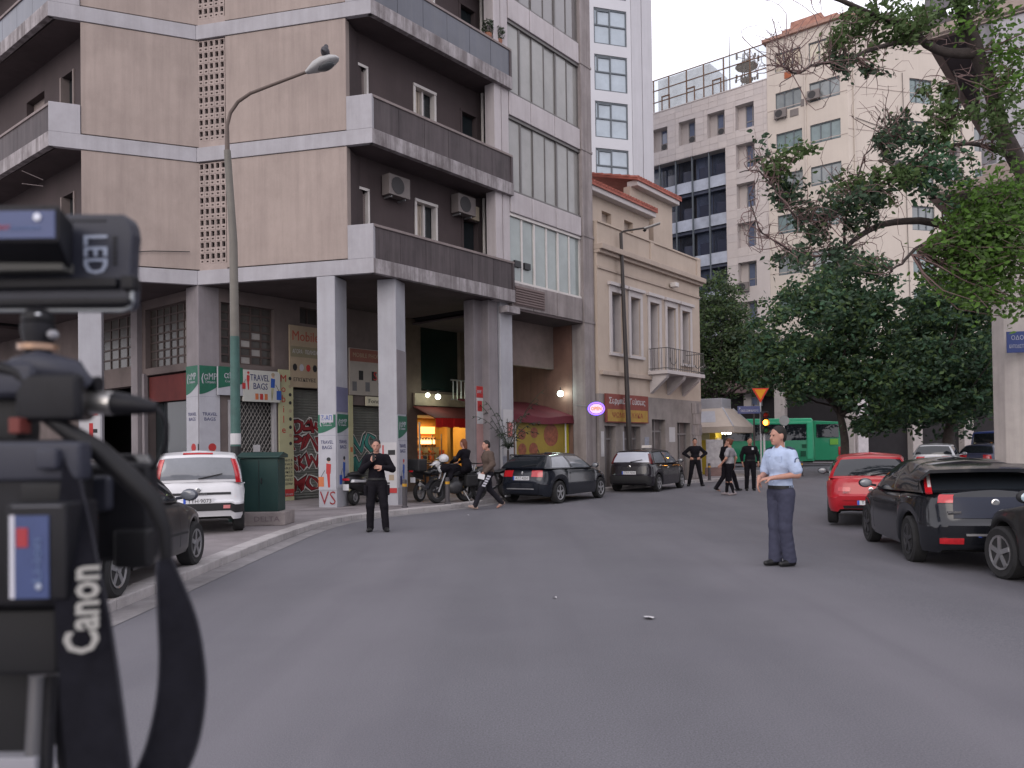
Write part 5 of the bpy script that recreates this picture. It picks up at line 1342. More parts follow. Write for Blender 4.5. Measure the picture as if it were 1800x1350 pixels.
    def mirrors(c, mm, z=None, gm=None, size=1.0):
        a = c.bot[3]
        for sd in (1, -1):
            m = MB(); m.ell((sd * (a[0] + 0.17), a[1] - 0.02, a[2] + 0.085), (0.105 * size, 0.07, 0.075 * size), 12, 8)
            m.tube([(sd * (a[0] + 0.0), a[1] + 0.0, a[2] + 0.04), (sd * (a[0] + 0.12), a[1], a[2] + 0.06)], 0.022, 6)
            o = m.build('wing_mirror', mm, c.root, local=True, smooth=60)
            g = MB(); g.ell((sd * (a[0] + 0.17), a[1] - 0.075, a[2] + 0.085), (0.088 * size, 0.016, 0.06 * size), 12, 8); g.build('mirror_glass', gm or CGLASSB, o, local=True, smooth=60)
    def wiper(c):
        y = -c.L / 2
        p0 = c.G(8.0, 0.12); p1 = c.G(7.3, 0.3)
        m = MB(); m.tube([p0 + Vector((0, -0.03, 0)), p1 + Vector((0, -0.03, 0))], 0.012, 5); m.build('wiper', BLK, c.root, local=True)
    def rails(c): pass
    def exhaust(c, x=0.45):
        m = MB(); m.tube([(x, -c.L / 2 + 0.25, c.zb + 0.02), (x, -c.L / 2 + 0.02, c.zb + 0.02)], 0.03, 8); m.build('exhaust', METAL, c.root, local=True)
    def spoiler(c, mm, d=0.14, w=0.92):
        a = c.top[7]; m = MB(); pts = []
        xw = c.top[6][0] * w
        rows = []
        for x in np.linspace(-xw, xw, 11):
            k = 1 - (x / xw) ** 2 * 0.25
            z = a[2] + 0.03 - 0.02 * (x / xw) ** 2; y = a[1] + 0.03
            rows.append([Vector((x, y + 0.08, z - 0.015)), Vector((x, y + 0.06, z + 0.02)), Vector((x, y - d * k, z + 0.005)), Vector((x, y - d * k, z - 0.03)), Vector((x, y - 0.02, z - 0.05))])
        m.rings(rows, closed=True); return m.build('spoiler', mm, c.root, local=True, smooth=40, fixn=True)
    def badge(c, z, r=0.045):
        y = min((abs(c.S(c.NP - 1, f / 100).z - z), c.S(c.NP - 1, f / 100).y) for f in range(101))[1]
        m = MB(); m.lathe([(r, 0), (r, -0.012), (r * .7, -0.016)], (0, y + 0.0, z), 'y', 16); m.build('badge', CHROME, c.root, local=True)

def heading(dx, dy): return math.atan2(dx, dy)

# ---- white hatchback on the left pavement
PW = PAINT('white_paint', (0.62, 0.62, 0.64))
h = heading(-0.36, 0.93)
c = Car('white hatchback with red pillar lamps parked on the pavement beside the green cabinet', (-6.20, 15.75, PZ), h, PW, L=3.65, W=1.62, H=1.50, wb=2.3, rw=0.29, fo=0.7, cowl=0.75, rf=0.3, rr=-1.62, tb=-1.72,
        wbelt=0.765, wroof=0.645, nF=4, nR=7, rake=0.03, zb=0.24, shoulder=[(-1.83, 0.92), (0, 0.93), (0.75, 0.96), (1.5, 0.82), (1.83, 0.7)], glass=CGLASSB, rim=RIMD, rearw=0.8)
c.gpatch(6.08, 6.72, -0.02, 0.86, 'tail_lamp', TAIL, 0.02)
c.across(88, 0.18, 0.40, 'bumper', TRIMB, 0.012); c.across(96.5, 0.645, 0.715, 'boot_trim', TRIMB, 0.014)
c.plate('YYH·9073', 0.60); c.badge(0.80); c.wiper()
c.patch(97, 99.6, 0.24, 0.34, 'fog_lamp', M('fog_lens', (0.55, 0.2, 0.2), rough=0.2), 0.02)
m = MB(); m.box(0, c.top[7][1] - 0.0, 1.442, 0.5, 0.05, 0.035); m.build('brake_lamp', TAIL, c.root, local=True, bevel=0.01)
m = MB(); m.tube([(0, -0.9, 1.50), (0.0, -0.98, 1.62)], 0.01, 5); m.build('antenna', BLK, c.root, local=True)
c.doors((0.62, -0.32, -1.2), (-0.2, -1.0)); c.mirrors(TRIMB); c.patch(0.5, 9, 0.6, 0.85, 'headlamp', HEADL); c.exhaust(-0.4)
text_mesh('panda', 0.07, CHROME, (0.02, -1.835, 0.727), (1, 0, 0), (0, 0, 1), 0.004, 'lettering', c.root, local=True, width=0.26)

# ---- dark grey car beside the kerb, behind the film camera
PG = PAINT('dark_grey_paint', (0.045, 0.043, 0.045), metal=0.3, rough=0.32)
c = Car('dark grey car on the kerb partly hidden by the film camera', (-4.86, 9.25, PZ), heading(-0.05, 1), PG, L=3.75, W=1.62, H=1.40, wb=2.3, rw=0.285, fo=0.72, cowl=0.62, rf=0.05, rr=-1.3, tb=-1.65, wbelt=0.76, wroof=0.57, nF=3.6, nR=6,
        shoulder=[(-1.9, 0.92), (0, 0.88), (0.6, 0.86), (1.45, 0.70), (1.88, 0.6)])
c.patch(3, 13.5, 0.62, 0.88, 'headlamp', HEADL, 0.01); c.patch(14, 17, 0.62, 0.8, 'indicator', AMB, 0.01)
c.doors((0.5, -0.55), (-0.42,)); c.mirrors(PAINT('grey_mirror', (0.05, 0.055, 0.075))); c.patch(97, 103, 0.6, 0.85, 'tail_lamp', TAIL); c.across(98, 0.1, 0.40, 'bumper', PG, 0.02); c.plate('YZA·4410', 0.55)
i0 = c.i_of_y(0.75); c.patch(i0, c.i_of_y(-0.5), 0.38, 0.42, 'side_moulding', TRIMB, 0.012, nu=12, nv=2)

# ---- black hatchback at the shops (plate lit pale)
PK = PAINT('black_blue_paint', (0.010, 0.012, 0.018), rough=0.2)
hd = heading(0.54, 0.84)
fw = Vector((0.54, 0.84)).normalized(); rc = Vector((0.62, 22.55))
ce = rc + fw * 1.28
c = Car('black three door hatchback with red tail lamps stopped in front of the burgundy awning', (ce.x, ce.y, 0.0), hd, PK, L=4.1, W=1.76, H=1.42, wb=2.5, rw=0.315, fo=0.84, cowl=0.72, rf=0.1, rr=-1.5, tb=-1.93,
        wbelt=0.83, wroof=0.60, nF=4, nR=5, rake=0.12, sideglass=CGLASSB)
c.patch(95.5, 102.5, 0.68, 0.93, 'tail_lamp', TAIL, 0.012); c.plate('ΑΖΖ·4250', 0.72, w=0.52); c.badge(0.86); c.across(97.5, 0.06, 0.42, 'bumper', PK, 0.025)
c.across(100, 0.20, 0.24, 'reflector_strip', METAL, 0.03); c.doors((0.65, -0.75), (-0.6,)); c.mirrors(PK); c.wiper(); c.spoiler(PK, 0.1); c.patch(2, 12, 0.62, 0.85, 'headlamp', HEADL); c.exhaust(-0.5)
# its passenger door standing open on the pavement side
m = MB(); rows = []
hinge = Vector((-0.86, 0.62)); dirv = Vector((-0.93, -0.36)).normalized()
for (t, o) in ((0, 0.0), (0.5, 0.03), (1.0, 0.0)):
    p = hinge + dirv * t * 1.12; q = Vector((-dirv.y, dirv.x)) * o
    rows.append([Vector((p.x + q.x, p.y + q.y, z)) for z in (0.28, 0.5, 0.75, 0.93)])
m.rings(rows, closed=False, caps=False); m.rings([[v + Vector((0.02, -0.06, 0)) for v in r] for r in rows], closed=False, caps=False)
p0 = hinge; p1 = hinge + dirv * 1.1
m.tube([(p0.x, p0.y, 0.92), (p0.x - .25, p0.y - .1, 1.3), (p1.x + .1, p1.y, 1.34), (p1.x, p1.y, 0.92)], 0.03, 5)
dr = m.build('open_door', PK, c.root, local=True)
g = MB(); a = Vector((p0.x - 0.02, p0.y - .03, 0.94)); b = Vector((p0.x - .26, p0.y - .12, 1.29)); d_ = Vector((p1.x + .08, p1.y, 1.32)); e_ = Vector((p1.x, p1.y, .94))
g.extr([a, b, d_, e_], Vector((0.0, 0.012, 0))); g.build('pane', CGLASSB, dr, local=True)
m = MB(); m.tube([(0.15, -1.25, 1.40), (0.15, -1.33, 1.5)], 0.012, 5); m.build('antenna', BLK, c.root, local=True)

# ---- second dark hatchback with white rear screen
PK2 = PAINT('black_purple_paint', (0.012, 0.010, 0.014), rough=0.25)
fw = Vector((0.50, 0.866)); ce = Vector((4.30, 27.5)) + fw * 1.2
REARW = GLASS('hazy_rear_glass', (0.45, 0.47, 0.54), rough=0.15, spec=0.8, var=0.1)
c = Car('black five door hatchback with pale rear screen stopped before the cream house', (ce.x, ce.y, 0.0), heading(0.5, 0.866), PK2, L=4.0, W=1.70, H=1.47, wb=2.45, rw=0.30, fo=0.8, cowl=0.75, rf=0.2, rr=-1.52, tb=-1.78, wbelt=0.80, wroof=0.62, nF=4, nR=6.5, rake=0.05, glass=REARW, sideglass=CGLASSB,
        shoulder=[(-2, 0.96), (0, 0.93), (0.75, 0.93), (1.6, 0.78), (2.0, 0.66)])
c.gpatch(6.1, 6.75, 0.0, 0.8, 'tail_lamp', M('tail_lamp_dark', (0.10, 0.012, 0.014), rough=0.15, spec=.6), 0.014); c.plate('ΙΖΜ·7036', 0.66); c.badge(0.86, 0.05); c.across(92, 0.06, 0.42, 'bumper', TRIMB, 0.02)
c.doors((0.68, -0.3, -1.15), (-0.2, -1.0), hm=CHROME); c.mirrors(PK2); c.wiper(); c.patch(2, 12, 0.62, 0.85, 'headlamp', HEADL)
m = MB(); m.box(0.12, -0.55, 1.53, 0.34, 0.14, 0.10); m.build('roof_sign', WHITEF, c.root, local=True, bevel=0.02)

# ---- red hatchback on the right
PR = PAINT('red_paint', (0.36, 0.012, 0.02), rough=0.3)
c = Car('red hatchback parked nose away ahead of the black coupe', (7.68, 17.15, -0.06), heading(0.40, 0.92), PR, L=3.9, W=1.66, H=1.43, wb=2.4, rw=0.29, fo=0.75, cowl=0.7, rf=0.15, rr=-1.45, tb=-1.72, wbelt=0.79, wroof=0.585, nF=4, nR=6, rake=0.06, rim=RIMD, zb=0.26,
        shoulder=[(-1.95, 0.93), (0, 0.91), (0.7, 0.92), (1.5, 0.76), (1.95, 0.65)])
c.patch(96, 101, 0.58, 0.72, 'tail_lamp', TAIL, 0.01); c.across(98, 0.30, 0.44, 'bumper', PR, 0.025); c.across(98, 0.02, 0.12, 'bumper_trim', TRIMB, 0.01); c.plate('ΥΒΧ·2816', 0.48); c.badge(0.72); c.mirrors(TRIMB); c.doors((0.6, -0.7), (-0.55,)); c.wiper()
text_mesh('SEAT', 0.05, CHROME, (-0.45, -1.93, 0.66), (1, 0, 0), (0, 0, 1), 0.004, 'lettering', c.root, local=True)

# ---- black coupe with tail spoiler on the right
PB2 = PAINT('black_paint', (0.009, 0.010, 0.013), rough=0.16)
BLUEK = M('blue_black_paint', (0.016, 0.020, 0.036), rough=0.42, var=.05, spec=.25)
c = Car('black coupe with tall red and clear tail lamps and a roof spoiler', (6.58, 12.15, -0.10), heading(0.20, 0.98), PB2, L=4.15, W=1.77, H=1.45, wb=2.42, rw=0.325, fo=0.85, cowl=0.75, rf=0.1, rr=-1.05, tb=-1.86, wbelt=0.83, wroof=0.60, nF=3.8, nR=4.6, rake=0.10, rim=RIMD, rearw=0.75,
        shoulder=[(-2.08, 1.0), (-1.2, 0.98), (0, 0.94), (0.75, 0.93), (1.6, 0.76), (2.08, 0.62)])
c.gpatch(6.05, 6.62, -0.02, 0.62, 'tail_lamp', TAIL, 0.016); c.gpatch(6.35, 6.6, 0.16, 0.55, 'lamp_lens', TAILW, 0.024)
c.patch(94.5, 98.5, 0.83, 0.97, 'tail_lamp', TAIL, 0.014)
c.across(98.5, 0.56, 0.93, 'tailgate', BLUEK, 0.008); c.across(97, 0.05, 0.44, 'bumper', PB2, 0.03); c.plate('ΙΜΒ·5508', 0.50, w=0.5); c.patch(95, 100.5, 0.13, 0.22, 'fog_lamp', TAIL, 0.04)
c.across(101, 0.26, 0.30, 'bumper_strip', METAL, 0.036); c.mirrors(PB2); c.doors((0.62, -0.75), (-0.6,)); c.badge(0.88, 0.05)
for sd in (-1, 1): m = MB(); m.box(sd * 0.5, -2.0, 0.76, 0.16, 0.02, 0.028); m.build('boot_badge', CHROME, c.root, local=True)
# spoiler that splits the rear glass
m = MB(); rows = []
for x in np.linspace(-0.82, 0.82, 15):
    k = abs(x) / 0.82; z = 1.315 - 0.02 * k ** 2; y = -1.58 - 0.10 * (1 - k ** 3)
    if k > 0.93: z -= 0.10; 
    rows.append([Vector((x, y + 0.42, z + 0.045 - (0.03 if k > .9 else 0))), Vector((x, y + 0.2, z + 0.06 - (0.04 if k > .9 else 0))), Vector((x, y - 0.12, z + 0.0)), Vector((x, y - 0.12, z - 0.045)), Vector((x, y + 0.15, z - 0.02))])
m.rings(rows, closed=True); m.build('spoiler', PB2, c.root, local=True, smooth=45, fixn=True)

# ---- black car cut by the right edge of the picture
c = Car('black car at the kerb right behind the coupe with pale blue mirror', (6.72, 8.35, -0.10), heading(0.0, 1), PAINT('black_olive_paint', (0.016, 0.016, 0.016), rough=0.3), L=4.2, W=1.74, H=1.45, wb=2.5, rw=0.32, fo=0.78, cowl=0.72, rf=0.1, rr=-1.5, tb=-1.9, wbelt=0.82, wroof=0.6, nF=3.4, nR=6,
        shoulder=[(-2.1, 0.98), (0, 0.95), (0.7, 0.95), (1.4, 0.84), (2.1, 0.64)])
c.mirrors(TRIMB, gm=GLASS('mirror_blue_reflection', (0.35, 0.45, 0.5), rough=0.1, spec=1.0)); c.doors((0.6, -0.7), (-0.55,)); c.patch(2, 12, 0.62, 0.86, 'headlamp', HEADL)  # light blue reflection is put into the mirror glass colour
i0 = c.i_of_y(0.78); c.patch(i0, i0 + 1.3, 0.66, 0.73, 'side_repeater', HEADL, 0.012, sides=(-1,), nu=3, nv=2); c.across(12, 0.03, 0.1, 'bumper_lip', TRIMB, 0.04, front=True)
c.patch(96, 103, 0.6, 0.9, 'tail_lamp', TAIL); c.plate('ΖΧΝ·3321', 0.6)

# ---- cars far off at the junction
PS = PAINT('silver_paint', (0.40, 0.40, 0.41), metal=0.5)
c = Car('silver hatchback waiting under the dark trees', (18.6, 34.8, 0.0), heading(0.55, 0.83), PS, L=4.1, W=1.7, H=1.5, glass=CGLASS, rr=-1.6, tb=-1.85)
c.patch(95, 102, 0.7, 0.95, 'tail_lamp', TAIL, 0.01); c.plate('ΥΕΡ·7719', 0.6); c.mirrors(PS); c.across(97, 0.06, 0.42, 'bumper', PS, 0.02)
PWV = PAINT('white_van_paint', (0.50, 0.52, 0.56))
c = Car('white and blue van standing beyond the tree trunk', (25.4, 41.0, 0.0), heading(0.75, 0.66), PWV, L=4.9, W=1.9, H=2.1, wb=2.9, rw=0.33, cowl=1.3, rf=0.9, rr=-2.25, tb=-2.35, wbelt=0.9, wroof=0.8, nR=9, rake=0.02, shoulder=[(-2.5, 1.2), (0, 1.18), (1.3, 1.12), (2.45, 0.8)], roofm=PAINT('van_blue_paint', (0.05, 0.08, 0.25)), cat='van', name='parked_van')
c.patch(95, 100, 0.6, 0.95, 'tail_lamp', TAIL, 0.01); c.mirrors(TRIMB)
c = Car('dark blue car half hidden behind the concrete pillar', (22.2, 37.0, 0.0), heading(0.75, 0.66), PAINT('navy_paint', (0.03, 0.035, 0.07)), L=4.2, W=1.72, H=1.45)
c.patch(95, 102, 0.7, 0.95, 'tail_lamp', TAIL, 0.01); c.mirrors(TRIMB); c.plate('ΝΖΗ·6052', 0.6)

# ---- green city bus crossing at the junction
BG = PAINT('bus_green', (0.010, 0.24, 0.11), rough=0.5); BGL = PAINT('bus_light_green', (0.05, 0.42, 0.22), rough=0.35)
FBUS = Fr((20.5, 54.0), (1, -0.02))
bus = thing('city_bus', (16.5, 55.2, 0), 'green city bus crossing the junction behind the kiosk', 'bus')
m = MB()
prof = [(0.36, 0.0), (1.0, 0.03), (1.9, 0.0), (2.95, -0.06), (3.15, -0.16), (3.22, -0.35)]
rows = []
for s_ in (-8.0, -7.9, -0.12, 0.0):
    ins = 0.06 if s_ in (-8.0, 0.0) else 0.0
    r_ = [FBUS.P(s_, z, o - ins) for z, o in prof] + [FBUS.P(s_, z, -2.5 - o + ins) for z, o in prof[::-1]]
    rows.append(r_)
m.rings(rows, closed=True); m.build('body', BG, bus, smooth=30, fixn=True)
m = MB(); fbox(m, FBUS, -7.9, -0.1, 3.0, 3.28, -2.2, -0.12); m.build('roof', BGL, bus, bevel=0.06)
m = MB(); fbox(m, FBUS, -7.9, -0.15, 2.88, 3.02, -0.16, 0.0); m.build('cant_rail', BGL, bus, bevel=0.02)
for a, b in ((-7.7, -6.0), (-5.95, -4.2), (-4.15, -2.2), (-2.15, -0.55)):
    m = MB(); fbox(m, FBUS, a, b, 1.78, 2.86, -0.05, 0.012); m.build('window', CGLASS, bus)
m = MB(); fbox(m, FBUS, -0.5, -0.12, 0.5, 3.0, -0.05, 0.035); m.build('corner_post', BGL, bus, bevel=0.015)
FREAR = Fr(FBUS.P(0.0, 0, -0.02).xy, (1, -0.02))
m = MB(); m.extr([FREAR.P(0, 0.4, 0), FREAR.P(0, 3.1, -0.05), FREAR.P(1.75, 3.0, -0.05), FREAR.P(1.82, 0.4, 0)], FREAR.n * -2.3); m.build('rear_panel', BG, bus, bevel=0.05)
m = MB(); fbox(m, FREAR, 0.15, 1.65, 1.95, 2.85, -0.04, 0.012); m.build('rear_window', CGLASS, bus, bevel=0.01)
m = MB(); fbox(m, FREAR, 1.05, 1.6, 1.45, 1.85, 0.0, 0.012); m.build('route_panel', M('bus_yellow_green', (0.16, 0.42, 0.06)), bus)
for q_ in ((-0.85, -0.55, 1.25, 1.5), (-0.95, -0.6, 0.68, 1.05)): m = MB(); fbox(m, FBUS, *q_, 0.0, 0.045); m.build('access_hatch', M('bus_dark_green', (0.01, 0.09, 0.045)), bus)
for s_ in (1.6,):
    m = MB(); fbox(m, FREAR, s_, s_ + 0.16, 0.75, 1.3, 0.0, 0.02); m.build('tail_lamp', TAIL, bus, bevel=0.01)
m = MB(); fbox(m, FBUS, -7.9, -0.1, 0.25, 0.4, -2.4, -0.05); m.build('skirt', UNDER, bus)
for s_ in (-6.2, -1.7):
    m = MB(); c_ = FBUS.P(s_, 0.48, -0.16); m.lathe([(0.25, -.14), (0.48, -.14), (0.48, .14), (0.25, .14)], c_, 'y', 20); m.build('wheel', TYRE, bus, smooth=40)
# ================================================================= people
# a signed-distance body: tapered limbs, trunk, neck and head blended into ONE surface, then meshed
def surface_nets(F, org, h):
    nx, ny, nz = F.shape
    ins = F < 0
    acc = np.zeros((nx - 1, ny - 1, nz - 1, 3)); cnt = np.zeros((nx - 1, ny - 1, nz - 1))
    cor = [(i, j, k) for i in (0, 1) for j in (0, 1) for k in (0, 1)]
    sl = lambda c: (slice(c[0], nx - 1 + c[0]), slice(c[1], ny - 1 + c[1]), slice(c[2], nz - 1 + c[2]))
    for a in cor:
        for b in cor:
            d = (b[0] - a[0], b[1] - a[1], b[2] - a[2])
            if sum(d) != 1 or min(d) < 0: continue
            fa, fb = F[sl(a)], F[sl(b)]
            x = (fa < 0) != (fb < 0)
            t = np.where(x, fa / np.where(x, fa - fb, 1), 0)
            for q in range(3): acc[..., q] += np.where(x, a[q] + d[q] * t, 0)
            cnt += x
    ok = cnt > 0
    idx = -np.ones(cnt.shape, dtype=np.int64); idx[ok] = np.arange(ok.sum())
    ijk = np.argwhere(ok)
    V = (ijk + acc[ok] / cnt[ok][:, None]) * h + np.array(org)
    faces = []
    for ax in range(3):
        s0 = [slice(1, nx - 1), slice(1, ny - 1), slice(1, nz - 1)]
        a0 = list(s0); a1 = list(s0); a0[ax] = slice(0, (nx, ny, nz)[ax] - 1); a1[ax] = slice(1, (nx, ny, nz)[ax])
        A, B = ins[tuple(a0)], ins[tuple(a1)]
        e = np.argwhere(A != B)
        if len(e) == 0: continue
        flip = A[tuple(e.T)]
        p = e + np.array([0 if q == ax else 1 for q in range(3)])
        u, v = [(1, 2), (2, 0), (0, 1)][ax]
        def cell(du, dv):
            c = p.copy(); c[:, u] -= du; c[:, v] -= dv; return idx[tuple(c.T)]
        q = np.stack([cell(1, 1), cell(0, 1), cell(0, 0), cell(1, 0)], 1)
        q[~flip] = q[~flip][:, ::-1]; faces.append(q)
    return V, np.concatenate(faces)

def field(prims, h, k=0.03, cuts=()):
    """prims: ('c', a, b, ra, rb) tapered capsule | ('e', centre, radii, rotmatrix|None); cuts: (point, outward normal)"""
    lo = np.full(3, 1e9); hi = -lo
    for p in prims:
        if p[0] == 'c': pts = [(np.array(p[1]), p[3]), (np.array(p[2]), p[4])]
        else: pts = [(np.array(p[1]), max(p[2]))]
        for c, r in pts: lo = np.minimum(lo, c - r); hi = np.maximum(hi, c + r)
    lo -= 3 * h; hi += 3 * h
    n = np.ceil((hi - lo) / h).astype(int) + 1
    F = np.full(tuple(n), 1.0)
    ax = [lo[i] + h * np.arange(n[i]) for i in range(3)]
    for p in prims:
        if p[0] == 'c':
            a, b, ra, rb = np.array(p[1], float), np.array(p[2], float), p[3], p[4]
            l2 = np.minimum(a - ra, b - rb) - 0.09; h2 = np.maximum(a + ra, b + rb) + 0.09
        else:
            c, r = np.array(p[1], float), np.array(p[2], float); l2 = c - r.max() - 0.09; h2 = c + r.max() + 0.09
        i0 = np.maximum(0, ((l2 - lo) / h).astype(int)); i1 = np.minimum(n, ((h2 - lo) / h).astype(int) + 2)
        X, Y, Z = np.meshgrid(ax[0][i0[0]:i1[0]], ax[1][i0[1]:i1[1]], ax[2][i0[2]:i1[2]], indexing='ij')
        P = np.stack([X, Y, Z], -1)
        if p[0] == 'c':
            ba = b - a; L2 = max(ba @ ba, 1e-9); t = np.clip(((P - a) @ ba) / L2, 0, 1)
            D = np.linalg.norm(P - (a + t[..., None] * ba), axis=-1) - (ra + (rb - ra) * t)
        else:
            q = P - c
            if p[3] is not None: q = q @ np.array(p[3])
            g = np.linalg.norm(q / r, axis=-1); g2 = np.linalg.norm(q / r ** 2, axis=-1) + 1e-9
            D = g * (g - 1) / g2
        S = F[i0[0]:i1[0], i0[1]:i1[1], i0[2]:i1[2]]
        kk = p[5] if p[0] == 'c' and len(p) > 5 else k
        hh = np.clip(0.5 + 0.5 * (S - D) / kk, 0, 1)
        F[i0[0]:i1[0], i0[1]:i1[1], i0[2]:i1[2]] = S + (D - S) * hh - kk * hh * (1 - hh)
    if cuts:
        X, Y, Z = np.meshgrid(*ax, indexing='ij')
        for (c, nrm) in cuts: F = np.maximum(F, (X - c[0]) * nrm[0] + (Y - c[1]) * nrm[1] + (Z - c[2]) * nrm[2])
    return F, lo

def sdf_obj(name, prims, h, mat, parent, k=0.03, cuts=(), extra=None, wr=0.0):
    F, lo = field(prims, h, k, cuts)
    if wr:
        X, Y, Z = np.meshgrid(*[lo[i] + h * np.arange(F.shape[i]) for i in range(3)], indexing='ij'); q = 2.2 * np.sin(7 * Z + 5 * X) + 1.3 * np.sin(11 * X - 6 * Y)
        F = F + wr * (np.sin(38 * Z + 30 * X + q) * np.sin(21 * X + 17 * Y + 9 * Z + q) + 0.6 * np.sin(64 * Z - 48 * X + 30 * Y + 2 * q) * np.sin(33 * Y - 25 * X + q))
    V, Q_ = surface_nets(F, lo, h)
    if extra is not None:
        for (v2, q2) in extra: Q_ = np.concatenate([Q_, q2 + len(V)]); V = np.concatenate([V, v2])
    org = np.array([V[:, 0].mean(), V[:, 1].mean(), V[:, 2].min()])
    me = bpy.data.meshes.new(name); me.from_pydata((V - org).tolist(), [], Q_.tolist())
    me.materials.append(mat); me.polygons.foreach_set('use_smooth', [True] * len(me.polygons)); me.update()
    o = bpy.data.objects.new(name, me); COL.objects.link(o)
    o.parent = parent; o.location = Vector(org) - chain_origin(parent, True)
    return o

def hand_prims(w, d, pn, curl, side, s=1.0):
    """w wrist, d direction of the fingers, pn palm normal; five fingers of different lengths with two bends, thumb from the palm's side"""
    w = np.array(w, float); d = np.array(d, float); d /= np.linalg.norm(d); pn = np.array(pn, float); pn -= d * (pn @ d); pn /= np.linalg.norm(pn)
    x = np.cross(d, pn) * side
    pr = [('c', w - d * 0.03, w + d * 0.02, 0.027 * s, 0.026 * s, .02)]
    for o in (-.026, -.009, .009, .026): pr.append(('c', w + d * .012 + x * o * .8, w + d * .088 + x * o, 0.015 * s, 0.012 * s, .012))
    for o, L_ in ((-.030, .074), (-.010, .083), (.011, .077), (.031, .060)):
        p = w + d * .09 + x * o; a = curl * 0.35; q = d
        for seg, r_ in ((0.45, .0098), (0.32, .0088), (0.25, .0078)):
            q = d * math.cos(a) + pn * math.sin(a); p2 = p + q * L_ * seg * s; pr.append(('c', p, p2, r_ * s, r_ * .92 * s, .004)); p = p2; a += curl
    t0 = w + d * .03 - x * .03; t1 = t0 + (d * .55 - x * .62 + pn * .35) * .045; t2 = t1 + (d * .85 - x * .15 + pn * .45) * .036
    pr += [('c', t0, t1, .0145 * s, .0115 * s, .01), ('c', t1, t2, .011 * s, .0085 * s, .006)]
    return pr

SKIN = M('skin', (0.38, 0.20, 0.15), rough=0.6, var=0.08, scale=14, spec=0.4)
SKIN2 = M('skin_tanned', (0.36, 0.185, 0.13), rough=0.6, var=0.08, scale=14, spec=0.4)
HAIRK = M('dark_hair', (0.012, 0.010, 0.009), rough=0.7, var=0.25, scale=40)
HAIRR = M('auburn_hair', (0.11, 0.038, 0.02), rough=0.7, var=0.3, scale=40)
EYE = M('eye_dark', (0.02, 0.012, 0.01), rough=0.2)
LIP = M('lip', (0.30, 0.10, 0.085), rough=0.5)

def cloth(name, col, rough=0.85, var=0.12):
    return M(name, col, rough=rough, var=var, scale=7, bump=0.5, bscale=16, spec=0.12)

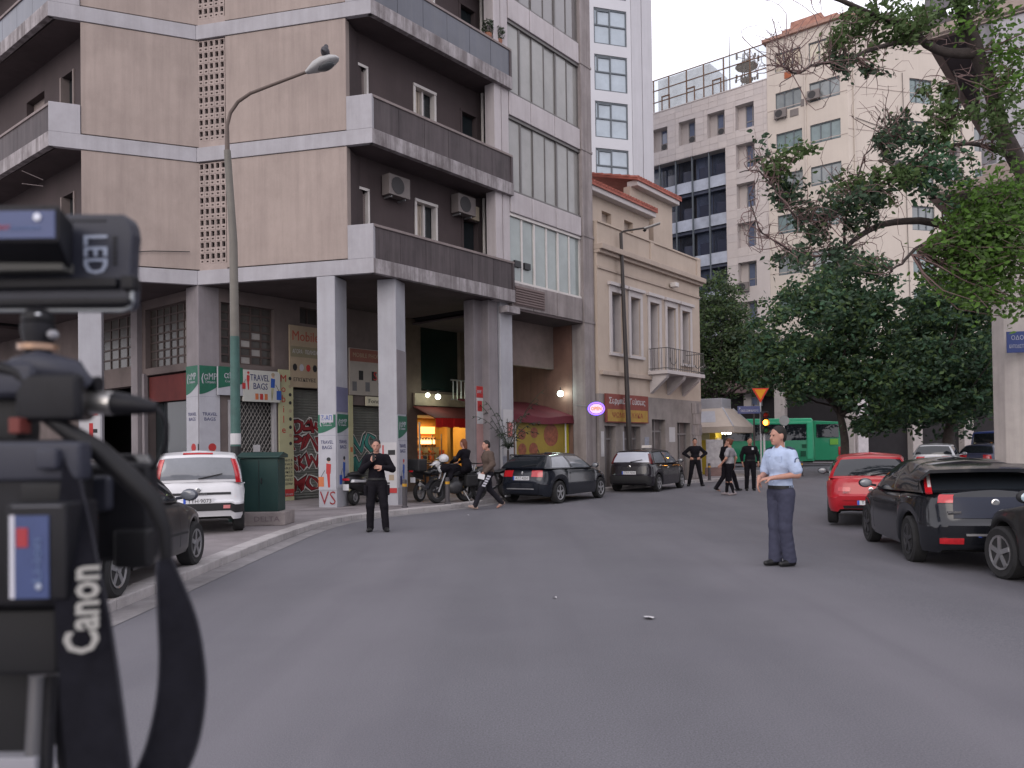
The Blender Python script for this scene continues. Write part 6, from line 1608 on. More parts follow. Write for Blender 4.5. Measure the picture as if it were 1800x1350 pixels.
def person(label, loc, face, pose, kit, H=1.78, h=0.011, group=None, hh=0.0055):
    """pose: joint dict in local metres for a 1.78 m body; kit: materials / options"""
    t = thing('person', loc, label, 'person', group, rz=-heading(*face), scale=H / 1.78)
    P = dict(pel=(0, 0, 0.96), waist=(0, .005, 1.10), chest=(0, 0.01, 1.32), neck=(0, -0.01, 1.495), head=(0, 0.025, 1.655), look=0.0, nod=0.0,
             shR=(0.178, -0.005, 1.418), shL=(-0.178, -0.005, 1.418), elR=(0.25, -0.03, 1.16), elL=(-0.25, -0.03, 1.16), wrR=(0.25, 0.06, 0.92), wrL=(-0.25, 0.06, 0.92),
             hpR=(0.095, 0, 0.92), hpL=(-0.095, 0, 0.92), knR=(0.11, 0.03, 0.50), knL=(-0.11, 0.03, 0.50), anR=(0.12, -0.02, 0.085), anL=(-0.12, -0.02, 0.085), ftR=None, ftL=None, cR=0.5, cL=0.5, hdR=None, hdL=None, pnR=None, pnL=None)
    P.update(pose)
    A = {k: np.array(v, float) if isinstance(v, (tuple, list)) else v for k, v in P.items()}
    fem = kit.get('female', False); wd = 0.92 if fem else 1.0
    lk = A['look']; rot = np.array([[math.cos(lk), -math.sin(lk), 0], [math.sin(lk), math.cos(lk), 0], [0, 0, 1]])
    nd = A['nod']; rx = np.array([[1, 0, 0], [0, math.cos(nd), -math.sin(nd)], [0, math.sin(nd), math.cos(nd)]]); rot = rot @ rx
    hd = A['head']; L = lambda v: hd + rot @ np.array(v, float)
    headp = [('e', L((0, -.005, .03)), (0.074, 0.093, 0.095), rot), ('e', L((0, .022, -.045)), (0.058, 0.068, 0.072), rot), ('c', L((0, .07, -.092)), L((0, .062, -.085)), .022, .022, .02),
             ('c', L((0, .088, .01)), L((0, .108, -.032)), .010, .0155, .012), ('c', L((-.03, .083, .026)), L((.03, .083, .026)), .013, .013, .015),
             ('c', L((-.02, .080, -.062)), L((.02, .080, -.062)), .011, .011, .012),
             ('e', L((.077, -.005, -.01)), (0.012, 0.022, 0.034), rot), ('e', L((-.077, -.005, -.01)), (0.012, 0.022, 0.034), rot)]
    tr = [('e', A['pel'], (0.155 * (1.04 if fem else 1), 0.112, 0.125), None), ('e', A['waist'], (0.140 * wd, 0.105, 0.15), None), ('e', A['chest'], (0.165 * wd, 0.115, 0.185), None),
          ('c', A['shL'] * np.array([.62, 1, 1]) + np.array([0, 0, -.01]), A['shR'] * np.array([.62, 1, 1]) + np.array([0, 0, -.01]), 0.068, 0.068, .05), ('c', A['neck'] + np.array([0, 0, -.03]), L((0, -.02, -.06)), 0.056 * wd, 0.052 * wd, .03)]
    if fem: tr += [('e', A['chest'] + np.array([.065, .085, -.02]), (.06, .05, .06), None), ('e', A['chest'] + np.array([-.065, .085, -.02]), (.06, .05, .06), None)]
    arms = {}; legs = {}; hands = []; shoes = {}
    for s, sg in (('R', 1), ('L', -1)):
        arms[s] = [('c', A['sh' + s], A['el' + s], 0.056 * wd, 0.043 * wd), ('c', A['el' + s], A['wr' + s], 0.043 * wd, 0.028 * wd)]
        legs[s] = [('c', A['hp' + s], A['kn' + s], 0.092, 0.060), ('c', A['kn' + s], A['an' + s], 0.058, 0.038), ('c', A['kn' + s] * .8 + A['an' + s] * .2, A['kn' + s] * .45 + A['an' + s] * .55, .056, .044)]
        an = A['an' + s]; ft = A['ft' + s] if A['ft' + s] is not None else np.array([0.02 * sg, 1.0, -0.0])
        ft = ft / np.linalg.norm(ft); toe = an + ft * 0.155 + np.array([0, 0, -0.045])
        shoes[s] = [('c', an - ft * .055 + np.array([0, 0, -.045]), an + ft * .06 + np.array([0, 0, -.038]), .040, .042), ('c', an + ft * .05 + np.array([0, 0, -.042]), toe, .041, .032), ('c', an + np.array([0, 0, .03]), an + np.array([0, 0, -.03]), .043, .046)]
        d = A['hd' + s] if A['hd' + s] is not None else A['wr' + s] - A['el' + s]
        pn = A['pn' + s] if A['pn' + s] is not None else np.array([-sg, 0.25, 0])
        F, lo = field(hand_prims(A['wr' + s], d, pn, A['c' + s], sg), hh, 0.01); hands.append(surface_nets(F, lo, hh))
    feet = []
    for s in 'RL': feet += [(p[0], p[1], p[2], p[3] * .8, p[4] * .8) for p in shoes[s]]
    allp = tr + headp + arms['R'] + arms['L'] + legs['R'] + legs['L'] + feet
    sk = kit.get('skin', SKIN)
    sdf_obj('body', allp, h, sk, t, 0.03, (), hands)
    # ---- eyes, mouth
    m = MB()
    for sx in (-.029, .029): c = L((sx, .0865, .008)); m.ell(c, (.012, .006, .006), 8, 6)
    m.build('eyes', EYE, t, local=True, smooth=180)
    m = MB(); m.ell(L((0, .091, -.062)), (.023, .006, .0065), 8, 6); m.build('mouth', LIP, t, local=True, smooth=180)
    # ---- hair
    hm = kit.get('hair', HAIRK)
    if kit.get('helmet') is None:
        hp = [('e', L((0, -.018, .043)), (0.081, 0.098, 0.094), rot), ('e', L((0, -.055, -.005)), (0.072, 0.062, 0.085), rot)]
        if kit.get('long'): hp += [('c', L((0, -.09, .02)), L((0, -.115, -.13)), .045, .03), ('c', L((0, -.07, .0)), L((0, -.08, -.12)), .06, .05)]
        if kit.get('bun'): hp += [('e', L((0, -.12, .06)), (.04, .04, .04), rot)]
        cutp = L((0, .055, .055)); cn = rot @ np.array([0, .86, -.5])
        sdf_obj('hair', hp, min(h, .009), hm, t, 0.02, [(cutp, cn)])
    # ---- trousers, top, shoes
    tp = []; e_ = kit.get('leg', 0.012)
    for s in 'RL': tp += [('c', A['hp' + s], A['kn' + s], 0.094 + e_, 0.064 + e_), ('c', A['kn' + s], A['an' + s] + np.array([0, 0, -.01]), 0.062 + e_, kit.get('cuff', 0.052) + e_)]
    tp += [('e', A['pel'], (0.162 * (1.04 if fem else 1), 0.122, 0.135), None)]
    wz = kit.get('waistz', 1.04)
    sdf_obj('trousers', tp, h, kit['trousers'], t, 0.03, wr=0.0022, cuts=[((0, 0, wz), (0, 0, 1)), ((0, 0, 0.045), (0, 0, -1))] if not kit.get('nocut') else ())
    g = kit.get('loose', 0.013); hem = kit.get('hem', 0.98)
    sp = [('e', A['pel'] + np.array([0, 0, .03]), (0.158 + g, 0.115 + g, 0.16), None), ('e', A['waist'], (0.145 * wd + g, 0.108 + g, 0.16), None), ('e', A['chest'], (0.168 * wd + g, 0.118 + g, 0.188 + g * .5), None), tr[3][:3] + (.068 + g, .068 + g, .05)]
    if fem: sp += [(p[0], p[1], tuple(np.array(p[2]) + g), None) for p in tr[5:7]]
    cuts = [((0, 0, hem), (0, 0, -1)), (A['neck'] + np.array([0, .0, .035]), (0, .25, .97))]
    sl = kit.get('sleeve', 1.0); sm = []
    for s in 'RL':
        a, b, c = A['sh' + s], A['el' + s], A['wr' + s]
        if sl >= 1: sm += [('c', a, b, .060 * wd + g, .048 * wd + g), ('c', b, b + (c - b) * (sl - 1 if sl < 2 else .96), .048 * wd + g, (.033 if sl >= 1.9 else .04) * wd + g)]
        else: sm += [('c', a, a + (b - a) * sl, .060 * wd + g, .057 * wd + g * 1.3)]
    top = sdf_obj(kit.get('topname', 'shirt'), sp + sm, h, kit['top'], t, 0.03, wr=0.0026, cuts=cuts if not kit.get('nocut') else [cuts[1]])
    for s in 'RL':
        sdf_obj('shoe', shoes[s], h, kit['shoes'], t, 0.02, [((0, 0, A['an' + s][2] - 0.083), (0, 0, -1))])
    if kit.get('belt'):
        m = MB(); ring = []
        for z in (wz - .045, wz - 0.002):
            ring.append([Vector((A['pel'][0] * .3 + A['waist'][0] * .7 + (0.158 + g) * math.cos(a), A['waist'][1] + (0.119 + g) * math.sin(a), z)) for a in np.linspace(0, 2 * math.pi, 24, endpoint=False)])
        m.rings(ring); m.build('belt', kit['belt'], t, local=True, smooth=60)
    t['_j'] = [float(x) for k in ('wrR', 'wrL') for x in A[k]]
    return t, A, top

BLUES = cloth('pale_blue_shirt', (0.36, 0.43, 0.58)); NAVYT = cloth('slate_trousers', (0.046, 0.048, 0.075)); BLKC = cloth('black_cloth', (0.007, 0.006, 0.009)); BLKC2 = cloth('black_fatigues', (0.009, 0.008, 0.011))
BRNJ = cloth('brown_jacket', (0.085, 0.062, 0.052)); GREYT = cloth('grey_tshirt', (0.26, 0.25, 0.27)); BOOT = M('black_boot', (0.012, 0.012, 0.013), rough=0.5, var=0.15); BEIGES = M('beige_shoe', (0.36, 0.26, 0.22), rough=0.8); GREYS = M('grey_trainer', (0.22, 0.19, 0.2), rough=0.8)

def gz(x, y): return road_z(x, y)
# -- policeman in a pale blue shirt
pol, A, top = person('smiling policeman in pale blue shirt and slate trousers standing in the road', (3.47, 10.32, 0.0), (-0.90, -0.44),
    dict(head=(0.0, 0.035, 1.655), look=-0.12, elL=(-0.262, -0.02, 1.17), wrL=(-0.10, 0.235, 1.13), hdL=(0.75, 0.62, -0.12), pnL=(0.1, -0.3, -1), elR=(0.255, 0.02, 1.17), wrR=(0.10, 0.27, 1.11), hdR=(-0.12, 0.30, -0.9), pnR=(-0.6, -.5, 0), cR=0.35, cL=0.4,
         knR=(0.075, 0.035, .50), knL=(-0.085, 0.02, .50), anR=(0.07, 0.05, .085), anL=(-.085, -.05, .085), shR=(0.182, 0, 1.418), shL=(-.182, 0, 1.418)),
    dict(top=BLUES, trousers=NAVYT, shoes=BOOT, sleeve=0.78, belt=BOOT, waistz=1.03, hem=1.0, leg=0.016, cuff=0.066, loose=0.017), H=1.80, h=0.010, hh=0.005)
# collar, shoulder straps, sleeve badge, buttons
m = MB()
for sg in (-1, 1):
    m.extr([(sg * .012, .085, 1.465), (sg * .075, .105, 1.43), (sg * .095, .03, 1.50), (sg * .05, .03, 1.535)], (0, 0.012, 0.004))
m.build('collar', BLUES, pol, local=True)
m = MB(); m.obox((-.225, -.03, 1.482), (.10, 0, .03), (0, .055, 0), (0, 0, .012)); m.build('shoulder_strap', M('navy_strap', (0.02, 0.025, 0.06)), pol, local=True, bevel=.003)
m = MB(); m.obox((.125, -.03, 1.512), (.10, 0, -.03), (0, .055, 0), (0, 0, .012)); m.build('shoulder_strap', MATS['navy_strap'], pol, local=True, bevel=.003)
bd = MB(); c_ = Vector((-.281, .0, 1.335)); n_ = Vector((-1, .12, .1)).normalized(); u_ = Vector((0.1, 1, 0)).normalized(); w_ = Vector((-.05, 0, 1))
bd.extr([c_ + u_ * .040 * math.cos(a) + w_ * .048 * math.sin(a) for a in np.linspace(0, 2 * math.pi, 14, endpoint=False)], n_ * .006); bdo = bd.build('sleeve_badge', M('badge_navy', (0.04, 0.06, 0.14)), pol, local=True)
bd = MB(); bd.extr([c_ + n_ * .007 + u_ * .028 * math.cos(a) + w_ * .035 * math.sin(a) for a in np.linspace(0, 2 * math.pi, 14, endpoint=False)], n_ * .003); bd.build('badge_centre', M('badge_pale', (0.45, 0.5, 0.58)), bdo, local=True)
m = MB()
for k in range(5): m.ell((0.0, 0.142, 1.40 - .08 * k), (.006, .004, .006), 6, 4)
m.build('buttons', M('button', (0.6, 0.62, 0.68)), pol, local=True)
m = MB(); m.obox((.045, .128, 1.32), (.085, -.02, 0), (0, .01, 0), (0, 0, .085)); m.build('chest_pocket', BLUES, pol, local=True, bevel=.004)
m = MB(); m.obox((-.13, .110, 1.32), (.085, .02, 0), (0, .01, 0), (0, 0, .085)); m.build('chest_pocket', BLUES, pol, local=True, bevel=.004)

# -- man in black holding a radio to his chin
man, A, top = person('man in black uniform standing at the kerb holding a radio at his chin', (-2.60, 15.25, 0.0), (0.13, -1.0),
    dict(look=-0.05, nod=-0.12, elR=(0.275, 0.03, 1.19), wrR=(0.095, 0.205, 1.34), hdR=(-0.25, 0.05, 0.9), pnR=(-0.7, -.5, 0), elL=(-0.30, 0.03, 1.20), wrL=(-0.125, 0.215, 1.235), hdL=(0.9, 0.22, 0.12), pnL=(0, -.9, -.2), cR=0.75, cL=0.45,
         knR=(0.125, 0.03, .50), knL=(-0.135, 0.06, .50), anR=(0.135, -.03, .085), anL=(-.165, .05, .085), ftR=(.25, 1, 0), ftL=(-.3, 1, 0)),
    dict(top=BLKC, trousers=BLKC2, shoes=BOOT, sleeve=2.0, belt=BOOT, loose=0.016, leg=0.016, skin=SKIN), H=1.77, h=0.010, hh=0.005)
m = MB(); m.box(0.045, 0.245, 1.425, 0.05, 0.035, 0.12); r_ = m.build('radio', BLK, None)
r_.parent = man; r_.location = Vector((0.045, 0.245, 1.365))
m = MB(); m.tube([(.06, .245, 1.48), (.06, .25, 1.56)], .006, 5); a_ = m.build('antenna', BLK, r_, local=True); 
m = MB(); m.box(0.09, 0.142, 1.405, 0.035, 0.008, 0.045); m.build('chest_badge', M('badge_grey', (0.3, 0.3, 0.33)), man, local=True)
for sg in (-1, 1): m = MB(); m.box(sg * .215, 0.03, 0.80, .06, .15, .2); m.build('thigh_pocket', BLKC2, man, local=True, bevel=.02)

# -- man in brown jacket striding to the left
wk, A, top = person('man in brown jacket and printed track trousers striding along the kerb', (-0.62, 20.55, 0.0), (-0.93, -0.36),
    dict(head=(0, .06, 1.655), look=0.1, chest=(0, .03, 1.32), elR=(.26, -.12, 1.17), wrR=(.27, .04, .94), elL=(-.27, -.02, 1.16), wrL=(-.25, .18, .98), cR=.8, cL=.8,
         knR=(.10, -.06, .50), anR=(.10, -.40, .145), ftR=(0, .85, -.5), knL=(-.10, .24, .52), anL=(-.10, .42, .10), ftL=(0, 1, .25)),
    dict(top=BRNJ, topname='jacket', trousers=cloth('dark_track_cloth', (0.016, 0.015, 0.02)), shoes=BEIGES, sleeve=2.0, loose=0.03, hem=0.86, skin=SKIN), H=1.76, h=0.012)
pr = MB(); 
a0, b0 = Vector((-.10, .03, .90)), Vector((-.10, .24, .55))
for k in range(5):
    p = a0.lerp(b0, .12 + k * .17); q = a0.lerp(b0, .12 + k * .17 + .11); o = Vector((-.115, .0, 0))
    pr.obox(p + o + Vector((0, -.045, 0)), q - p, Vector((0, .09, .03)), Vector((-.008, 0, 0)))
pr.build('trouser_print', M('print_white', (0.5, 0.5, 0.56)), wk, local=True)
m = MB(); m.obox((-.26, .25, .80), (.02, .16, .04), (.01, .03, -.13), (.012, 0, 0)); o = m.build('paper_sheet', M('paper', (0.62, 0.62, 0.64))); o.parent = wk; o.location = Vector((-.25, .28, .77))

# -- officers and passers-by further on
person('black clad officer with hands on hips beside the cream house corner', (6.95, 30.3, 0.0), (-0.15, -1.0),
    dict(elR=(.40, -.06, 1.22), wrR=(.19, .06, 1.06), hdR=(-.8, .5, -.3), pnR=(0, -1, 0), elL=(-.40, -.06, 1.22), wrL=(-.19, .06, 1.06), hdL=(.8, .5, -.3), pnL=(0, -1, 0), knR=(.16, .03, .5), knL=(-.16, .03, .5), anR=(.24, -.02, .085), anL=(-.24, -.02, .085), ftR=(.4, 1, 0), ftL=(-.4, 1, 0)),
    dict(top=BLKC2, trousers=BLKC2, shoes=BOOT, sleeve=2.0, belt=BOOT, skin=SKIN2), H=1.82, h=0.016, hh=0.008)
person('woman in grey tee and black trousers walking across the road', (6.72, 24.6, 0.0), (-0.75, 0.55),
    dict(head=(0, .03, 1.655), look=.1, elR=(.25, -.1, 1.17), wrR=(.27, -.02, .93), elL=(-.25, .03, 1.16), wrL=(-.24, .2, .98), knR=(.08, .12, .5), anR=(.08, .16, .09), knL=(-.08, -.0, .5), anL=(-.08, -.14, .10), ftL=(0, 1, -.2)),
    dict(top=GREYT, topname='tee_shirt', trousers=BLKC, shoes=GREYS, sleeve=.62, hair=HAIRR, bun=True, female=True, leg=.004, cuff=.044, waistz=1.05, hem=1.0), H=1.75, h=0.015, hh=0.008)
person('person in black walking behind the woman in the grey tee', (7.15, 26.6, 0.0), (0.8, 0.3),
    dict(knR=(.10, .2, .52), anR=(.10, .34, .1), knL=(-.10, -.05, .5), anL=(-.1, -.36, .14), ftL=(0, .9, -.4)), dict(top=BLKC, topname='jacket', trousers=BLKC, shoes=BOOT, sleeve=2.0, skin=SKIN), H=1.80, h=0.016, hh=0.008)
of2, A, top = person('black uniformed officer with white chest patch standing near the kiosk', (8.02, 26.9, 0.0), (-0.1, -1.0),
    dict(elR=(.27, -.02, 1.17), wrR=(.26, .08, .93), elL=(-.27, -.02, 1.17), wrL=(-.26, .08, .93)), dict(top=BLKC2, trousers=BLKC2, shoes=BOOT, sleeve=2.0, belt=BOOT, skin=SKIN2), H=1.80, h=0.016, hh=0.008)
m = MB(); m.box(-.07, .135, 1.40, .06, .012, .08); m.build('chest_patch', M('patch_white', (0.55, 0.55, 0.58)), of2, local=True)
m = MB(); m.box(-.272, .0, 1.33, .012, .06, .07); m.build('sleeve_patch', MATS['patch_white'], of2, local=True)
person('dark haired person standing on the pavement beyond the second black car', (4.95, 31.2, PZ), (-0.6, -0.8), {}, dict(top=BLKC, topname='jacket', trousers=BLKC, shoes=BOOT, sleeve=2.0, long=True, skin=SKIN2), H=1.72, h=0.018, hh=0.009)
# seated rider on the big motorcycle (seat height 0.8)
person('auburn haired person in black sitting on the big motorcycle by the lit shop', (-1.25, 21.9, PZ), (-0.83, 0.55),
    dict(pel=(0, 0, .98), waist=(0, .03, 1.10), chest=(0, .08, 1.32), neck=(0, .09, 1.50), head=(0, .125, 1.66), shR=(.175, .08, 1.415), shL=(-.175, .08, 1.415), hpR=(.1, .02, .93), hpL=(-.1, .02, .93), knR=(.23, .38, .80), knL=(-.23, .38, .80), anR=(.25, .22, .40), anL=(-.25, .22, .40), elR=(.25, .2, 1.2), wrR=(.2, .42, 1.12), elL=(-.25, .2, 1.2), wrL=(-.2, .42, 1.12)),
    dict(top=BLKC, topname='jacket', trousers=BLKC, shoes=BOOT, sleeve=2.0, hair=HAIRR, long=True, nocut=True), H=1.72, h=0.013, hh=0.007)
# ================================================================= shop signs, posters
SGN_G = M('sign_green', (0.012, 0.10, 0.06), rough=0.5, var=0.2, streak=.2, soot_col=(.06, .1, .085)); SGN_W = M('sign_white', (0.36, 0.36, 0.395), rough=0.6, var=0.1, streak=0.28, soot_col=(0.3, 0.29, 0.3)); SGN_NAVY = M('sign_navy', (0.02, 0.025, 0.10), rough=0.6)
SGN_Y = M('sign_pale_yellow', (0.36, 0.35, 0.215), rough=0.6, var=0.08, streak=0.12, soot_col=(0.25, 0.24, 0.15)); SGN_R = M('sign_red', (0.36, 0.03, 0.03), rough=0.6); SGN_O = M('sign_orange', (0.42, 0.13, 0.05), rough=0.6); SGN_B = M('sign_blue', (0.02, 0.07, 0.30), rough=0.6)
SGN_T = M('sign_teal', (0.10, 0.30, 0.38), rough=0.6); SGN_TAN = M('sign_tan', (0.30, 0.24, 0.17), rough=0.7, var=0.1); INK = M('print_black', (0.02, 0.02, 0.022), rough=0.7); SKP = M('print_skin', (0.5, 0.3, 0.22), rough=0.7); PAPER = M('paper_white', (0.42, 0.41, 0.42), rough=0.8, var=0.08)
UPZ = Vector((0, 0, 1))
def board(name, fr, s0, s1, z0, z1, off, mm, parent, th=0.02, bevel=0.0, local=False):
    m = MB(); fbox(m, fr, s0, s1, z0, z1, off, off + th); return m.build(name, mm, parent, bevel=bevel)
def words(txt, fr, s, z, off, size, mm, parent, width=None, rot=False, name='lettering', bold=0.0):
    x, y = (UPZ, -fr.a) if rot else (fr.a, UPZ)
    return text_mesh(txt, size, mm, fr.P(s, z, off), x, y, 0.004, name, parent, width=width, bold=bold)
def flat_shape(fr, pts, off, th=0.004):
    m = MB(); m.extr([fr.P(s, z, off) for s, z in pts], fr.n * th); return m
def ov(s, z, a, b, n=14): return [(s + a * math.cos(t), z + b * math.sin(t)) for t in np.linspace(0, 2 * math.pi, n, endpoint=False)]
def traveller(fr, s, z, h, off, parent, top, legs, bag, flip=1, hair=SGN_R):
    """printed figure with a suitcase: flat print on the poster"""
    k = h / 1.7
    for pts, mm, nm in (([(s - .02 * k, z), (s + .10 * k * flip, z), (s + .1 * k, z + .85 * k), (s - .1 * k, z + .85 * k)], legs, 'print_legs'),
                        ([(s - .14 * k, z + .8 * k), (s + .14 * k, z + .8 * k), (s + .18 * k, z + 1.35 * k), (s - .12 * k, z + 1.4 * k)], top, 'print_top'),
                        (ov(s + .03 * k, z + 1.55 * k, .1 * k, .13 * k), SKP, 'print_head'), (ov(s + .03 * k, z + 1.63 * k, .13 * k, .12 * k), hair, 'print_hair'),
                        ([(s - .62 * k * flip, z + .05 * k), (s - .28 * k * flip, z + .05 * k), (s - .28 * k * flip, z + .62 * k), (s - .62 * k * flip, z + .62 * k)], bag, 'print_suitcase'),
                        ([(s - .47 * k * flip, z + .62 * k), (s - .44 * k * flip, z + .62 * k), (s - .2 * k * flip, z + 1.0 * k), (s - .23 * k * flip, z + 1.0 * k)], INK, 'print_handle')):
        flat_shape(fr, pts, off, 0.003).build(nm, mm, parent); off += 0.0006
def travel_poster(label, fr, s0, s1, z0, z1, off, head, top, legs, bag, text=True, flip=1, group=None, hair=SGN_R):
    t = tag(board('poster', fr, s0, s1, z0, z1, off, SGN_W, None, 0.012), label, 'poster', group)
    w = s1 - s0; zc = z1 - head
    pts = [(s0, z1), (s1, z1), (s1, zc + head * .35)] + [(lerp(s1, s0, u), zc + head * .35 * (1 - u) ** 1.6) for u in np.linspace(0.1, 1, 8)]
    flat_shape(fr, pts, off + .0125, 0.004).build('poster_header', SGN_G, t)
    for j, (zz, ww) in enumerate(((z1 - head * .38, .62), (z1 - head * .56, .5))):
        words('αMP' if j == 0 else 'Computers', fr, (s0 + s1) / 2 + .04 * w, zz, off + .017, head * (.34 if j == 0 else .14), SGN_W, t, width=w * ww)
    flat_shape(fr, [(s0 + w * p[0], z1 - head * .45 + head * p[1]) for p in ((.10, 0), (.16, .16), (.22, .2), (.15, 0), (.2, -.18), (.14, -.16))], off + .017, .003).build('poster_emblem', SGN_W, t)
    flat_shape(fr, [(s0, zc - .06), (s1, zc - .06), (s1, zc - .05), (s0, zc - .05)], off + .0125, .002).build('poster_rule', MATS['print_black'] if False else M('grey_rule', (0.25, 0.25, 0.28)), t)
    if text:
        zt = zc - (zc - z0) * .20; words('TRAVEL', fr, (s0 + s1) / 2, zt + .06, off + .013, .13, SGN_NAVY, t, width=w * .72); words('BAGS', fr, (s0 + s1) / 2, zt - .075, off + .013, .13, SGN_NAVY, t, width=w * .55)
    traveller(fr, (s0 + s1) / 2 + .06 * w, z0 + .06, (zc - z0) * .52, off + .0128, t, top, legs, bag, flip, hair); return t
travel_poster('travel bags poster facing right on the notch column: woman in blue, navy case', FNR, 0.01, 0.61, 0.15, 3.9, 0.004, 0.78, SGN_T, SGN_B, SGN_NAVY)
travel_poster('shaded travel bags poster on the left face of the notch column: red figure and case', FNL, -0.61, -0.01, 0.15, 3.9, 0.004, 0.78, SGN_R, SGN_R, SGN_R)
travel_poster('travel bags poster on the first white column front: red figure, orange case', FR, 3.50, 3.99, 0.55, 2.48, 0.0, 0.48, SGN_R, SGN_R, SGN_O, hair=INK)
FRS = Fr(FR.P(4.0, 0, -0.005).xy, -FR.n.xy, FR.a.xy)
travel_poster('narrow travel bags poster on the shaded side of the first white column', FRS, 0.02, 0.68, 0.6, 2.5, 0.004, 0.5, SGN_B, SGN_B, SGN_B, hair=INK)
tag(board('notice', FRS, 0.02, 0.68, 2.56, 3.2, 0.004, M('faded_blue', (0.12, 0.12, 0.19), rough=0.7, var=.1), None, .01), 'faded blue square notice above the poster on the first column side', 'notice')
vs_ = text_mesh('VS', 0.5, GR_R, FR.P(3.75, 0.32, 0.0), FR.a, UPZ, 0.004, 'graffiti', None, width=0.44, bold=-0.004); tag(vs_, 'red VS letters scrawled at the foot of the first white column', 'graffiti')
lb = tag(board('label_strip', FR, 3.56, 3.93, 2.28, 2.5, 0.017, SGN_W, None, .008), 'blue and white sticker over the poster header on the first column', 'sticker'); words('Ζ-ΑΠ', FR, 3.745, 2.39, .0255, .17, SGN_B, lb, width=.3)
FC2S = Fr(FC2.P(0.52, 0, 0).xy, -FC2.n.xy, FC2.a.xy)
travel_poster('travel bags poster on the shaded side of the second white column: man in blue', FC2S, 0.02, 0.66, 0.55, 2.45, 0.004, 0.6, SGN_B, SGN_B, SGN_NAVY, hair=SGN_R)
tag(board('notice', FC2S, 0.01, 0.67, 2.5, 4.2, 0.003, COLD, None, .008), 'dark grey painted patch high on the side of the second white column', 'notice')
t = tag(board('poster', FC2, 0.04, 0.50, 0.42, 1.75, 0.003, PAPER, None, .008), 'white shop poster with red footer on the front of the second column', 'poster')
board('poster_footer', FC2, 0.04, 0.50, 0.42, 0.55, .012, SGN_R, t, .004)
for k, (a, b, c, d, mm) in enumerate(((.1, .14, 1.45, 1.68, SGN_R), (.26, .46, 1.42, 1.55, INK), (.3, .45, 1.0, 1.12, INK), (.1, .2, 1.2, 1.36, SGN_R), (.28, .42, .75, .9, SGN_TAN), (.09, .3, .66, .70, INK), (.09, .28, .6, .63, INK))): board('poster_print', FC2, a, b, c, d, .012, mm, t, .003)
# rear left column poster
t = tag(board('poster', FL, 0.66, 1.12, 0.6, 2.9, -0.145, PAPER, None, .008), 'white poster with red figure on the far left column', 'poster')
for a, b, c, d, mm in ((.72, .8, 1.75, 2.05, INK), (.86, .95, 1.9, 2.35, SGN_R), (.95, 1.05, 2.1, 2.2, INK), (.85, 1.05, 1.45, 1.7, SGN_R), (.8, 1.06, 2.55, 2.62, SGN_R)): board('poster_print', FL, a, b, c, d, -.136, mm, t, .003)
# ---- travel bags shop sign
sg = thing('shop_sign', FG.P(-.7, 2.97, 0.1), 'travel bags shop sign with green left end over the grille shutter', 'shop sign')
m = MB(); pts = [(-.92, 2.97), (.27, 2.97), (.27, 3.72)] + [(.17 + .1 * math.cos(a), 3.76 + .1 * math.sin(a)) for a in np.linspace(0, math.pi / 2, 5)] + [(-.92, 3.86)]
m.extr([FG.P(s, z, 0.08) for s, z in pts], FG.n * 0.08); m.build('sign_board', M('sign_lightbox', (0.42, 0.42, 0.39), rough=0.5, var=0.06), sg)
m = MB(); m.extr([FG.P(s, z, 0.07) for s, z in ((-1.68, 3.12), (-.93, 3.12), (-.93, 3.9), (-1.68, 3.9))], FG.n * 0.07); m.build('sign_board', SGN_W, sg)
flat_shape(FG, [(-1.68, 3.9), (-.93, 3.9), (-.93, 3.45)] + [(lerp(-.93, -1.68, u), 3.30 + .15 * (1 - u)) for u in np.linspace(.1, 1, 6)], .141, .004).build('sign_green_field', SGN_G, sg)
words('αMP', FG, -1.28, 3.66, .146, .26, SGN_W, sg, width=.45); words('Computers', FG, -1.25, 3.5, .146, .1, SGN_W, sg, width=.45)
words('TRAVEL', FG, -.40, 3.64, .162, .26, SGN_NAVY, sg, width=.62); words('BAGS', FG, -.38, 3.40, .162, .26, SGN_NAVY, sg, width=.46)
for i, mm in enumerate((SGN_O, SGN_R, SGN_O)): board('print_suitcase', FG, -.55 + i * .15, -.45 + i * .15, 3.03, 3.2, .162, mm, sg, .004)
traveller(FG, .02, 3.02, .78, .162, sg, SGN_B, SGN_Y, SGN_B, -1, hair=SGN_TAN); traveller(FG, -.78, 3.3, .5, .162, sg, SGN_R, SGN_R, SGN_R, 1)
# grille shutter below: diamond lattice of bars, glass and display behind it
gr = thing('grille_shutter', FG.P(-.5, 0.1, -0.1), 'closed diamond mesh grille in front of the dark bag shop', 'grille')
m = MB()
for i in range(-14, 12):
    for sgn in (1, -1):
        a0 = -1.3 + i * .12 if sgn == 1 else -1.3 + (i + 14) * .12 - 0.0
        p0s, p1s = (a0, a0 + 1.45 * sgn * 1.0)
        z0_, z1_ = 0.12, 2.95
        s0_, s1_ = p0s, p0s + sgn * 1.7
        # clip to the opening
        t0, t1 = 0.0, 1.0
        for lim, up in ((-1.3, False), (0.24, True)):
            ds = s1_ - s0_
            tt = (lim - s0_) / ds
            if (ds > 0) != up: t0 = max(t0, tt)
            else: t1 = min(t1, tt)
        if t1 - t0 < .05: continue
        m.tube([FG.P(lerp(s0_, s1_, t0), lerp(z0_, z1_, t0), -.1), FG.P(lerp(s0_, s1_, t1), lerp(z0_, z1_, t1), -.1)], 0.011, 4, caps=False)
tag(m.build('lattice', M('grille_steel', (0.20, 0.19, 0.18), rough=0.5, metal=0.4), gr), kind='stuff')
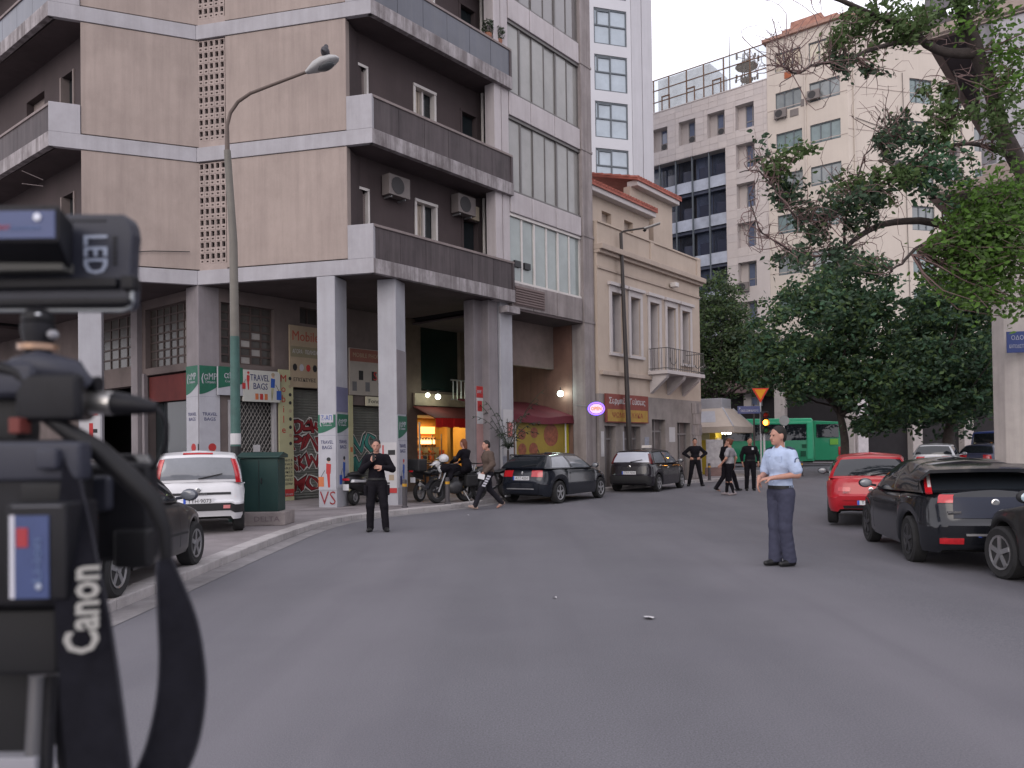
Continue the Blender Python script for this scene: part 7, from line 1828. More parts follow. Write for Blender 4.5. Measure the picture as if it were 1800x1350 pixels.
m = MB(); fbox(m, FG, -1.31, .25, .1, 3.0, -.34, -.30); m.build('shop_glass', GLASS('shop_glass', (0.05, 0.05, 0.05), rough=.08, spec=.6, var=.5), gr)
m = MB(); fbox(m, FG, .14, .24, .1, 3.0, -.12, .02); fbox(m, FG, -1.31, -1.24, .1, 3.0, -.12, .02); m.build('grille_post', M('post_grey', (.33, .32, .33), rough=.6), gr)
board('paper_sign', FG, -.48, -.25, 1.55, 1.75, -.08, PAPER, gr, .004)
# ---- Mobile signs
sv = thing('shop_sign', FG.P(.54, 0.05, 0.05), 'tall pale yellow vertical sign spelling Mobile in red letters', 'shop sign')
board('sign_board', FG, .29, .78, .05, 3.95, .03, SGN_Y, sv, .05)
for i, ch in enumerate('Mobile'): words(ch, FG, .44, 3.68 - i * .30, .082, .30, SGN_R, sv)
for i in range(9): flat_shape(FG, ov(.67, 3.7 - i * .24, .05, .055, 8), .082, .004).build('print_icon', (INK, SGN_TAN)[i % 3 == 1], sv)
for i, tx in enumerate(('ΚΙΝΗΤΑ', 'SERVICE', 'TABLET', 'ΘΗΚΕΣ', 'LAPTOP', 'ΦΟΡΤΙΣΤΕΣ', 'ΑΞΕΣΟΥΑΡ')): words(tx, FG, .54, 1.28 - i * .115, .082, .095, INK, sv, width=.38)
board('sign_foot', FG, .30, .77, .22, .44, .081, SGN_R, sv, .005); words('INTERNET', FG, .54, .28, .088, .07, SGN_W, sv, width=.4)
sp = thing('shop_sign', FG.P(1.2, 3.46, 0.05), 'large tan sign panel with red Mobil lettering above the red graffiti shutter', 'shop sign')
board('sign_board', FG, .68, 1.75, 3.46, 5.30, .02, SGN_TAN, sp, .06)
words('Mobile', FG, 1.24, 4.98, .082, .42, M('sign_dull_red', (.32, .07, .045), rough=.7), sp, width=.95)
board('sign_band', FG, .70, 1.73, 4.36, 4.68, .081, M('sign_olive', (.20, .18, .12), rough=.7), sp, .004); words('ΑΓΟΡΑ · ΠΩΛΗΣΗ', FG, 1.22, 4.52, .087, .17, PAPER, sp, width=.9)
for i in range(4): flat_shape(FG, ov(.85 + i * .24, 4.05, .08, .11, 9), .081, .004).build('print_icon', (INK, SGN_W, SGN_R, INK)[i], sp)
words('ΕΠΙΣΚΕΥΕΣ', FG, 1.2, 3.68, .082, .15, INK, sp, width=.8)
s2 = thing('shop_sign', FG.P(3.6, 3.3, 0.05), 'sign panel with dull red band and phone pictures between the white columns', 'shop sign')
board('sign_board', FG, 2.92, 4.5, 3.32, 4.82, .02, M('sign_grey_white', (.30, .275, .25), rough=.7, var=.1), s2, .06); board('sign_band', FG, 2.93, 4.49, 4.4, 4.8, .081, M('sign_brick', (.22, .09, .07), rough=.7, var=.1), s2, .006); words('MOBILE PHONES', FG, 3.7, 4.6, .088, .2, SGN_TAN, s2, width=1.3)
for i in range(5): board('print_phone', FG, 3.02 + i * .27, 3.2 + i * .27, 3.45 + .36 * (i % 2), 3.75 + .36 * (i % 2), .081, INK if i % 2 else M('print_grey', (.12, .12, .13)), s2, .004)
words('S', FG, 3.98, 3.95, .082, .4, SGN_R, s2)
s3 = thing('shop_sign', FG.P(3.9, 3.0, 0.2), 'small cream projecting light box sign above the teal graffiti shutter', 'shop sign')
board('sign_board', FG, 3.52, 4.5, 2.98, 3.28, .1, M('cream_lightbox', (.50, .47, .36), rough=.5), s3, .08, .01); words('FonePro', FG, 4.0, 3.13, .181, .2, INK, s3, width=.8)
for a, b in ((2.90, 3.06), (4.47, 4.62)): tag(board('shutter_frame', FG, a, b, .05, 3.3, .0, SGN_Y, None, .05), 'pale yellow post on the ' + ('near' if a < 3 else 'far') + ' side of the teal graffiti shutter', 'post')
tag(board('paper_sheet', FG, 2.94, 3.03, 1.5, 1.65, .051, SGN_O, None, .003), 'small orange sticker on the pale yellow shutter post', 'sticker')

# ================================================================= lit snack shop
m = MB(); fwall(m, FG, 4.9, 9.7, 0, 6.07, [(5.95, 9.35, .1, 2.75), (6.15, 8.2, 3.6, 5.9)], .3); m.build('shop_wall', M('snack_wall', (.10, .075, .06), rough=.8, var=.2), bld)
snack = thing('snack_shop', FG.P(7.6, 0.1, -1.0), 'brightly lit snack shop with yellow interior under a red awning', 'shop')
YEL = M('snack_yellow', (.34, .19, .04), rough=.6, var=.12); WOODY = M('counter_wood', (.30, .15, .06), rough=.6, var=.2)
m = MB(); fbox(m, FG, 5.9, 9.4, .1, 2.8, -2.35, -2.28); m.build('back_wall', YEL, snack)
m = MB(); fbox(m, FG, 5.86, 5.93, .1, 2.8, -2.3, -.3); m.build('side_wall', YEL, snack)
m = MB(); fbox(m, FG, 9.36, 9.43, .1, 2.8, -2.3, -.3); m.build('side_wall', YEL, snack)
m = MB(); fbox(m, FG, 5.86, 9.43, 2.76, 2.82, -2.3, -.05); m.build('ceiling_panel', PAPER, snack)
m = MB(); fbox(m, FG, 5.9, 9.4, .06, .11, -2.3, -.02); m.build('floor_tiles', M('snack_floor', (.2, .18, .16), rough=.5), snack)
m = MB(); fbox(m, FG, 6.2, 7.6, .11, 1.0, -.9, -.35); m.build('counter', WOODY, snack, bevel=.01)
for k, z in enumerate((1.05, 1.32, 1.6, 1.88)):
    m = MB(); fbox(m, FG, 6.25, 7.5, z, z + .02, -.85, -.4); m.build('shelf', METAL, snack)
    for q in range(8):
        m = MB(); c = FG.P(6.35 + q * .15, z + .07, -.6); m.ell(c, (.06, .06, .045), 8, 5); m.build('pastry', M('pastry_%d' % (q % 3), ((.45, .22, .06), (.35, .13, .04), (.5, .32, .12))[q % 3], rough=.6), snack, smooth=180)
m = MB()
for s_ in (6.22, 7.52): fbox(m, FG, s_, s_ + .03, 1.0, 2.1, -.88, -.85); fbox(m, FG, s_, s_ + .03, 1.0, 2.1, -.4, -.37)
m.build('display_frame', METAL, snack)
for (a, b, c, d, cl, st, nm) in ((6.3, 7.0, 2.25, 2.6, (1, .75, .3), 2.6, 'menu_light'), (7.55, 8.05, 2.2, 2.42, (.45, .9, .25), 1.6, 'menu_light'), (8.2, 9.0, 2.15, 2.42, (1, .33, .1), 2.2, 'menu_light'), (8.15, 9.0, 1.75, 2.0, (1, .6, .25), 1.8, 'menu_light')):
    m = MB(); fbox(m, FG, a, b, c, d, -2.2, -2.16); m.build(nm, EM('menu_glow_%d%d' % (a * 10, c * 10), cl, st), snack)
for q in range(5):
    m = MB(); fbox(m, FG, 7.75 + q * .3, 7.95 + q * .3, 1.0, 1.5 + .1 * (q % 2), -2.1, -1.8); m.build('drinks_fridge', M('fridge_%d' % (q % 2), ((.25, .05, .03), (.12, .12, .1))[q % 2], rough=.4), snack)
m = MB(); fbox(m, FG, 7.7, 7.85, .1, 2.7, -.25, -.1); m.build('door_post', YEL, snack)
m = MB(); m.tube([FG.P(6.0, .1, .05), FG.P(6.0, 2.5, .05)], .035, 8); m.build('awning_post', M('cream_post', (.52, .48, .38), rough=.5), snack)
aw = thing('awning', FG.P(7.6, 2.4, .4), 'bright red awning valance over the lit snack shop', 'awning')
AWR = M('awning_red_lit', (.62, .02, .018), rough=.8, var=.1); AWB = M('awning_brown_red', (.11, .024, .02), rough=.85, var=.15)  # valance red brightened to carry the shop light from below
m = MB(); m.extr([FG.P(5.7, 3.05, .05), FG.P(5.7, 3.02, .05), FG.P(5.7, 2.58, 1.1), FG.P(5.7, 2.61, 1.1)], FG.a * 3.6); m.build('canopy', AWB, aw)
m = MB()
for q in range(12): fbox(m, FG, 5.75 + q * .29, 5.75 + q * .29 + .285, 2.28 + .02 * (q % 2), 2.6, 1.085, 1.105 + .012 * (q % 2))
m.build('valance', AWR, aw)
tag(board('shop_sign', FG, 5.75, 9.3, 3.08, 3.5, .02, M('snack_signboard', (.24, .20, .14), rough=.6, var=.25), None, .08), 'dull signboard lit by two lamps above the red awning', 'shop sign')
m = MB(); fbox(m, FG, 6.15, 8.2, 3.6, 5.9, -.2, -.16); tag(m.build('dark_window', GLASS('green_dark_glass', (.008, .018, .016), rough=.06, spec=.6), bld))
def bulb(p, r, col, st, watts, label, lampcol=None):
    t = thing('lamp', p, label, 'lamp')
    m = MB(); m.ell(p, (r, r, r), 10, 8); m.build('bulb', EM('bulb_%s' % label[:14].replace(' ', '_'), col, st), t, smooth=180)
    m = MB(); m.tube([Vector(p) + Vector((0, 0, r)), Vector(p) + Vector((0, 0, r + .12))], .02, 6); m.build('lamp_holder', BLK, t)
    l = bpy.data.lights.new('lamp_light', 'POINT'); l.energy = watts; l.color = lampcol or col; l.shadow_soft_size = r * 1.2
    lo_ = bpy.data.objects.new('lamp_light', l); COL.objects.link(lo_); lo_.location = Vector(p) - Vector(p) + FB.n * (r * 1.6); lo_.parent = t
    return t
bulb(FG.P(6.05, 3.42, .42), .075, (.95, 1, .8), 6, 4, 'left of two bright bulbs over the red awning')
bulb(FG.P(6.55, 3.38, .42), .095, (.95, 1, .85), 6, 5, 'right of two bright bulbs over the red awning')
for s_ in (6.7, 8.4):
    l = bpy.data.lights.new('shop_light', 'AREA'); l.energy = 34; l.size = 1.0; l.color = (1, .72, .35); o = bpy.data.objects.new('shop_light', l); COL.objects.link(o); o.parent = snack; o.location = FG.P(s_, 2.70, -1.2) - Vector(snack.location)
# pier posters beside it
pp = tag(board('poster', FB, 4.54, 5.06, 1.0, 3.45, -.615, M('pink_poster', (.33, .20, .19), rough=.7, var=.2), None, .01), 'tall faded pink notice board with red header on the grey pier', 'poster')
board('poster_header', FB, 4.55, 5.05, 3.1, 3.44, -.604, SGN_R, pp, .006); words('ΚΑΦΕ · ΣΝΑΚ', FB, 4.80, 3.27, -.597, .13, SGN_W, pp, width=.44)
board('poster_print', FB, 4.55, 5.05, 2.3, 3.09, -.604, PAPER, pp, .004); board('poster_print', FB, 4.58, 4.79, 2.68, 3.0, -.599, SGN_R, pp, .003); board('poster_print', FB, 4.82, 5.03, 2.68, 3.0, -.599, M('print_green', (.04, .2, .05)), pp, .003)
t = tag(board('poster', FB, 5.40, 5.86, 1.35, 2.75, -.275, PAPER, None, .008), 'torn white and red paper on the column beside the burgundy awning', 'poster')
board('poster_print', FB, 5.58, 5.84, 1.9, 2.35, -.266, M('print_pinkred', (.42, .15, .14)), t, .003)
tag(board('notice', FB, 5.36, 5.90, .2, 1.3, -.276, M('blue_grey_paper', (.22, .23, .27), rough=.8, var=.3, scale=6), None, .006), 'blue grey pasted papers low on the column beside the parked black car', 'poster')

# palm in a pot at the column
pm = thing('potted_palm', FB.P(5.2, PZ, 0.05), 'potted palm with drooping fronds against the grey column', 'plant')
m = MB(); m.lathe([(.16, PZ), (.22, PZ + .42), (.2, PZ + .42)], FB.P(5.2, 0, 0.05), n=12); m.build('pot', M('terracotta', (0.25, 0.11, 0.07)), pm)
m = MB(); m.tube([FB.P(5.2, .4, .05), FB.P(5.21, 1.5, .06)], [.05, .035], 6); m.build('stem', BARK, pm)
rgp = random.Random(3); FROND = M('palm_frond', (.025, .036, .022), rough=.6, var=.3)
for i in range(18):
    a = i * 2 * math.pi / 18 + rgp.uniform(-.2, .2); L_ = rgp.uniform(.6, .95); u = Vector((math.cos(a), math.sin(a), 0)); m = MB(); v = u.cross(UPZ); up = rgp.uniform(.9, 1.7); L_ *= 1.25
    spine = [FB.P(5.21, 1.5, .06) + u * L_ * t + UPZ * (up * t * L_ * 1.5 - .95 * t * t * L_) for t in np.linspace(0, 1, 7)]
    for k in range(1, 7):
        for sd in (-1, 1):
            p = spine[k - 1].lerp(spine[k], .5); m.poly([p, p + v * sd * .03 + UPZ * .01, p + v * sd * .16 * (1.2 - k / 7) + u * .12 - UPZ * .07, p + u * .05])
    m.tube(spine, .008, 4); m.build('frond', FROND, pm)

# ================================================================= burgundy awning and pizza banner in the passage
ab = thing('awning', FO.P(8, 2.4, -.6), 'burgundy awning on white posts inside the office passage', 'awning')
AWM = M('awning_burgundy', (.10, .014, .022), rough=.8, var=.12)
m = MB(); rows = []
for s_ in np.linspace(6.0, 9.66, 9):
    sag = .05 * math.sin((s_ - 6) * 2.3); rows.append([FO.P(s_, 3.22 + sag * .3, -2.6), FO.P(s_, 2.98 + sag, -1.6), FO.P(s_, 2.62 + sag, -.5), FO.P(s_, 2.60 + sag, -.47), FO.P(s_, 2.36 + sag * .6, -.45), FO.P(s_, 2.36 + sag * .6, -.48), FO.P(s_, 2.58 + sag, -.54), FO.P(s_, 2.94 + sag, -1.6), FO.P(s_, 3.18 + sag * .3, -2.6)])
m.rings(rows, closed=True); m.build('canopy', AWM, ab, smooth=30)
for s_ in (6.55, 9.35):
    m = MB(); m.tube([FO.P(s_, .05, -.6), FO.P(s_, 2.45, -.6)], .03, 6); m.build('awning_post', WHITEF, ab)
bn = tag(board('banner', FO, 6.6, 9.32, .75, 2.36, -.66, M('banner_yellow', (.24, .17, .022), rough=.6, var=.15), None, .015), 'yellow food banner printed with pizzas below the burgundy awning', 'banner')
PIZ = M('print_pizza', (.20, .06, .03), rough=.6, var=.5, scale=9)
for s_, z_, r_ in ((8.55, 1.98, .42), (6.95, 2.0, .2), (6.95, 1.5, .22), (7.55, 1.5, .24), (7.6, 2.05, .2)):
    flat_shape(FO, ov(s_, z_, r_, r_ * .92, 18), -.644, .004).build('print_pizza', PIZ, bn)
    for q in range(0): flat_shape(FO, ov(s_ + r_ * .5 * math.cos(q * 1.3), z_ + r_ * .5 * math.sin(q * 1.3), r_ * .16, r_ * .14, 8), -.6395, .002).build('print_topping', (SGN_O, SGN_Y, SGN_R)[q % 3], bn)
tag(board('banner', FO, 9.36, 9.66, .8, 2.36, -.7, M('banner_bright', (.50, .44, .02), rough=.5), None, .015), 'bright yellow narrow panel beside the pizza banner', 'banner')
bulb(FO.P(9.5, 3.45, -.9), .11, (.8, 1, .9), 6, 7, 'round white globe lamp above the burgundy awning')
bulb(FO.P(6.9, 3.35, -2.2), .09, (.8, 1, .45), 5, 6, 'small greenish lamp at the back of the passage')
m = MB()
for q in range(16): m.tube([FO.P(6.2 + q * .2, 3.2, -3.0), FO.P(6.2 + q * .2, 3.9, -3.0)], .02, 4)
m.tube([FO.P(6.1, 3.22, -3), FO.P(9.4, 3.22, -3)], .025, 4); m.tube([FO.P(6.1, 3.88, -3), FO.P(9.4, 3.88, -3)], .025, 4)
tag(m.build('railing', METAL, None), 'row of dark railing bars behind the burgundy awning', 'railing')
# neon sign
ns = thing('neon_sign', FO.P(9.95, 2.62, .3), 'glowing oval neon sign with blue rim and red letters on the concrete pilaster', 'neon sign')
FN = Fr(FO.P(9.55, 0, .42).xy, (1, -.12))
m = MB(); m.extr([FN.P(s, z, 0) for s, z in ov(.12, 2.86, .30, .235, 22)], FN.n * .05); m.build('sign_body', BLK, ns)
rim = MB(); rim.tube([FN.P(s, z, .055) for s, z in ov(.12, 2.86, .27, .205, 25)] + [FN.P(.39, 2.86, .055)], .026, 6); rim.build('neon_rim', EM('neon_blue', (.20, .10, 1.0), 1.9), ns)
m = MB(); m.extr([FN.P(s, z, .05) for s, z in ov(.12, 2.86, .225, .165, 20)], FN.n * .006); m.build('sign_face', EM('neon_pale', (.9, .55, .7), .42), ns)
text_mesh('OPEN', .16, EM('neon_red', (1, .10, .05), 1.6), FN.P(.12, 2.86, .06), FN.a, UPZ, .01, 'neon_letters', ns, width=.36, bold=.006)
m = MB(); m.tube([FN.P(-.15, 2.95, .02), FN.P(-.6, 3.02, -.4)], .015, 5); m.build('bracket', METAL, ns)
# house sign
hs_ = tag(board('shop_sign', FB, 10.72, 13.75, 2.42, 3.46, .03, M('sign_rust_red', (.19, .05, .04), rough=.7, var=.2), None, .08, .01), 'old red and ochre bakery sign with white lettering on the cream house', 'shop sign')
board('sign_band', FB, 10.8, 13.68, 2.46, 2.9, .111, M('sign_ochre', (.33, .20, .045), rough=.7, var=.2), hs_, .005)
words('Σερμπέτι Γεύσεις', FB, 12.2, 3.2, .111, .3, PAPER, hs_, width=2.6, bold=.004); words('ΨΩΜΙ - ΓΛΥΚΑ', FB, 12.2, 2.68, .117, .26, M('sign_dark_red', (.22, .04, .03)), hs_, width=2.2)
for i, (s_, z_, w_, h_) in enumerate(((10.5, 1.2, .2, .9), (12.0, .9, .08, 1.2), (13.6, 1.4, .35, .5), (15.6, 1.7, .5, .6), (13.5, .8, .3, .5))):
    tag(board('notice', FB, s_, s_ + w_, z_, z_ + h_, .003, (PAPER, SGN_W, M('blue_grey_paper', (0.2, 0.2, 0.25)), PAPER, SGN_W)[i], None, .006), ('long white paper strip by the first door', 'narrow white strip between the shop doors', 'bluish paper right of the shop doors', 'white paper near the house corner', 'low white paper under the bluish one')[i] + ' of the cream house', 'poster')
t = thing('wall_lamp', FB.P(15.9, 8.1, .1), 'small floodlight under the cornice of the cream house', 'lamp'); m = MB(); fbox(m, FB, 15.8, 16.1, 8.02, 8.2, .05, .3); m.build('lamp_body', WHITEF, t, bevel=.02)

# ================================================================= street lamps
POLEG = M('pole_green', (.035, .085, .075), rough=.55, var=.2, scale=5, streak=.2, soot_col=(.02, .03, .03)); POLEY = M('pole_grey', (.13, .12, .105), rough=.55, var=.15)
sl = thing('street_lamp', (-5.83, 16.8, PZ), 'tall curved street lamp with green painted lower pole and a bird on its head', 'street lamp')
def q3(u, v, y): return Vector(Q(u, v, y))
m = MB(); b = Vector((-5.83, 16.8, PZ)); m.lathe([(.16, PZ), (.16, PZ + .06), (.125, PZ + .1), (.12, 1.2), (.105, 1.25), (.095, 4.0)], (b.x, b.y, 0), n=14); m.build('lower_pole', POLEG, sl, smooth=40)
top = q3(404, 262, 16.8); m = MB(); m.tube([(b.x, b.y, 4.0), (b.x - .01, b.y, 6.0), tuple(top)], [.094, .085, .072], 12); m.build('upper_pole', POLEY, sl, smooth=40)
m = MB(); m.tube([top, q3(404, 218, 16.8), q3(410, 195, 16.8), q3(424, 175, 16.75), q3(446, 160, 16.7), q3(490, 143, 16.6), q3(548, 121, 16.5)], [.055, .042, .04, .038, .036, .034, .032], 8); m.build('arm', M('arm_brown', (.10, .075, .065), rough=.6), sl, smooth=60)
hd_ = MB(); c0 = q3(545, 124, 16.5); c1 = q3(603, 97, 16.4); ax_ = (c1 - c0).normalized(); si = ax_.cross(UPZ).normalized(); nu = si.cross(ax_).normalized()
rows = []
for t_, w_, h_ in ((0, .05, .05), (.12, .09, .09), (.3, .15, .15), (.55, .2, .16), (.8, .17, .12), (.95, .09, .07), (1.0, .02, .02)):
    c = c0 + ax_ * (c1 - c0).length * t_; rows.append([c + si * w_ * math.cos(a) + nu * (h_ if math.sin(a) > 0 else h_ * .45) * math.sin(a) for a in np.linspace(0, 2 * math.pi, 12, endpoint=False)])
hd_.rings(rows); hd_.build('lamp_head', M('lamp_head_grey', (.34, .34, .34), rough=.5, var=.1), sl, smooth=60)
m = MB(); cc = c0.lerp(c1, .58) - nu * .05; m.ell(cc, (.2, .14, .07), 12, 6, rot=Matrix((ax_, si, nu)).transposed()); m.build('lamp_glass', M('lamp_glass_dark', (.08, .085, .09), rough=.2), sl, smooth=180)
bd_ = thing('bird', q3(579, 98, 16.45), 'dark pigeon perched on the street lamp head', 'bird')
p0 = q3(579, 98, 16.45); BS = 1.45
birdp = [('e', p0 + Vector((0, 0, .09)), (.062, .10, .075), None), ('c', p0 + Vector((0, .05, .12)), p0 + Vector((-.005, .075, .2)), .045, .03), ('e', p0 + Vector((-.005, .085, .215)), (.03, .036, .03), None), ('c', p0 + Vector((-.005, .115, .212)), p0 + Vector((-.005, .145, .205)), .010, .004), ('c', p0 + Vector((0, -.07, .07)), p0 + Vector((0, -.19, .03)), .035, .014), ('c', p0 + Vector((.02, .0, .04)), p0 + Vector((.02, .01, -.01)), .008, .007), ('c', p0 + Vector((-.02, .0, .04)), p0 + Vector((-.02, .01, -.01)), .008, .007)]
F_, lo_ = field([(p[0], np.array(p[1]) - np.array(p0), *([np.array(p[2]) - np.array(p0)] if p[0] == 'c' else [p[2]]), *p[3:]) for p in birdp], .008, .015); V_, Q2 = surface_nets(F_, lo_, .008); V_ = V_ * BS
me = bpy.data.meshes.new('body'); me.from_pydata(V_.tolist(), [], Q2.tolist()); me.materials.append(M('pigeon', (.05, .048, .055), rough=.7, var=.3, scale=25)); me.polygons.foreach_set('use_smooth', [True] * len(me.polygons)); o = bpy.data.objects.new('body', me); COL.objects.link(o); o.parent = bd_
for (z0, z1, mm, nm) in ((1.72, 1.95, PAPER, 'white paper scrap'), (1.45, 1.68, BLK, 'black tape band')):
    m = MB(); m.lathe([(.109, z0), (.109, z1)], (b.x, b.y, 0), n=14); tag(m.build('sticker', mm, None), nm + ' wrapped round the green lamp pole', 'sticker')
s2_ = thing('street_lamp', (4.35, 29.2, PZ), 'slim dark street lamp with a straight angled arm in front of the cream house', 'street lamp')
m = MB(); m.tube([(4.35, 29.2, PZ), q3(1104, 700, 29.2), q3(1097, 408, 29.2)], [.11, .09, .06], 10); m.build('pole', M('pole_dark', (.035, .03, .03), rough=.5), s2_, smooth=40)
m = MB(); m.tube([q3(1097, 408, 29.2), q3(1102, 405, 29.2), q3(1140, 399, 29.0), q3(1146, 398, 29.0)], .035, 7); m.build('arm', MATS['pole_dark'], s2_, smooth=60)
a0, a1 = q3(1138, 402, 29), q3(1167, 392, 28.9); m = MB(); ax_ = (a1 - a0); si = ax_.cross(UPZ).normalized() * .12; m.obox(a0 - si, ax_, si * 2, Vector((0, 0, .05))); m.build('lamp_head', MATS['lamp_head_grey'], s2_, bevel=.02)
m = MB(); m.lathe([(.03, -.06), (.08, 0), (.03, .02)], a0 + Vector((.02, 0, -.02)), n=8); m.build('photocell', BLK, s2_)

# ================================================================= cabinet, bollards
cb = thing('utility_cabinet', (-5.03, 16.05, .1), 'dark green steel utility cabinet on a concrete plinth', 'utility cabinet', rz=0)
GRC = M('cabinet_green', (.007, .030, .027), rough=.55, var=.12, streak=.15, soot_col=(.03, .06, .05))
m = MB(); m.box(-5.03, 16.05, .90, .76, .5, 1.06); m.build('cabinet_body', GRC, cb, bevel=.012)
m = MB(); m.extr([(-5.46, 15.75, 1.435), (-5.46, 16.35, 1.435), (-5.46, 16.35, 1.50), (-5.46, 16.05, 1.55), (-5.46, 15.75, 1.47)], (.86, 0, 0)); m.build('cabinet_lid', GRC, cb, bevel=.01)
m = MB(); m.box(-5.03, 15.797, .9, .006, .012, .98); m.build('door_seam', BLK, cb)
m = MB(); m.box(-4.98, 15.79, .98, .02, .03, .1); m.build('door_handle', BLK, cb)
m = MB(); m.box(-5.0, 16.05, .235, 1.02, .72, .27); m.build('plinth', M('plinth_concrete', (.23, .2, .195), rough=.9, var=.2, bump=.3, soot=.4, soot_col=(.09, .07, .07)), cb, bevel=.02)
text_mesh('DELTA', .14, M('faint_paint', (.14, .11, .12)), Vector((-4.85, 15.688, .23)), (1, 0, 0), (0, 0, 1), .004, 'graffiti', cb, width=.5)
m = MB(); m.box(-5.424, 15.95, .92, .012, .1, .42); m.build('sticker', PAPER, cb)
BOL = M('bollard_grey', (.055, .05, .055), rough=.6, var=.15); BOY = M('bollard_band', (.45, .24, .02), rough=.6)
bspots = [(-2.72, 20.05, 'first'), (-1.72, 21.0, 'second'), (6.55, 31.4, 'third'), (8.1, 32.8, 'fourth'), (-.2, 23.3, 'hidden')]
blabels = ['bollard with a worn yellow band beside the second white column', 'bollard with a yellow band in front of the big motorcycle', 'dark bollard behind the officer with hands on hips', 'dark bollard at the near edge of the kiosk pavement', 'bollard behind the striding man, beside the column']
b0 = None
for (x, y, _), lab in zip(bspots, blabels):
    if b0 is None:
        b0 = thing('bollard', (x, y, PZ), lab, 'bollard', 'bollards along the pavement')
        m = MB(); m.lathe([(.085, 0), (.085, .03), (.06, .05), (.058, .66), (.05, .70), (.01, .715)], (0, 0, 0), n=12); m.build('post', BOL, b0, local=True, smooth=40)
        m = MB(); m.lathe([(.0605, .53), (.0605, .60)], (0, 0, 0), n=12); m.build('band', BOY, b0, local=True)
    else:
        c = copy_tree(b0); c.location = (x, y, PZ); c['label'] = lab
c = copy_tree(b0); c.location = (13.9, 38.3, 0); c['label'] = 'lone dark bollard between the policeman and the green bus'

# ================================================================= kiosk
kx, ky = 10.06, 39.6
ks = thing('kiosk', (kx, ky, PZ), 'yellow street kiosk with a wide cream hipped awning', 'kiosk', rz=R(-35))
KY = M('kiosk_yellow', (.42, .31, .03), rough=.6, var=.12); CRA = M('awning_cream', (.42, .36, .315), rough=.85, var=.07, streak=.1, soot_col=(.3, .25, .22))
m = MB(); m.box(-.3, .0, 1.2, 1.3, 1.5, 2.4); m.build('kiosk_body', KY, ks, local=True, bevel=.03)
m = MB(); m.box(0, 0, 3.42, 1.3, 1.3, .62); m.build('roof_box', SGN_W, ks, local=True, bevel=.03)
zt, zb_, t_, b_ = 3.22, 2.3, .72, 1.5
T_ = [Vector((t_ * a, t_ * c, zt)) for a, c in ((-1, -1), (1, -1), (1, 1), (-1, 1))]; B_ = [Vector((b_ * a, b_ * c, zb_)) for a, c in ((-1, -1), (1, -1), (1, 1), (-1, 1))]
for i in range(4):
    j = (i + 1) % 4; n_ = (B_[j] - B_[i]).cross(T_[i] - B_[i]).normalized() * .02
    m = MB(); m.extr([B_[i], B_[j], T_[j], T_[i]], n_); m.build('awning_panel', CRA, ks, local=True)
    m = MB(); m.extr([B_[i] - UPZ * .27, B_[j] - UPZ * .27, B_[j] - UPZ * .003, B_[i] - UPZ * .003], n_ * .6); m.build('valance', CRA, ks, local=True)
    m = MB(); m.tube([T_[i] + UPZ * .02, B_[i] + UPZ * .02], .04, 5); m.build('awning_rib', SGN_W, ks, local=True)
n_ = (B_[1] - B_[0]).cross(T_[0] - B_[0]).normalized(); u0, u1, v0, v1 = .12, .72, .25, .85
gp = lambda u, v: B_[0].lerp(B_[1], u).lerp(T_[0].lerp(T_[1], u), v)
m = MB(); m.extr([p + n_ * .022 for p in (gp(u0, v0), gp(u1, v0), gp(u1, v1), gp(u0, v1))], n_ * .006); m.build('awning_print', SGN_W, ks, local=True)
for k in range(4):
    m = MB(); m.ell((.75, -.9 + k * .36, 2.02), (.055, .055, .055), 8, 6); m.build('bulb', EM('kiosk_bulb', (1, .95, .7), 9), ks, local=True, smooth=180)
l = bpy.data.lights.new('kiosk_light', 'POINT'); l.energy = 10; l.color = (1, .9, .6); l.shadow_soft_size = .15; o = bpy.data.objects.new('kiosk_light', l); COL.objects.link(o); o.parent = ks; o.location = (.8, -.6, 1.9)
for x, y, z, sx, sy, h_, mm in ((.368, .35, 1.5, .03, .6, .9, INK), (.368, -.4, 1.6, .03, .5, .4, SGN_TAN), (-.4, -.768, 1.9, .9, .03, .4, SGN_Y), (.1, -.768, 1.3, .4, .03, .8, SGN_TAN)):
    m = MB(); m.box(x, y, z, sx, sy, h_); m.build('magazine_rack', mm, ks, local=True)
pb = thing('poster_board', (9.45, 37.2, PZ), 'white free standing notice board in front of the kiosk', 'notice board')
m = MB(); m.box(9.45, 37.2, 1.15, .8, .05, 1.3); m.build('board_panel', M('notice_grey', (.40, .38, .39), rough=.8, var=.25, scale=5), pb, bevel=.05)
m = MB(); m.box(9.45, 37.25, .3, .85, .25, .4); m.build('board_base', M('brick_base', (.20, .13, .12), rough=.9, var=.2), pb)

# ================================================================= traffic light and signs
POLW = M('sign_pole', (.40, .40, .41), rough=.5, metal=.3, var=.1)
yx, yy = 10.62, 34.0
ts = thing('traffic_sign', (yx, yy, 0), 'orange give way triangle with red border on a pale pole', 'traffic sign')
m = MB(); m.tube([(yx, yy, 0), (yx, yy, 3.95)], .035, 8); m.build('pole', POLW, ts)
def tri(r, y, th): 
    m = MB(); m.extr([(yx + r * math.sin(a), y, 3.78 - r * .1 + r * math.cos(a)) for a in (math.pi, math.pi + 2.094, math.pi - 2.094)], (0, -th, 0)); return m
tri(.42, yy - .04, .015).build('sign_border', M('sign_bright_red', (.50, .04, .02), rough=.5), ts, bevel=.004); tri(.29, yy - .056, .006).build('sign_face', M('sign_amber', (.60, .25, .01), rough=.5), ts)
sb = thing('street_name_sign', (10.1, 33.8, 0), 'blue street name sign on a dark pole near the kiosk', 'traffic sign')
m = MB(); m.tube([(10.28, 33.8, 0), (10.28, 33.8, 3.25)], .04, 8); m.build('pole', M('pole_dark', (.035, .03, .03)), sb)
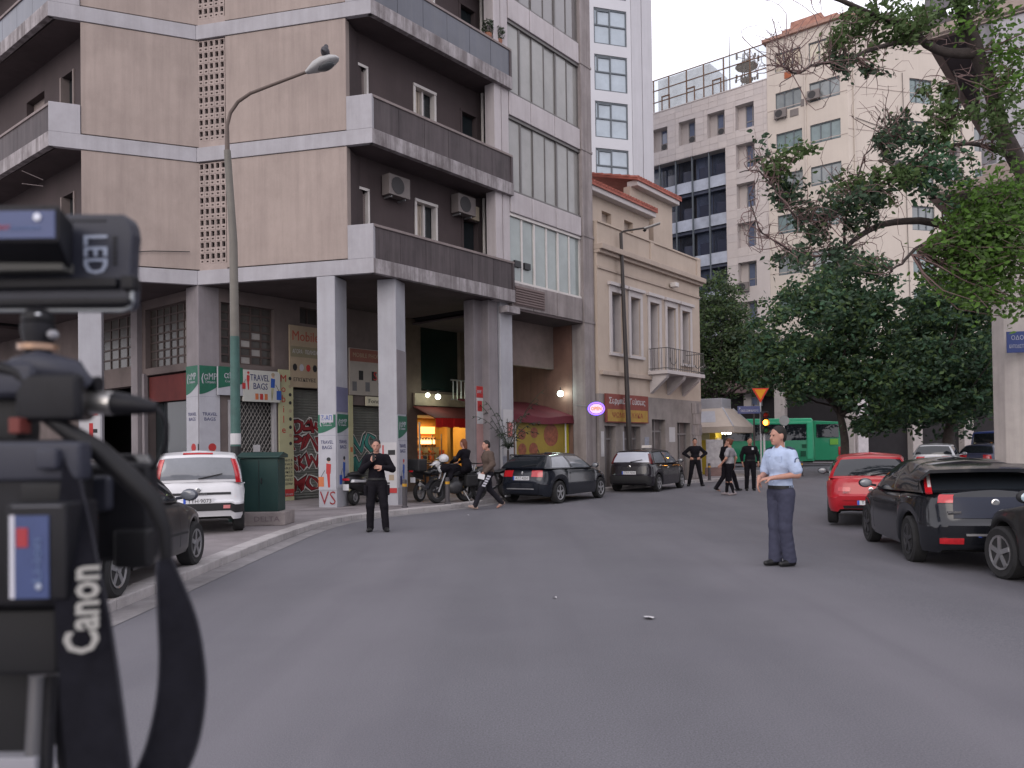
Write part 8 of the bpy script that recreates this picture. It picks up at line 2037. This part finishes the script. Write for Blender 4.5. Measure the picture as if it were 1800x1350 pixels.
m = MB(); m.box(10.05, 33.74, 3.02, .95, .03, .32); o = m.build('sign_plate', M('street_blue', (.06, .075, .17), rough=.5), sb, bevel=.01); text_mesh('ΟΔΟΣ ΣΟΦΟΚΛΕΟΥΣ', .12, M('street_white', (.4, .42, .48)), Vector((10.08, 33.722, 2.98)), (1, 0, 0), (0, 0, 1), .004, 'lettering', o, width=.75); text_mesh('P', .14, MATS['street_white'], Vector((9.66, 33.722, 3.07)), (1, 0, 0), (0, 0, 1), .004, 'lettering', o)
tl = thing('traffic_light', (10.60, 33.4, 0), 'traffic light showing a glowing amber lamp', 'traffic light')
m = MB(); m.tube([(10.60, 33.5, 0), (10.60, 33.5, 2.3)], .05, 8); m.build('pole', POLW, tl)
m = MB(); m.box(10.60, 33.4, 2.46, .30, .2, .92); m.build('housing', BLK, tl, bevel=.03)
for z_, mm in ((2.76, M('lens_red_off', (.09, .01, .01), rough=.2)), (2.46, EM('amber_glow', (1, .36, .04), 5)), (2.16, M('lens_green_off', (.01, .06, .03), rough=.2))):
    m = MB(); m.lathe([(.115, 0), (.11, -.02), (.02, -.035)], (10.60, 33.30, z_), 'y', 14); o = m.build('lens', mm, tl, smooth=60)
    m = MB(); m.lathe([(.135, .0), (.135, -.14)], (10.60, 33.30, z_), 'y', 14, caps=False); m.build('visor', BLK, o)
l = bpy.data.lights.new('amber_light', 'POINT'); l.energy = 18; l.color = (1, .38, .06); l.shadow_soft_size = .1; o = bpy.data.objects.new('amber_light', l); COL.objects.link(o); o.parent = tl; o.location = (0, -.32, 2.46)
rs = thing('traffic_sign', (11.75, 34.4, 0), 'grey back of a round traffic sign between the policeman and the bus', 'traffic sign')
m = MB(); m.tube([(11.75, 34.4, 0), (11.75, 34.4, 2.75)], .03, 8); m.build('pole', POLW, rs); m = MB(); m.lathe([(.22, 0), (.22, -.02)], (11.75, 34.35, 2.56), 'y', 20); m.build('sign_disc', M('sign_back', (.22, .235, .24), rough=.5), rs)
# glowing orange shop panel and a white strip deep in the far arcade
m = MB(); fbox(m, FBO, 3.9, 4.6, 1.1, 3.6, -1.3, -1.25); tag(m.build('light_panel', EM('orange_panel', (1, .33, .03), .7), None), 'tall glowing orange shop panel deep in the far arcade', 'lit sign')
m = MB(); fbox(m, FBO, 2.2, 2.4, .5, 2.2, -1.3, -1.25); tag(m.build('light_panel', EM('white_panel', (.8, .85, .9), .5), None), 'narrow white lit panel deep in the far arcade', 'lit sign')

# ================================================================= motorcycles
def spoked(parent, c, r, w, mm_rim=RIMD, n=10):
    m = MB(); c = Vector(c); prof = [(r - w * .9, -w * .5), (r - w * .3, -w * .62), (r, 0), (r - w * .3, w * .62), (r - w * .9, w * .5)]
    m.lathe(prof + [prof[0]], c, 'x', 26, caps=False); o = m.build('wheel', TYRE, parent, local=True, smooth=60)
    k = MB(); k.lathe([(r - w * .88, -w * .45), (r - w * .85, 0), (r - w * .88, w * .45), (r - w * 1.15, w * .35), (r - w * 1.15, -w * .35), (r - w * .88, -w * .45)], c, 'x', 26, caps=False)
    k.lathe([(.045, -w * .5), (.045, w * .5)], c, 'x', 10)
    for i in range(n):
        a = 2 * math.pi * i / n; u = Vector((0, math.cos(a), math.sin(a))); k.tube([c + u * .03, c + u * (r - w)], .007 if n > 6 else .018, 4, caps=False)
    k.build('rim', mm_rim, o, local=True)
    return o
PLB = PAINT('motorcycle_black', (.012, .012, .014)); PLW = PAINT('motorcycle_white', (.5, .5, .52)); 
def motorcycle(label, loc, hd, big=True, box=False, paint=PLB):
    t = thing('motorcycle', loc, label, 'motorcycle', None, rz=-hd)
    r = .31 if big else .27; wbm = 1.46 if big else 1.2; yf, yr = wbm * .52, -wbm * .48; w = .13 if big else .07
    spoked(t, (0, yf, r), r, w, RIMD, 5 if big else 14); spoked(t, (0, yr, r), r, w * 1.25, RIMD if big else METAL, 5 if big else 14)
    m = MB()
    for x in (-.09, .09): m.tube([(x, yf, r), (x, yf - .24, .80 if big else .72), (x, yf - .3, 1.0 if big else .9)], .024, 6)
    m.build('fork', METAL, t, local=True)
    m = MB(); m.tube([(0, yf - .26, .86), (0, .1, .74), (0, -.28, .70), (0, yr + .3, .42), (0, yr, r)], .035, 6); m.tube([(0, yf - .24, .8), (0, yf - .36, .36), (0, -.2, .30), (0, yr + .3, .42)], .03, 6); m.build('frame', TRIMB, t, local=True)
    m = MB(); m.ell((0, .12, .42), (.17 if big else .1, .26, .2), 10, 8); m.box(0, .16, .56, .2, .2, .26); m.build('engine', M('engine_grey', (.07, .07, .075), rough=.45, metal=.4), t, local=True, smooth=50)
    rows = []
    for y, ww, z0, z1 in ((.42, .05, .78, .86), (.32, .14, .70, .95), (.12, .17, .70, .97), (-.08, .12, .72, .88), (-.14, .06, .74, .82)): rows.append([Vector((ww * math.cos(a), y, (z0 + z1) / 2 + (z1 - z0) / 2 * math.sin(a))) for a in np.linspace(0, 2 * math.pi, 12, endpoint=False)])
    m = MB(); m.rings(rows); m.build('fuel_tank', paint, t, local=True, smooth=50)
    rows = []
    for y, ww, z in ((-.1, .10, .80), (-.3, .15, .78), (-.55, .14, .82), (-.8, .09, .90), (-.9, .04, .92)): rows.append([Vector((ww * math.cos(a), y, z + .055 * math.sin(a))) for a in np.linspace(0, 2 * math.pi, 10, endpoint=False)])
    m = MB(); m.rings(rows); m.build('seat', TRIMB, t, local=True, smooth=50)
    m = MB(); m.extr([(-.07, -.5, .76), (-.07, -.95, .92), (-.07, -.98, .84), (-.07, -.7, .66), (-.07, -.45, .6)], (.14, 0, 0)); m.build('tail', paint, t, local=True, bevel=.01)
    m = MB(); m.box(0, -.985, .86, .12, .02, .05); m.build('tail_lamp', TAIL, t, local=True)
    m = MB(); m.tube([(-.36, yf - .48, 1.06), (-.22, yf - .34, 1.04), (.22, yf - .34, 1.04), (.36, yf - .48, 1.06)], .016, 6); m.build('handlebar', BLK, t, local=True)
    for x in (-.3, .3): m = MB(); m.tube([(x, yf - .42, 1.06), (x * 1.1, yf - .36, 1.2)], .007, 4); m.ell((x * 1.15, yf - .36, 1.22), (.07, .015, .045), 8, 5); m.build('mirror', BLK, t, local=True, smooth=60)
    m = MB(); m.lathe([(.09, -.06), (.1, .02), (.06, .06)], (0, yf - .16, .92), 'y', 12); m.build('headlamp', HEADL, t, local=True, smooth=50)
    for yc, a0, a1 in ((yf, .3, 2.6), (yr, .4, 2.2)):
        m = MB(); rr = r + .03; rows = [[Vector((x, yc + rr * math.cos(a), r + rr * math.sin(a))) for x in (-w * .7, w * .7)] + [Vector((x, yc + (rr + .012) * math.cos(a), r + (rr + .012) * math.sin(a))) for x in (w * .7, -w * .7)] for a in np.linspace(a0, a1, 10)]; m.rings(rows); m.build('mudguard', paint, t, local=True, smooth=50)
    m = MB(); m.tube([(.13, .2, .36), (.16, -.1, .28), (.18, -.45, .34), (.19, -.85, .5)], [.025, .03, .05, .055], 8); m.build('exhaust', METAL, t, local=True, smooth=50)
    if big:
        for x in (-.14, .14): m = MB(); m.extr([(x, -.35, .72), (x, -.82, .86), (x, -.84, .78), (x, -.5, .6)], (.02 if x > 0 else -.02, 0, 0)); m.build('side_panel', PLW, t, local=True, bevel=.006)
    if box:
        m = MB(); m.box(0, yr - .12, 1.02, .42, .4, .34); m.build('top_box', TRIMB, t, local=True, bevel=.04)
        m = MB(); m.box(0, yr - .33, .62, .16, .015, .14); m.build('number_plate', PLATE, t, local=True)
    m = MB(); m.tube([(-.12, -.1, .3), (-.3, -.18, .0)], .015, 5); m.build('side_stand', METAL, t, local=True)
    return t
motorcycle('big black motorcycle with white side panels parked by the bollard', (-1.50, 21.9, PZ), heading(-.72, -.69))
mc2 = motorcycle('second dark motorcycle close behind the one with the rider', (-.72, 22.55, PZ), heading(-.80, -.60))
motorcycle('small moped with a black top box parked beside the second column', (-2.32, 22.6, PZ), heading(.45, .89), big=False, box=True)
def helmet(label, loc, ang):
    t = thing('helmet', loc, label, 'helmet', None, rz=ang)
    p = [('e', (0, 0, .13), (.125, .145, .13), None)]
    sdf_obj('shell', p, .009, PLW, t, .02, [((0, 0, .04), (0, 0, -1)), ((0, .10, .10), (0, .8, -.6))])
    m = MB(); m.ell((0, .02, .09), (.105, .12, .075), 12, 8); m.build('lining', TRIMB, t, local=True, smooth=180)
    m = MB(); m.extr([(-.1, .1, .16), (.1, .1, .16), (.08, .2, .13), (-.08, .2, .13)], (0, 0, .015)); m.build('peak', PLW, t, local=True, bevel=.005)
    m = MB(); m.tube([(-.11, .03, .06), (-.06, .1, -.1), (0, .12, -.12), (.06, .1, -.1), (.11, .03, .06)], .008, 5); m.build('strap', BLK, t, local=True); return t
helmet('white peaked helmet resting on the handlebar of the big motorcycle', (-1.86, 21.60, 1.16), 1.2)
helmet('round white helmet hanging at the tail of the big motorcycle', (-2.08, 21.9, .98), 2.4)
jk = thing('jacket', (-1.72, 21.75, .95), 'dark jacket bundled over the tank of the big motorcycle', 'jacket', None, rz=-heading(-.72, -.69))
sdf_obj('cloth', [('e', (0, -.05, .06), (.24, .33, .15), None), ('e', (-.1, .2, .08), (.16, .2, .13), None), ('c', (.15, .0, .05), (.24, -.15, -.22), .09, .07), ('c', (-.15, .05, .05), (-.25, .2, -.2), .09, .06), ('e', (.02, -.3, .03), (.18, .22, .11), None)], .014, BLKC, jk, .06, (), None, .006)
for sd_ in (-1, 1):
    t_ = thing('saddlebag', (-1.28 + sd_ * .13, 22.22 - sd_ * .16, .5), 'black pannier on the ' + ('near' if sd_ > 0 else 'far') + ' flank of the big motorcycle', 'pannier', None, rz=-heading(-.72, -.69))
    m = MB(); m.box(0, 0, .18, .16, .42, .34); m.build('bag', TRIMB, t_, local=True, bevel=.05); m = MB(); m.box(0, 0, .36, .12, .36, .03); m.build('bag_lid', PLB, t_, local=True, bevel=.012)
sc = thing('scooter', (-3.98, 21.55, PZ), 'white and red scooter parked behind the man with the radio', 'scooter', rz=-heading(.35, .94))
spoked(sc, (0, .62, .22), .22, .1, METAL, 6); spoked(sc, (0, -.60, .22), .22, .11, METAL, 6)
rows = []
for y, ww, z0, z1 in ((-.95, .06, .62, .78), (-.85, .14, .48, .82), (-.5, .19, .36, .80), (-.15, .17, .32, .76), (.0, .12, .26, .5)): rows.append([Vector((ww * math.cos(a), y, (z0 + z1) / 2 + (z1 - z0) / 2 * math.sin(a))) for a in np.linspace(0, 2 * math.pi, 12, endpoint=False)])
m = MB(); m.rings(rows); m.build('rear_body', PLB, sc, local=True, smooth=50)
m = MB(); m.extr([(-.2, -.88, .70), (-.2, -.3, .66), (-.2, -.3, .60), (-.2, -.9, .62)], (.4, 0, 0)); m.build('side_stripe', PLW, sc, local=True, bevel=.02)
m = MB(); m.box(0, .15, .27, .34, .5, .07); m.build('footboard', TRIMB, sc, local=True, bevel=.02)
m = MB(); m.extr([(-.2, .36, .28), (-.18, .52, .9), (.18, .52, .9), (.2, .36, .28)], (0, .05, 0)); m.build('leg_shield', PLW, sc, local=True, bevel=.02)
m = MB(); m.ell((0, -.42, .83), (.16, .42, .07), 12, 6); m.build('seat', TRIMB, sc, local=True, smooth=180)
m = MB(); m.tube([(0, .62, .22), (0, .48, .95)], .03, 6); m.tube([(-.32, .40, 1.02), (0, .48, 1.0), (.32, .40, 1.02)], .018, 6); m.build('handlebar', METAL, sc, local=True)
m = MB(); m.ell((0, .56, 1.0), (.09, .06, .07), 10, 6); m.build('headlamp', HEADL, sc, local=True, smooth=180)
m = MB(); m.box(0, -.96, .7, .2, .03, .06); m.build('tail_lamp', TAIL, sc, local=True, bevel=.01)
m = MB(); m.box(0, -.98, .5, .18, .012, .16); m.build('number_plate', PLATE, sc, local=True)
m = MB(); m.ell((.26, .38, 1.18), (.055, .02, .05), 10, 6); m.tube([(.26, .4, 1.03), (.26, .38, 1.14)], .008, 4); m.build('mirror', HEADL, sc, local=True, smooth=180)

# ================================================================= litter and worn paint on the road
WORN = M('worn_road_paint', (.15, .146, .155), rough=.85, var=.3, scale=6)
for i, pts in enumerate((((-3.55, 8.0), (-3.2, 7.3), (-3.12, 7.32), (-3.45, 8.05)), ((-3.75, 17.1), (-3.5, 17.9), (-3.4, 17.85), (-3.6, 17.05)))):
    m = MB(); m.poly([(*p, .008) for p in pts]); tag(m.build('road_marking', WORN), kind='structure')
lt = [(1.22, 7.28, 'crumpled white paper scrap lying in the middle of the road'), (.42, 8.3, 'tiny pale scrap farther up the middle of the road'), (-1.05, 18.6, 'white scrap near the kerb behind the man with the radio')]
for i, (x, y, lab) in enumerate(lt):
    m = MB(); rgl = random.Random(i); s_ = .05 if i == 0 else .028
    ps = [Vector((x + s_ * math.cos(a) * rgl.uniform(.6, 1.2), y + s_ * 1.2 * math.sin(a) * rgl.uniform(.6, 1.2), road_z(x, y) + rgl.uniform(.006, .03))) for a in np.linspace(0, 2 * math.pi, 7, endpoint=False)]
    c = Vector((x, y, road_z(x, y) + .02)); 
    for a, b in zip(ps, ps[1:] + ps[:1]): m.poly([c, a, b])
    tag(m.build('paper_scrap', PAPER), lab, 'litter')
# overhead wires over the junction
# ================================================================= film camera at the left edge, close to the lens
TBLK = M('camera_black', (.008, .008, .011), rough=.55, var=.3, scale=30, spec=.25); TGREY = M('camera_grey', (.030, .032, .046), rough=.5, spec=.3, var=.1, scale=20); TDK = M('camera_deep', (.007, .007, .009), rough=.6); TSIL = M('connector_silver', (.45, .44, .43), rough=.28, metal=.9)
TBLUE = M('battery_blue', (.045, .065, .16), rough=.4, var=.08, scale=30); TPALE = M('print_pale_blue', (.33, .37, .46), rough=.5); TSTRAP = M('strap_webbing', (.009, .009, .013), spec=.1, rough=.85, var=.25, scale=60, bump=.4, bscale=900); TEDGE = M('strap_edge', (.022, .022, .03), rough=.9); TRED = M('battery_red', (.32, .03, .04), rough=.5); TWH = M('print_white', (.5, .5, .56), rough=.5); TOR = M('beige_glint_ring', (.42, .28, .2), rough=.35, metal=.8)
def T(u, v, y): return Vector(Q(u, v, y))
def tb(name, mm, u0, u1, v0, v1, y0, y1, parent, bevel=.004, seg=3):
    """box seen between two photo columns and rows at depth y0, y1 deep"""
    a = T(u0, v1, y0); b = T(u1, v0, y0); m = MB(); m.obox((a.x, y0, a.z), (b.x - a.x, 0, 0), (0, y1 - y0, 0), (0, 0, b.z - a.z)); return m.build(name, mm, parent, bevel=bevel, seg=seg, smooth=35)
vc = thing('video_camera', T(40, 1060, .85), 'black shoulder video camera on a tripod with rear battery and carrying strap', 'video camera')
tb('rear_body', TBLK, -120, 112, 772, 1070, .78, .82, vc, .008); tb('rear_frame', TGREY, -60, 140, 776, 848, .775, .80, vc, .006)
tb('side_body', TBLK, 100, 146, 810, 1010, .80, .825, vc, .010); tb('slot_recess', TDK, 34, 118, 848, 884, .773, .79, vc, .003)
bt = tb('battery', TBLK, 8, 116, 884, 1056, .742, .80, vc, .004)
tb('battery_lip', M('lip_grey', (.14, .14, .155), rough=.4), 18, 108, 888, 893, .7415, .745, bt, .001, 1)
tb('battery_label', TBLUE, 22, 84, 906, 1052, .7405, .744, bt, 0); tb('label_stripe', TWH, 15, 24, 906, 1052, .7402, .744, bt, 0); tb('label_red', TRED, 27, 47, 928, 962, .7395, .7415, bt, 0)
m = MB(); c = T(66, 1031, .7395); m.ell(c, (.0032, .001, .0032), 10, 6); m.build('label_dot', TPALE, bt, smooth=180)
text_mesh('Li-ion', .012, M('print_mid_blue', (.12, .17, .3)), T(64, 985, .7400), (0, 0, 1), (-1, 0, 0), .0006, 'lettering', bt, width=.04)
tb('eyepiece_block', TGREY, 60, 98, 788, 826, .765, .79, vc, .004); m = MB(); m.ell(T(106, 816, .785), (.003, .002, .002), 8, 6); m.build('record_lamp', EM('rec_red', (1, .03, .05), .5), vc)
# lens and hood on the far side
tb('lens_body', TBLK, 146, 262, 812, 990, .87, .90, vc, .012); m = MB()
a, b, c_, d = T(188, 798, .9), T(258, 798, .9), T(276, 826, .9), T(188, 850, .9); m.extr([(p.x, .9, p.z) for p in (a, b, c_, d)], (0, .012, 0)); m.build('lens_hood', TBLK, vc, bevel=.004)
m = MB(); a, b, c_, d = T(236, 800, .899), T(258, 800, .899), T(266, 814, .899), T(250, 818, .899); m.extr([(p.x, .899, p.z) for p in (a, b, c_, d)], (0, -.002, 0)); m.build('hood_painted_highlight', M('hood_pale', (.3, .3, .3), rough=.5), vc)  # pale plate paints the highlight on the hood corner
tb('focus_block', TDK, 196, 258, 930, 1000, .86, .88, vc, .006); tb('grip', TGREY, 150, 190, 836, 900, .85, .865, vc, .008)
# lens barrel running on along the camera's own axis
ax0 = T(215, 900, .90); axd = Vector((ax0.x, ax0.y, 0)).normalized(); si_ = axd.cross(Vector((0, 0, 1))); m = MB(); rows = []
for t_, r_ in ((-.01, .036), (.06, .036), (.062, .041), (.10, .041), (.102, .037), (.17, .040), (.19, .046), (.23, .046)): rows.append([ax0 + axd * t_ + (si_ * math.cos(a) + Vector((0, 0, 1)) * math.sin(a)) * r_ for a in np.linspace(0, 2 * math.pi, 18, endpoint=False)])
m.rings(rows); m.build('lens_barrel', TBLK, vc, smooth=40)
# carrying handle with the sound input
tb('handle', TGREY, -60, 60, 632, 700, .80, .84, vc, .012); tb('handle', TBLK, 22, 136, 654, 742, .80, .818, vc, .012); tb('handle_grip', TDK, -60, 36, 690, 780, .82, .86, vc, .01)
m = MB(); a = T(60, 648, .80); m.tube([T(30, 652, .83), T(70, 642, .82), T(130, 656, .82), T(150, 676, .83)], [.014, .016, .015, .010], 10); m.build('handle_top', TGREY, vc, smooth=60)
tb('tag_red', M('tag_dim_red', (.14, .03, .025), rough=.6), 14, 34, 734, 762, .79, .81, vc, .001, 1)
m = MB(); xl = [T(140, 706, .84), T(156, 707, .84)]; m.tube(xl, [.021, .020], 16); m.build('socket', M('socket_grey', (.10, .09, .09), rough=.4, metal=.5), vc, smooth=40)
m = MB(); m.tube([T(145, 675, .84), T(176, 676, .84)], [.007, .009], 10); m.build('latch', TBLK, vc, smooth=50)
xc = thing('audio_cable', T(200, 710, .84), 'black audio cable with silver plug curving from the video camera', 'cable')
m = MB(); m.tube([T(152, 708, .84), T(156, 708, .84), T(199, 709, .84), T(201, 709, .84)], [.010, .0125, .0125, .011], 16); m.build('plug', TSIL, xc, smooth=40)
m = MB(); m.tube([T(198, 709, .84), T(204, 709, .84), T(240, 712, .84), T(270, 716, .84), T(276, 717, .84)], [.0115, .0125, .0105, .0065, .005], 14); m.build('boot', TBLK, xc, smooth=50)
m = MB(); m.tube([T(274, 717, .84), T(286, 728, .84), T(293, 748, .845), T(292, 775, .85), T(284, 800, .86), T(268, 822, .88), T(250, 840, .9)], .0022, 8); m.build('lead', TBLK, xc, smooth=60)
m = MB(); pts = [(-20, 640), (30, 655), (66, 690), (80, 732), (120, 758), (170, 790), (225, 838), (268, 880), (288, 930), (291, 985)]
m.tube([T(u, v, .80 - .0 + i * .004) for i, (u, v) in enumerate(pts)], [.006, .006, .006, .0065, .009, .011, .011, .010, .007, .006], 10); tag(m.build('strap_cord', TDK, vc, smooth=60))
# neck strap: two straps hanging, one printed
def ribbon(name, left, right, y0, y1, mm, parent, th=.0022):
    L_ = smooth_line3([T(u, v, lerp(y0, y1, i / (len(left) - 1))) for i, (u, v) in enumerate(left)]); R_ = smooth_line3([T(u, v, lerp(y0, y1, i / (len(right) - 1)) + .006) for i, (u, v) in enumerate(right)])
    m = MB(); rows = [[a, b, b + Vector((0, th, 0)), a + Vector((0, th, 0))] for a, b in zip(L_, R_)]; m.rings(rows, closed=True); return m.build(name, mm, parent, smooth=40), L_, R_
def smooth_line3(pts, k=5):
    out = []
    for i in range(len(pts) - 1):
        p0, p1, p2, p3 = pts[max(i - 1, 0)], pts[i], pts[i + 1], pts[min(i + 2, len(pts) - 1)]
        for q in range(k):
            u = q / k; out.append(0.5 * (2 * p1 + (p2 - p0) * u + (2 * p0 - 5 * p1 + 4 * p2 - p3) * u * u + (3 * p1 - p0 - 3 * p2 + p3) * u ** 3))
    return out + [pts[-1]]
s1, L1, R1 = ribbon('strap', [(112, 800), (100, 900), (92, 1000), (98, 1120), (104, 1240), (118, 1380), (130, 1440)], [(138, 830), (158, 920), (174, 1000), (190, 1080), (205, 1180), (220, 1300), (236, 1440)], .775, .70, TSTRAP, vc)
a0, a1 = T(142, 1166, .725), T(146, 1010, .735); up_ = (a1 - a0).normalized(); xd = Vector((-1, 0, 0)); xd = (xd - up_ * xd.dot(up_)).normalized()
text_mesh('Canon', .043, M('strap_print', (.30, .295, .28), rough=.8), T(146, 1070, .7255) , up_, xd, .0012, 'lettering', s1, width=.078, bold=.001)
s2, L2, R2 = ribbon('strap', [(276, 985), (274, 1010), (276, 1080), (278, 1160), (272, 1230), (256, 1300), (236, 1350), (200, 1420)], [(300, 980), (322, 1030), (344, 1090), (356, 1160), (358, 1220), (348, 1290), (326, 1350), (280, 1430)], .80, .72, TSTRAP, vc)
for L_ in (R1, L2, R2): m = MB(); m.tube([p + Vector((0, -.001, 0)) for p in L_], .0011, 6); m.build('strap_edge', TEDGE, vc, smooth=60)
# lamp on the camera's hot shoe
cl = thing('camera_light', T(60, 600, .84), 'flat battery powered lamp mounted on top of the video camera', 'camera light')
m = MB(); y = .865
out = [(-140, 372), (218, 374), (228, 380), (233, 392), (236, 410), (233, 440), (231, 480), (234, 495), (232, 530), (226, 541), (-140, 541)]
m.extr([(T(u, v, y).x, y, T(u, v, y).z) for u, v in out], (0, .022, 0)); m.build('lamp_panel', TGREY, cl, bevel=.003)
m = MB(); m.tube([T(-140, 545, .862), T(218, 545, .862), T(230, 540, .862), T(234, 528, .862), T(234, 508, .862)], .0026, 8); m.build('painted_rim_light', M('rim_pale', (.27, .29, .31), rough=.35, metal=.4), cl, smooth=60)  # pale tube paints the rim light along the panel edge
tb('lower_rail', TBLK, -140, 226, 522, 538, .85, .866, cl, .002); tb('lower_rail', TBLK, -140, 206, 486, 508, .856, .866, cl, .002)
tb('knob', TBLK, 212, 237, 482, 508, .852, .868, cl, .003)
bx = MB(); a = [(-140, 358), (106, 358), (106, 424), (-140, 424)]; b_ = [(-140, 380), (132, 392), (128, 480), (-140, 478)]
A3 = [T(u, v, .80) for u, v in a]; B3 = [T(u, v, .858) for u, v in b_]; bx.rings([A3, B3], closed=True); bxo = bx.build('lamp_battery', TBLK, cl, bevel=.003)
tb('battery_label', TBLUE, -140, 98, 368, 420, .7985, .801, bxo, 0); m = MB(); m.ell(T(67, 380, .7975), (.0042, .001, .0042), 12, 6); m.build('label_dot', M('dot_white', (.6, .62, .7)), bxo, smooth=180)
text_mesh('SONY', .007, TRED, T(4, 399, .7983), (1, 0, 0), (0, 0, 1), .0005, 'lettering', bxo); text_mesh('InfoLITHIUM', .006, M('print_mid_blue', (.12, .17, .3)), T(45, 400, .7983), (1, 0, 0), (0, 0, 1), .0005, 'lettering', bxo)
tb('battery_foot', M('foot_grey', (.085, .085, .08), rough=.5), -140, 112, 456, 477, .838, .86, bxo, .001, 1)
text_mesh('LED', .036, TPALE, T(168, 446, .8645), (0, 0, -1), (1, 0, 0), .0008, 'lettering', cl, width=.042, bold=.0004)
m = MB(); m.ell(T(125, 395, .8635), (.0022, .001, .0022), 8, 6); m.build('screw', TPALE, cl, smooth=180)
for k in range(6): tb('vent_slot', TDK, 200, 207, 414 + k * 9, 419 + k * 9, .8635, .866, cl, 0)
for k in range(7): tb('vent_slot', TDK, 128 + k * 9, 133 + k * 9, 384, 387, .8635, .866, cl, 0)
m = MB(); c = T(68, 560, .84); m.ell(c, (.016, .016, .012), 14, 10); m.build('ball_joint', TDK, cl, smooth=180)
m = MB(); c2_ = T(68, 552, .822); m.ell(c2_, (.0035, .002, .002), 8, 6); m.build('joint_screw', M('screw_bright', (.6, .62, .65), rough=.2, metal=.8), cl, smooth=180)
m = MB(); zt_, z1_, z2_ = T(68, 570, .84), T(68, 606, .84), T(68, 616, .84); m.lathe([(.014, z1_.z), (.0165, zt_.z - .006), (.0165, zt_.z), (.008, zt_.z + .004)], (zt_.x, .84, 0), n=18); m.build('stem', TBLK, cl, smooth=40)
m = MB(); m.lathe([(.019, z2_.z), (.0195, z1_.z)], (zt_.x, .84, 0), n=20); m.build('stem_ring', TOR, cl, smooth=40)  # silver ring, its beige highlight put into the metal colour
m = MB(); z3_ = T(68, 650, .84); m.lathe([(.018, z3_.z), (.013, z2_.z - .002), (.012, z2_.z)], (zt_.x, .84, 0), n=18); m.build('shoe_mount', TDK, cl, smooth=40)
m = MB(); m.ell(T(94, 588, .83), (.006, .006, .005), 8, 6); m.build('lock_knob', M('knob_grey', (.25, .25, .27), rough=.4), cl, smooth=180)
# tripod below
tp = thing('tripod', T(40, 1350, .9), 'tripod head and silver legs under the video camera', 'tripod')
tb('tripod_head', TDK, -120, 100, 1066, 1190, .80, .84, tp, .01)
for i, (u, y_) in enumerate(((66, .86), (92, .92), (-40, .9))):
    a = T(u, 1185, y_); m = MB(); m.tube([a, (a.x + (-.02, .03, -.25)[i], y_ + (-.1, .25, .1)[i], .02)], .010, 10); m.build('leg', (M('leg_silver', (.17, .17, .18), rough=.35, metal=.7), TBLK, TBLK)[i], tp, smooth=60)
    m = MB(); m.tube([a + Vector((.014, .0, 0)), (a.x + .014 + (-.02, .03, -.25)[i], y_ + (-.1, .25, .1)[i], .02)], .006, 8); m.build('leg_rod', (TBLK, M('leg_silver', (.36, .36, .38)), TBLK)[i], tp, smooth=60)
tb('centre_column', TDK, -120, 60, 1180, 1334, .86, .90, tp, .006)
tb('spreader_plate', M('plate_pale', (.28, .28, .31), rough=.4), -120, 58, 1330, 1370, .84, .88, tp, .002)
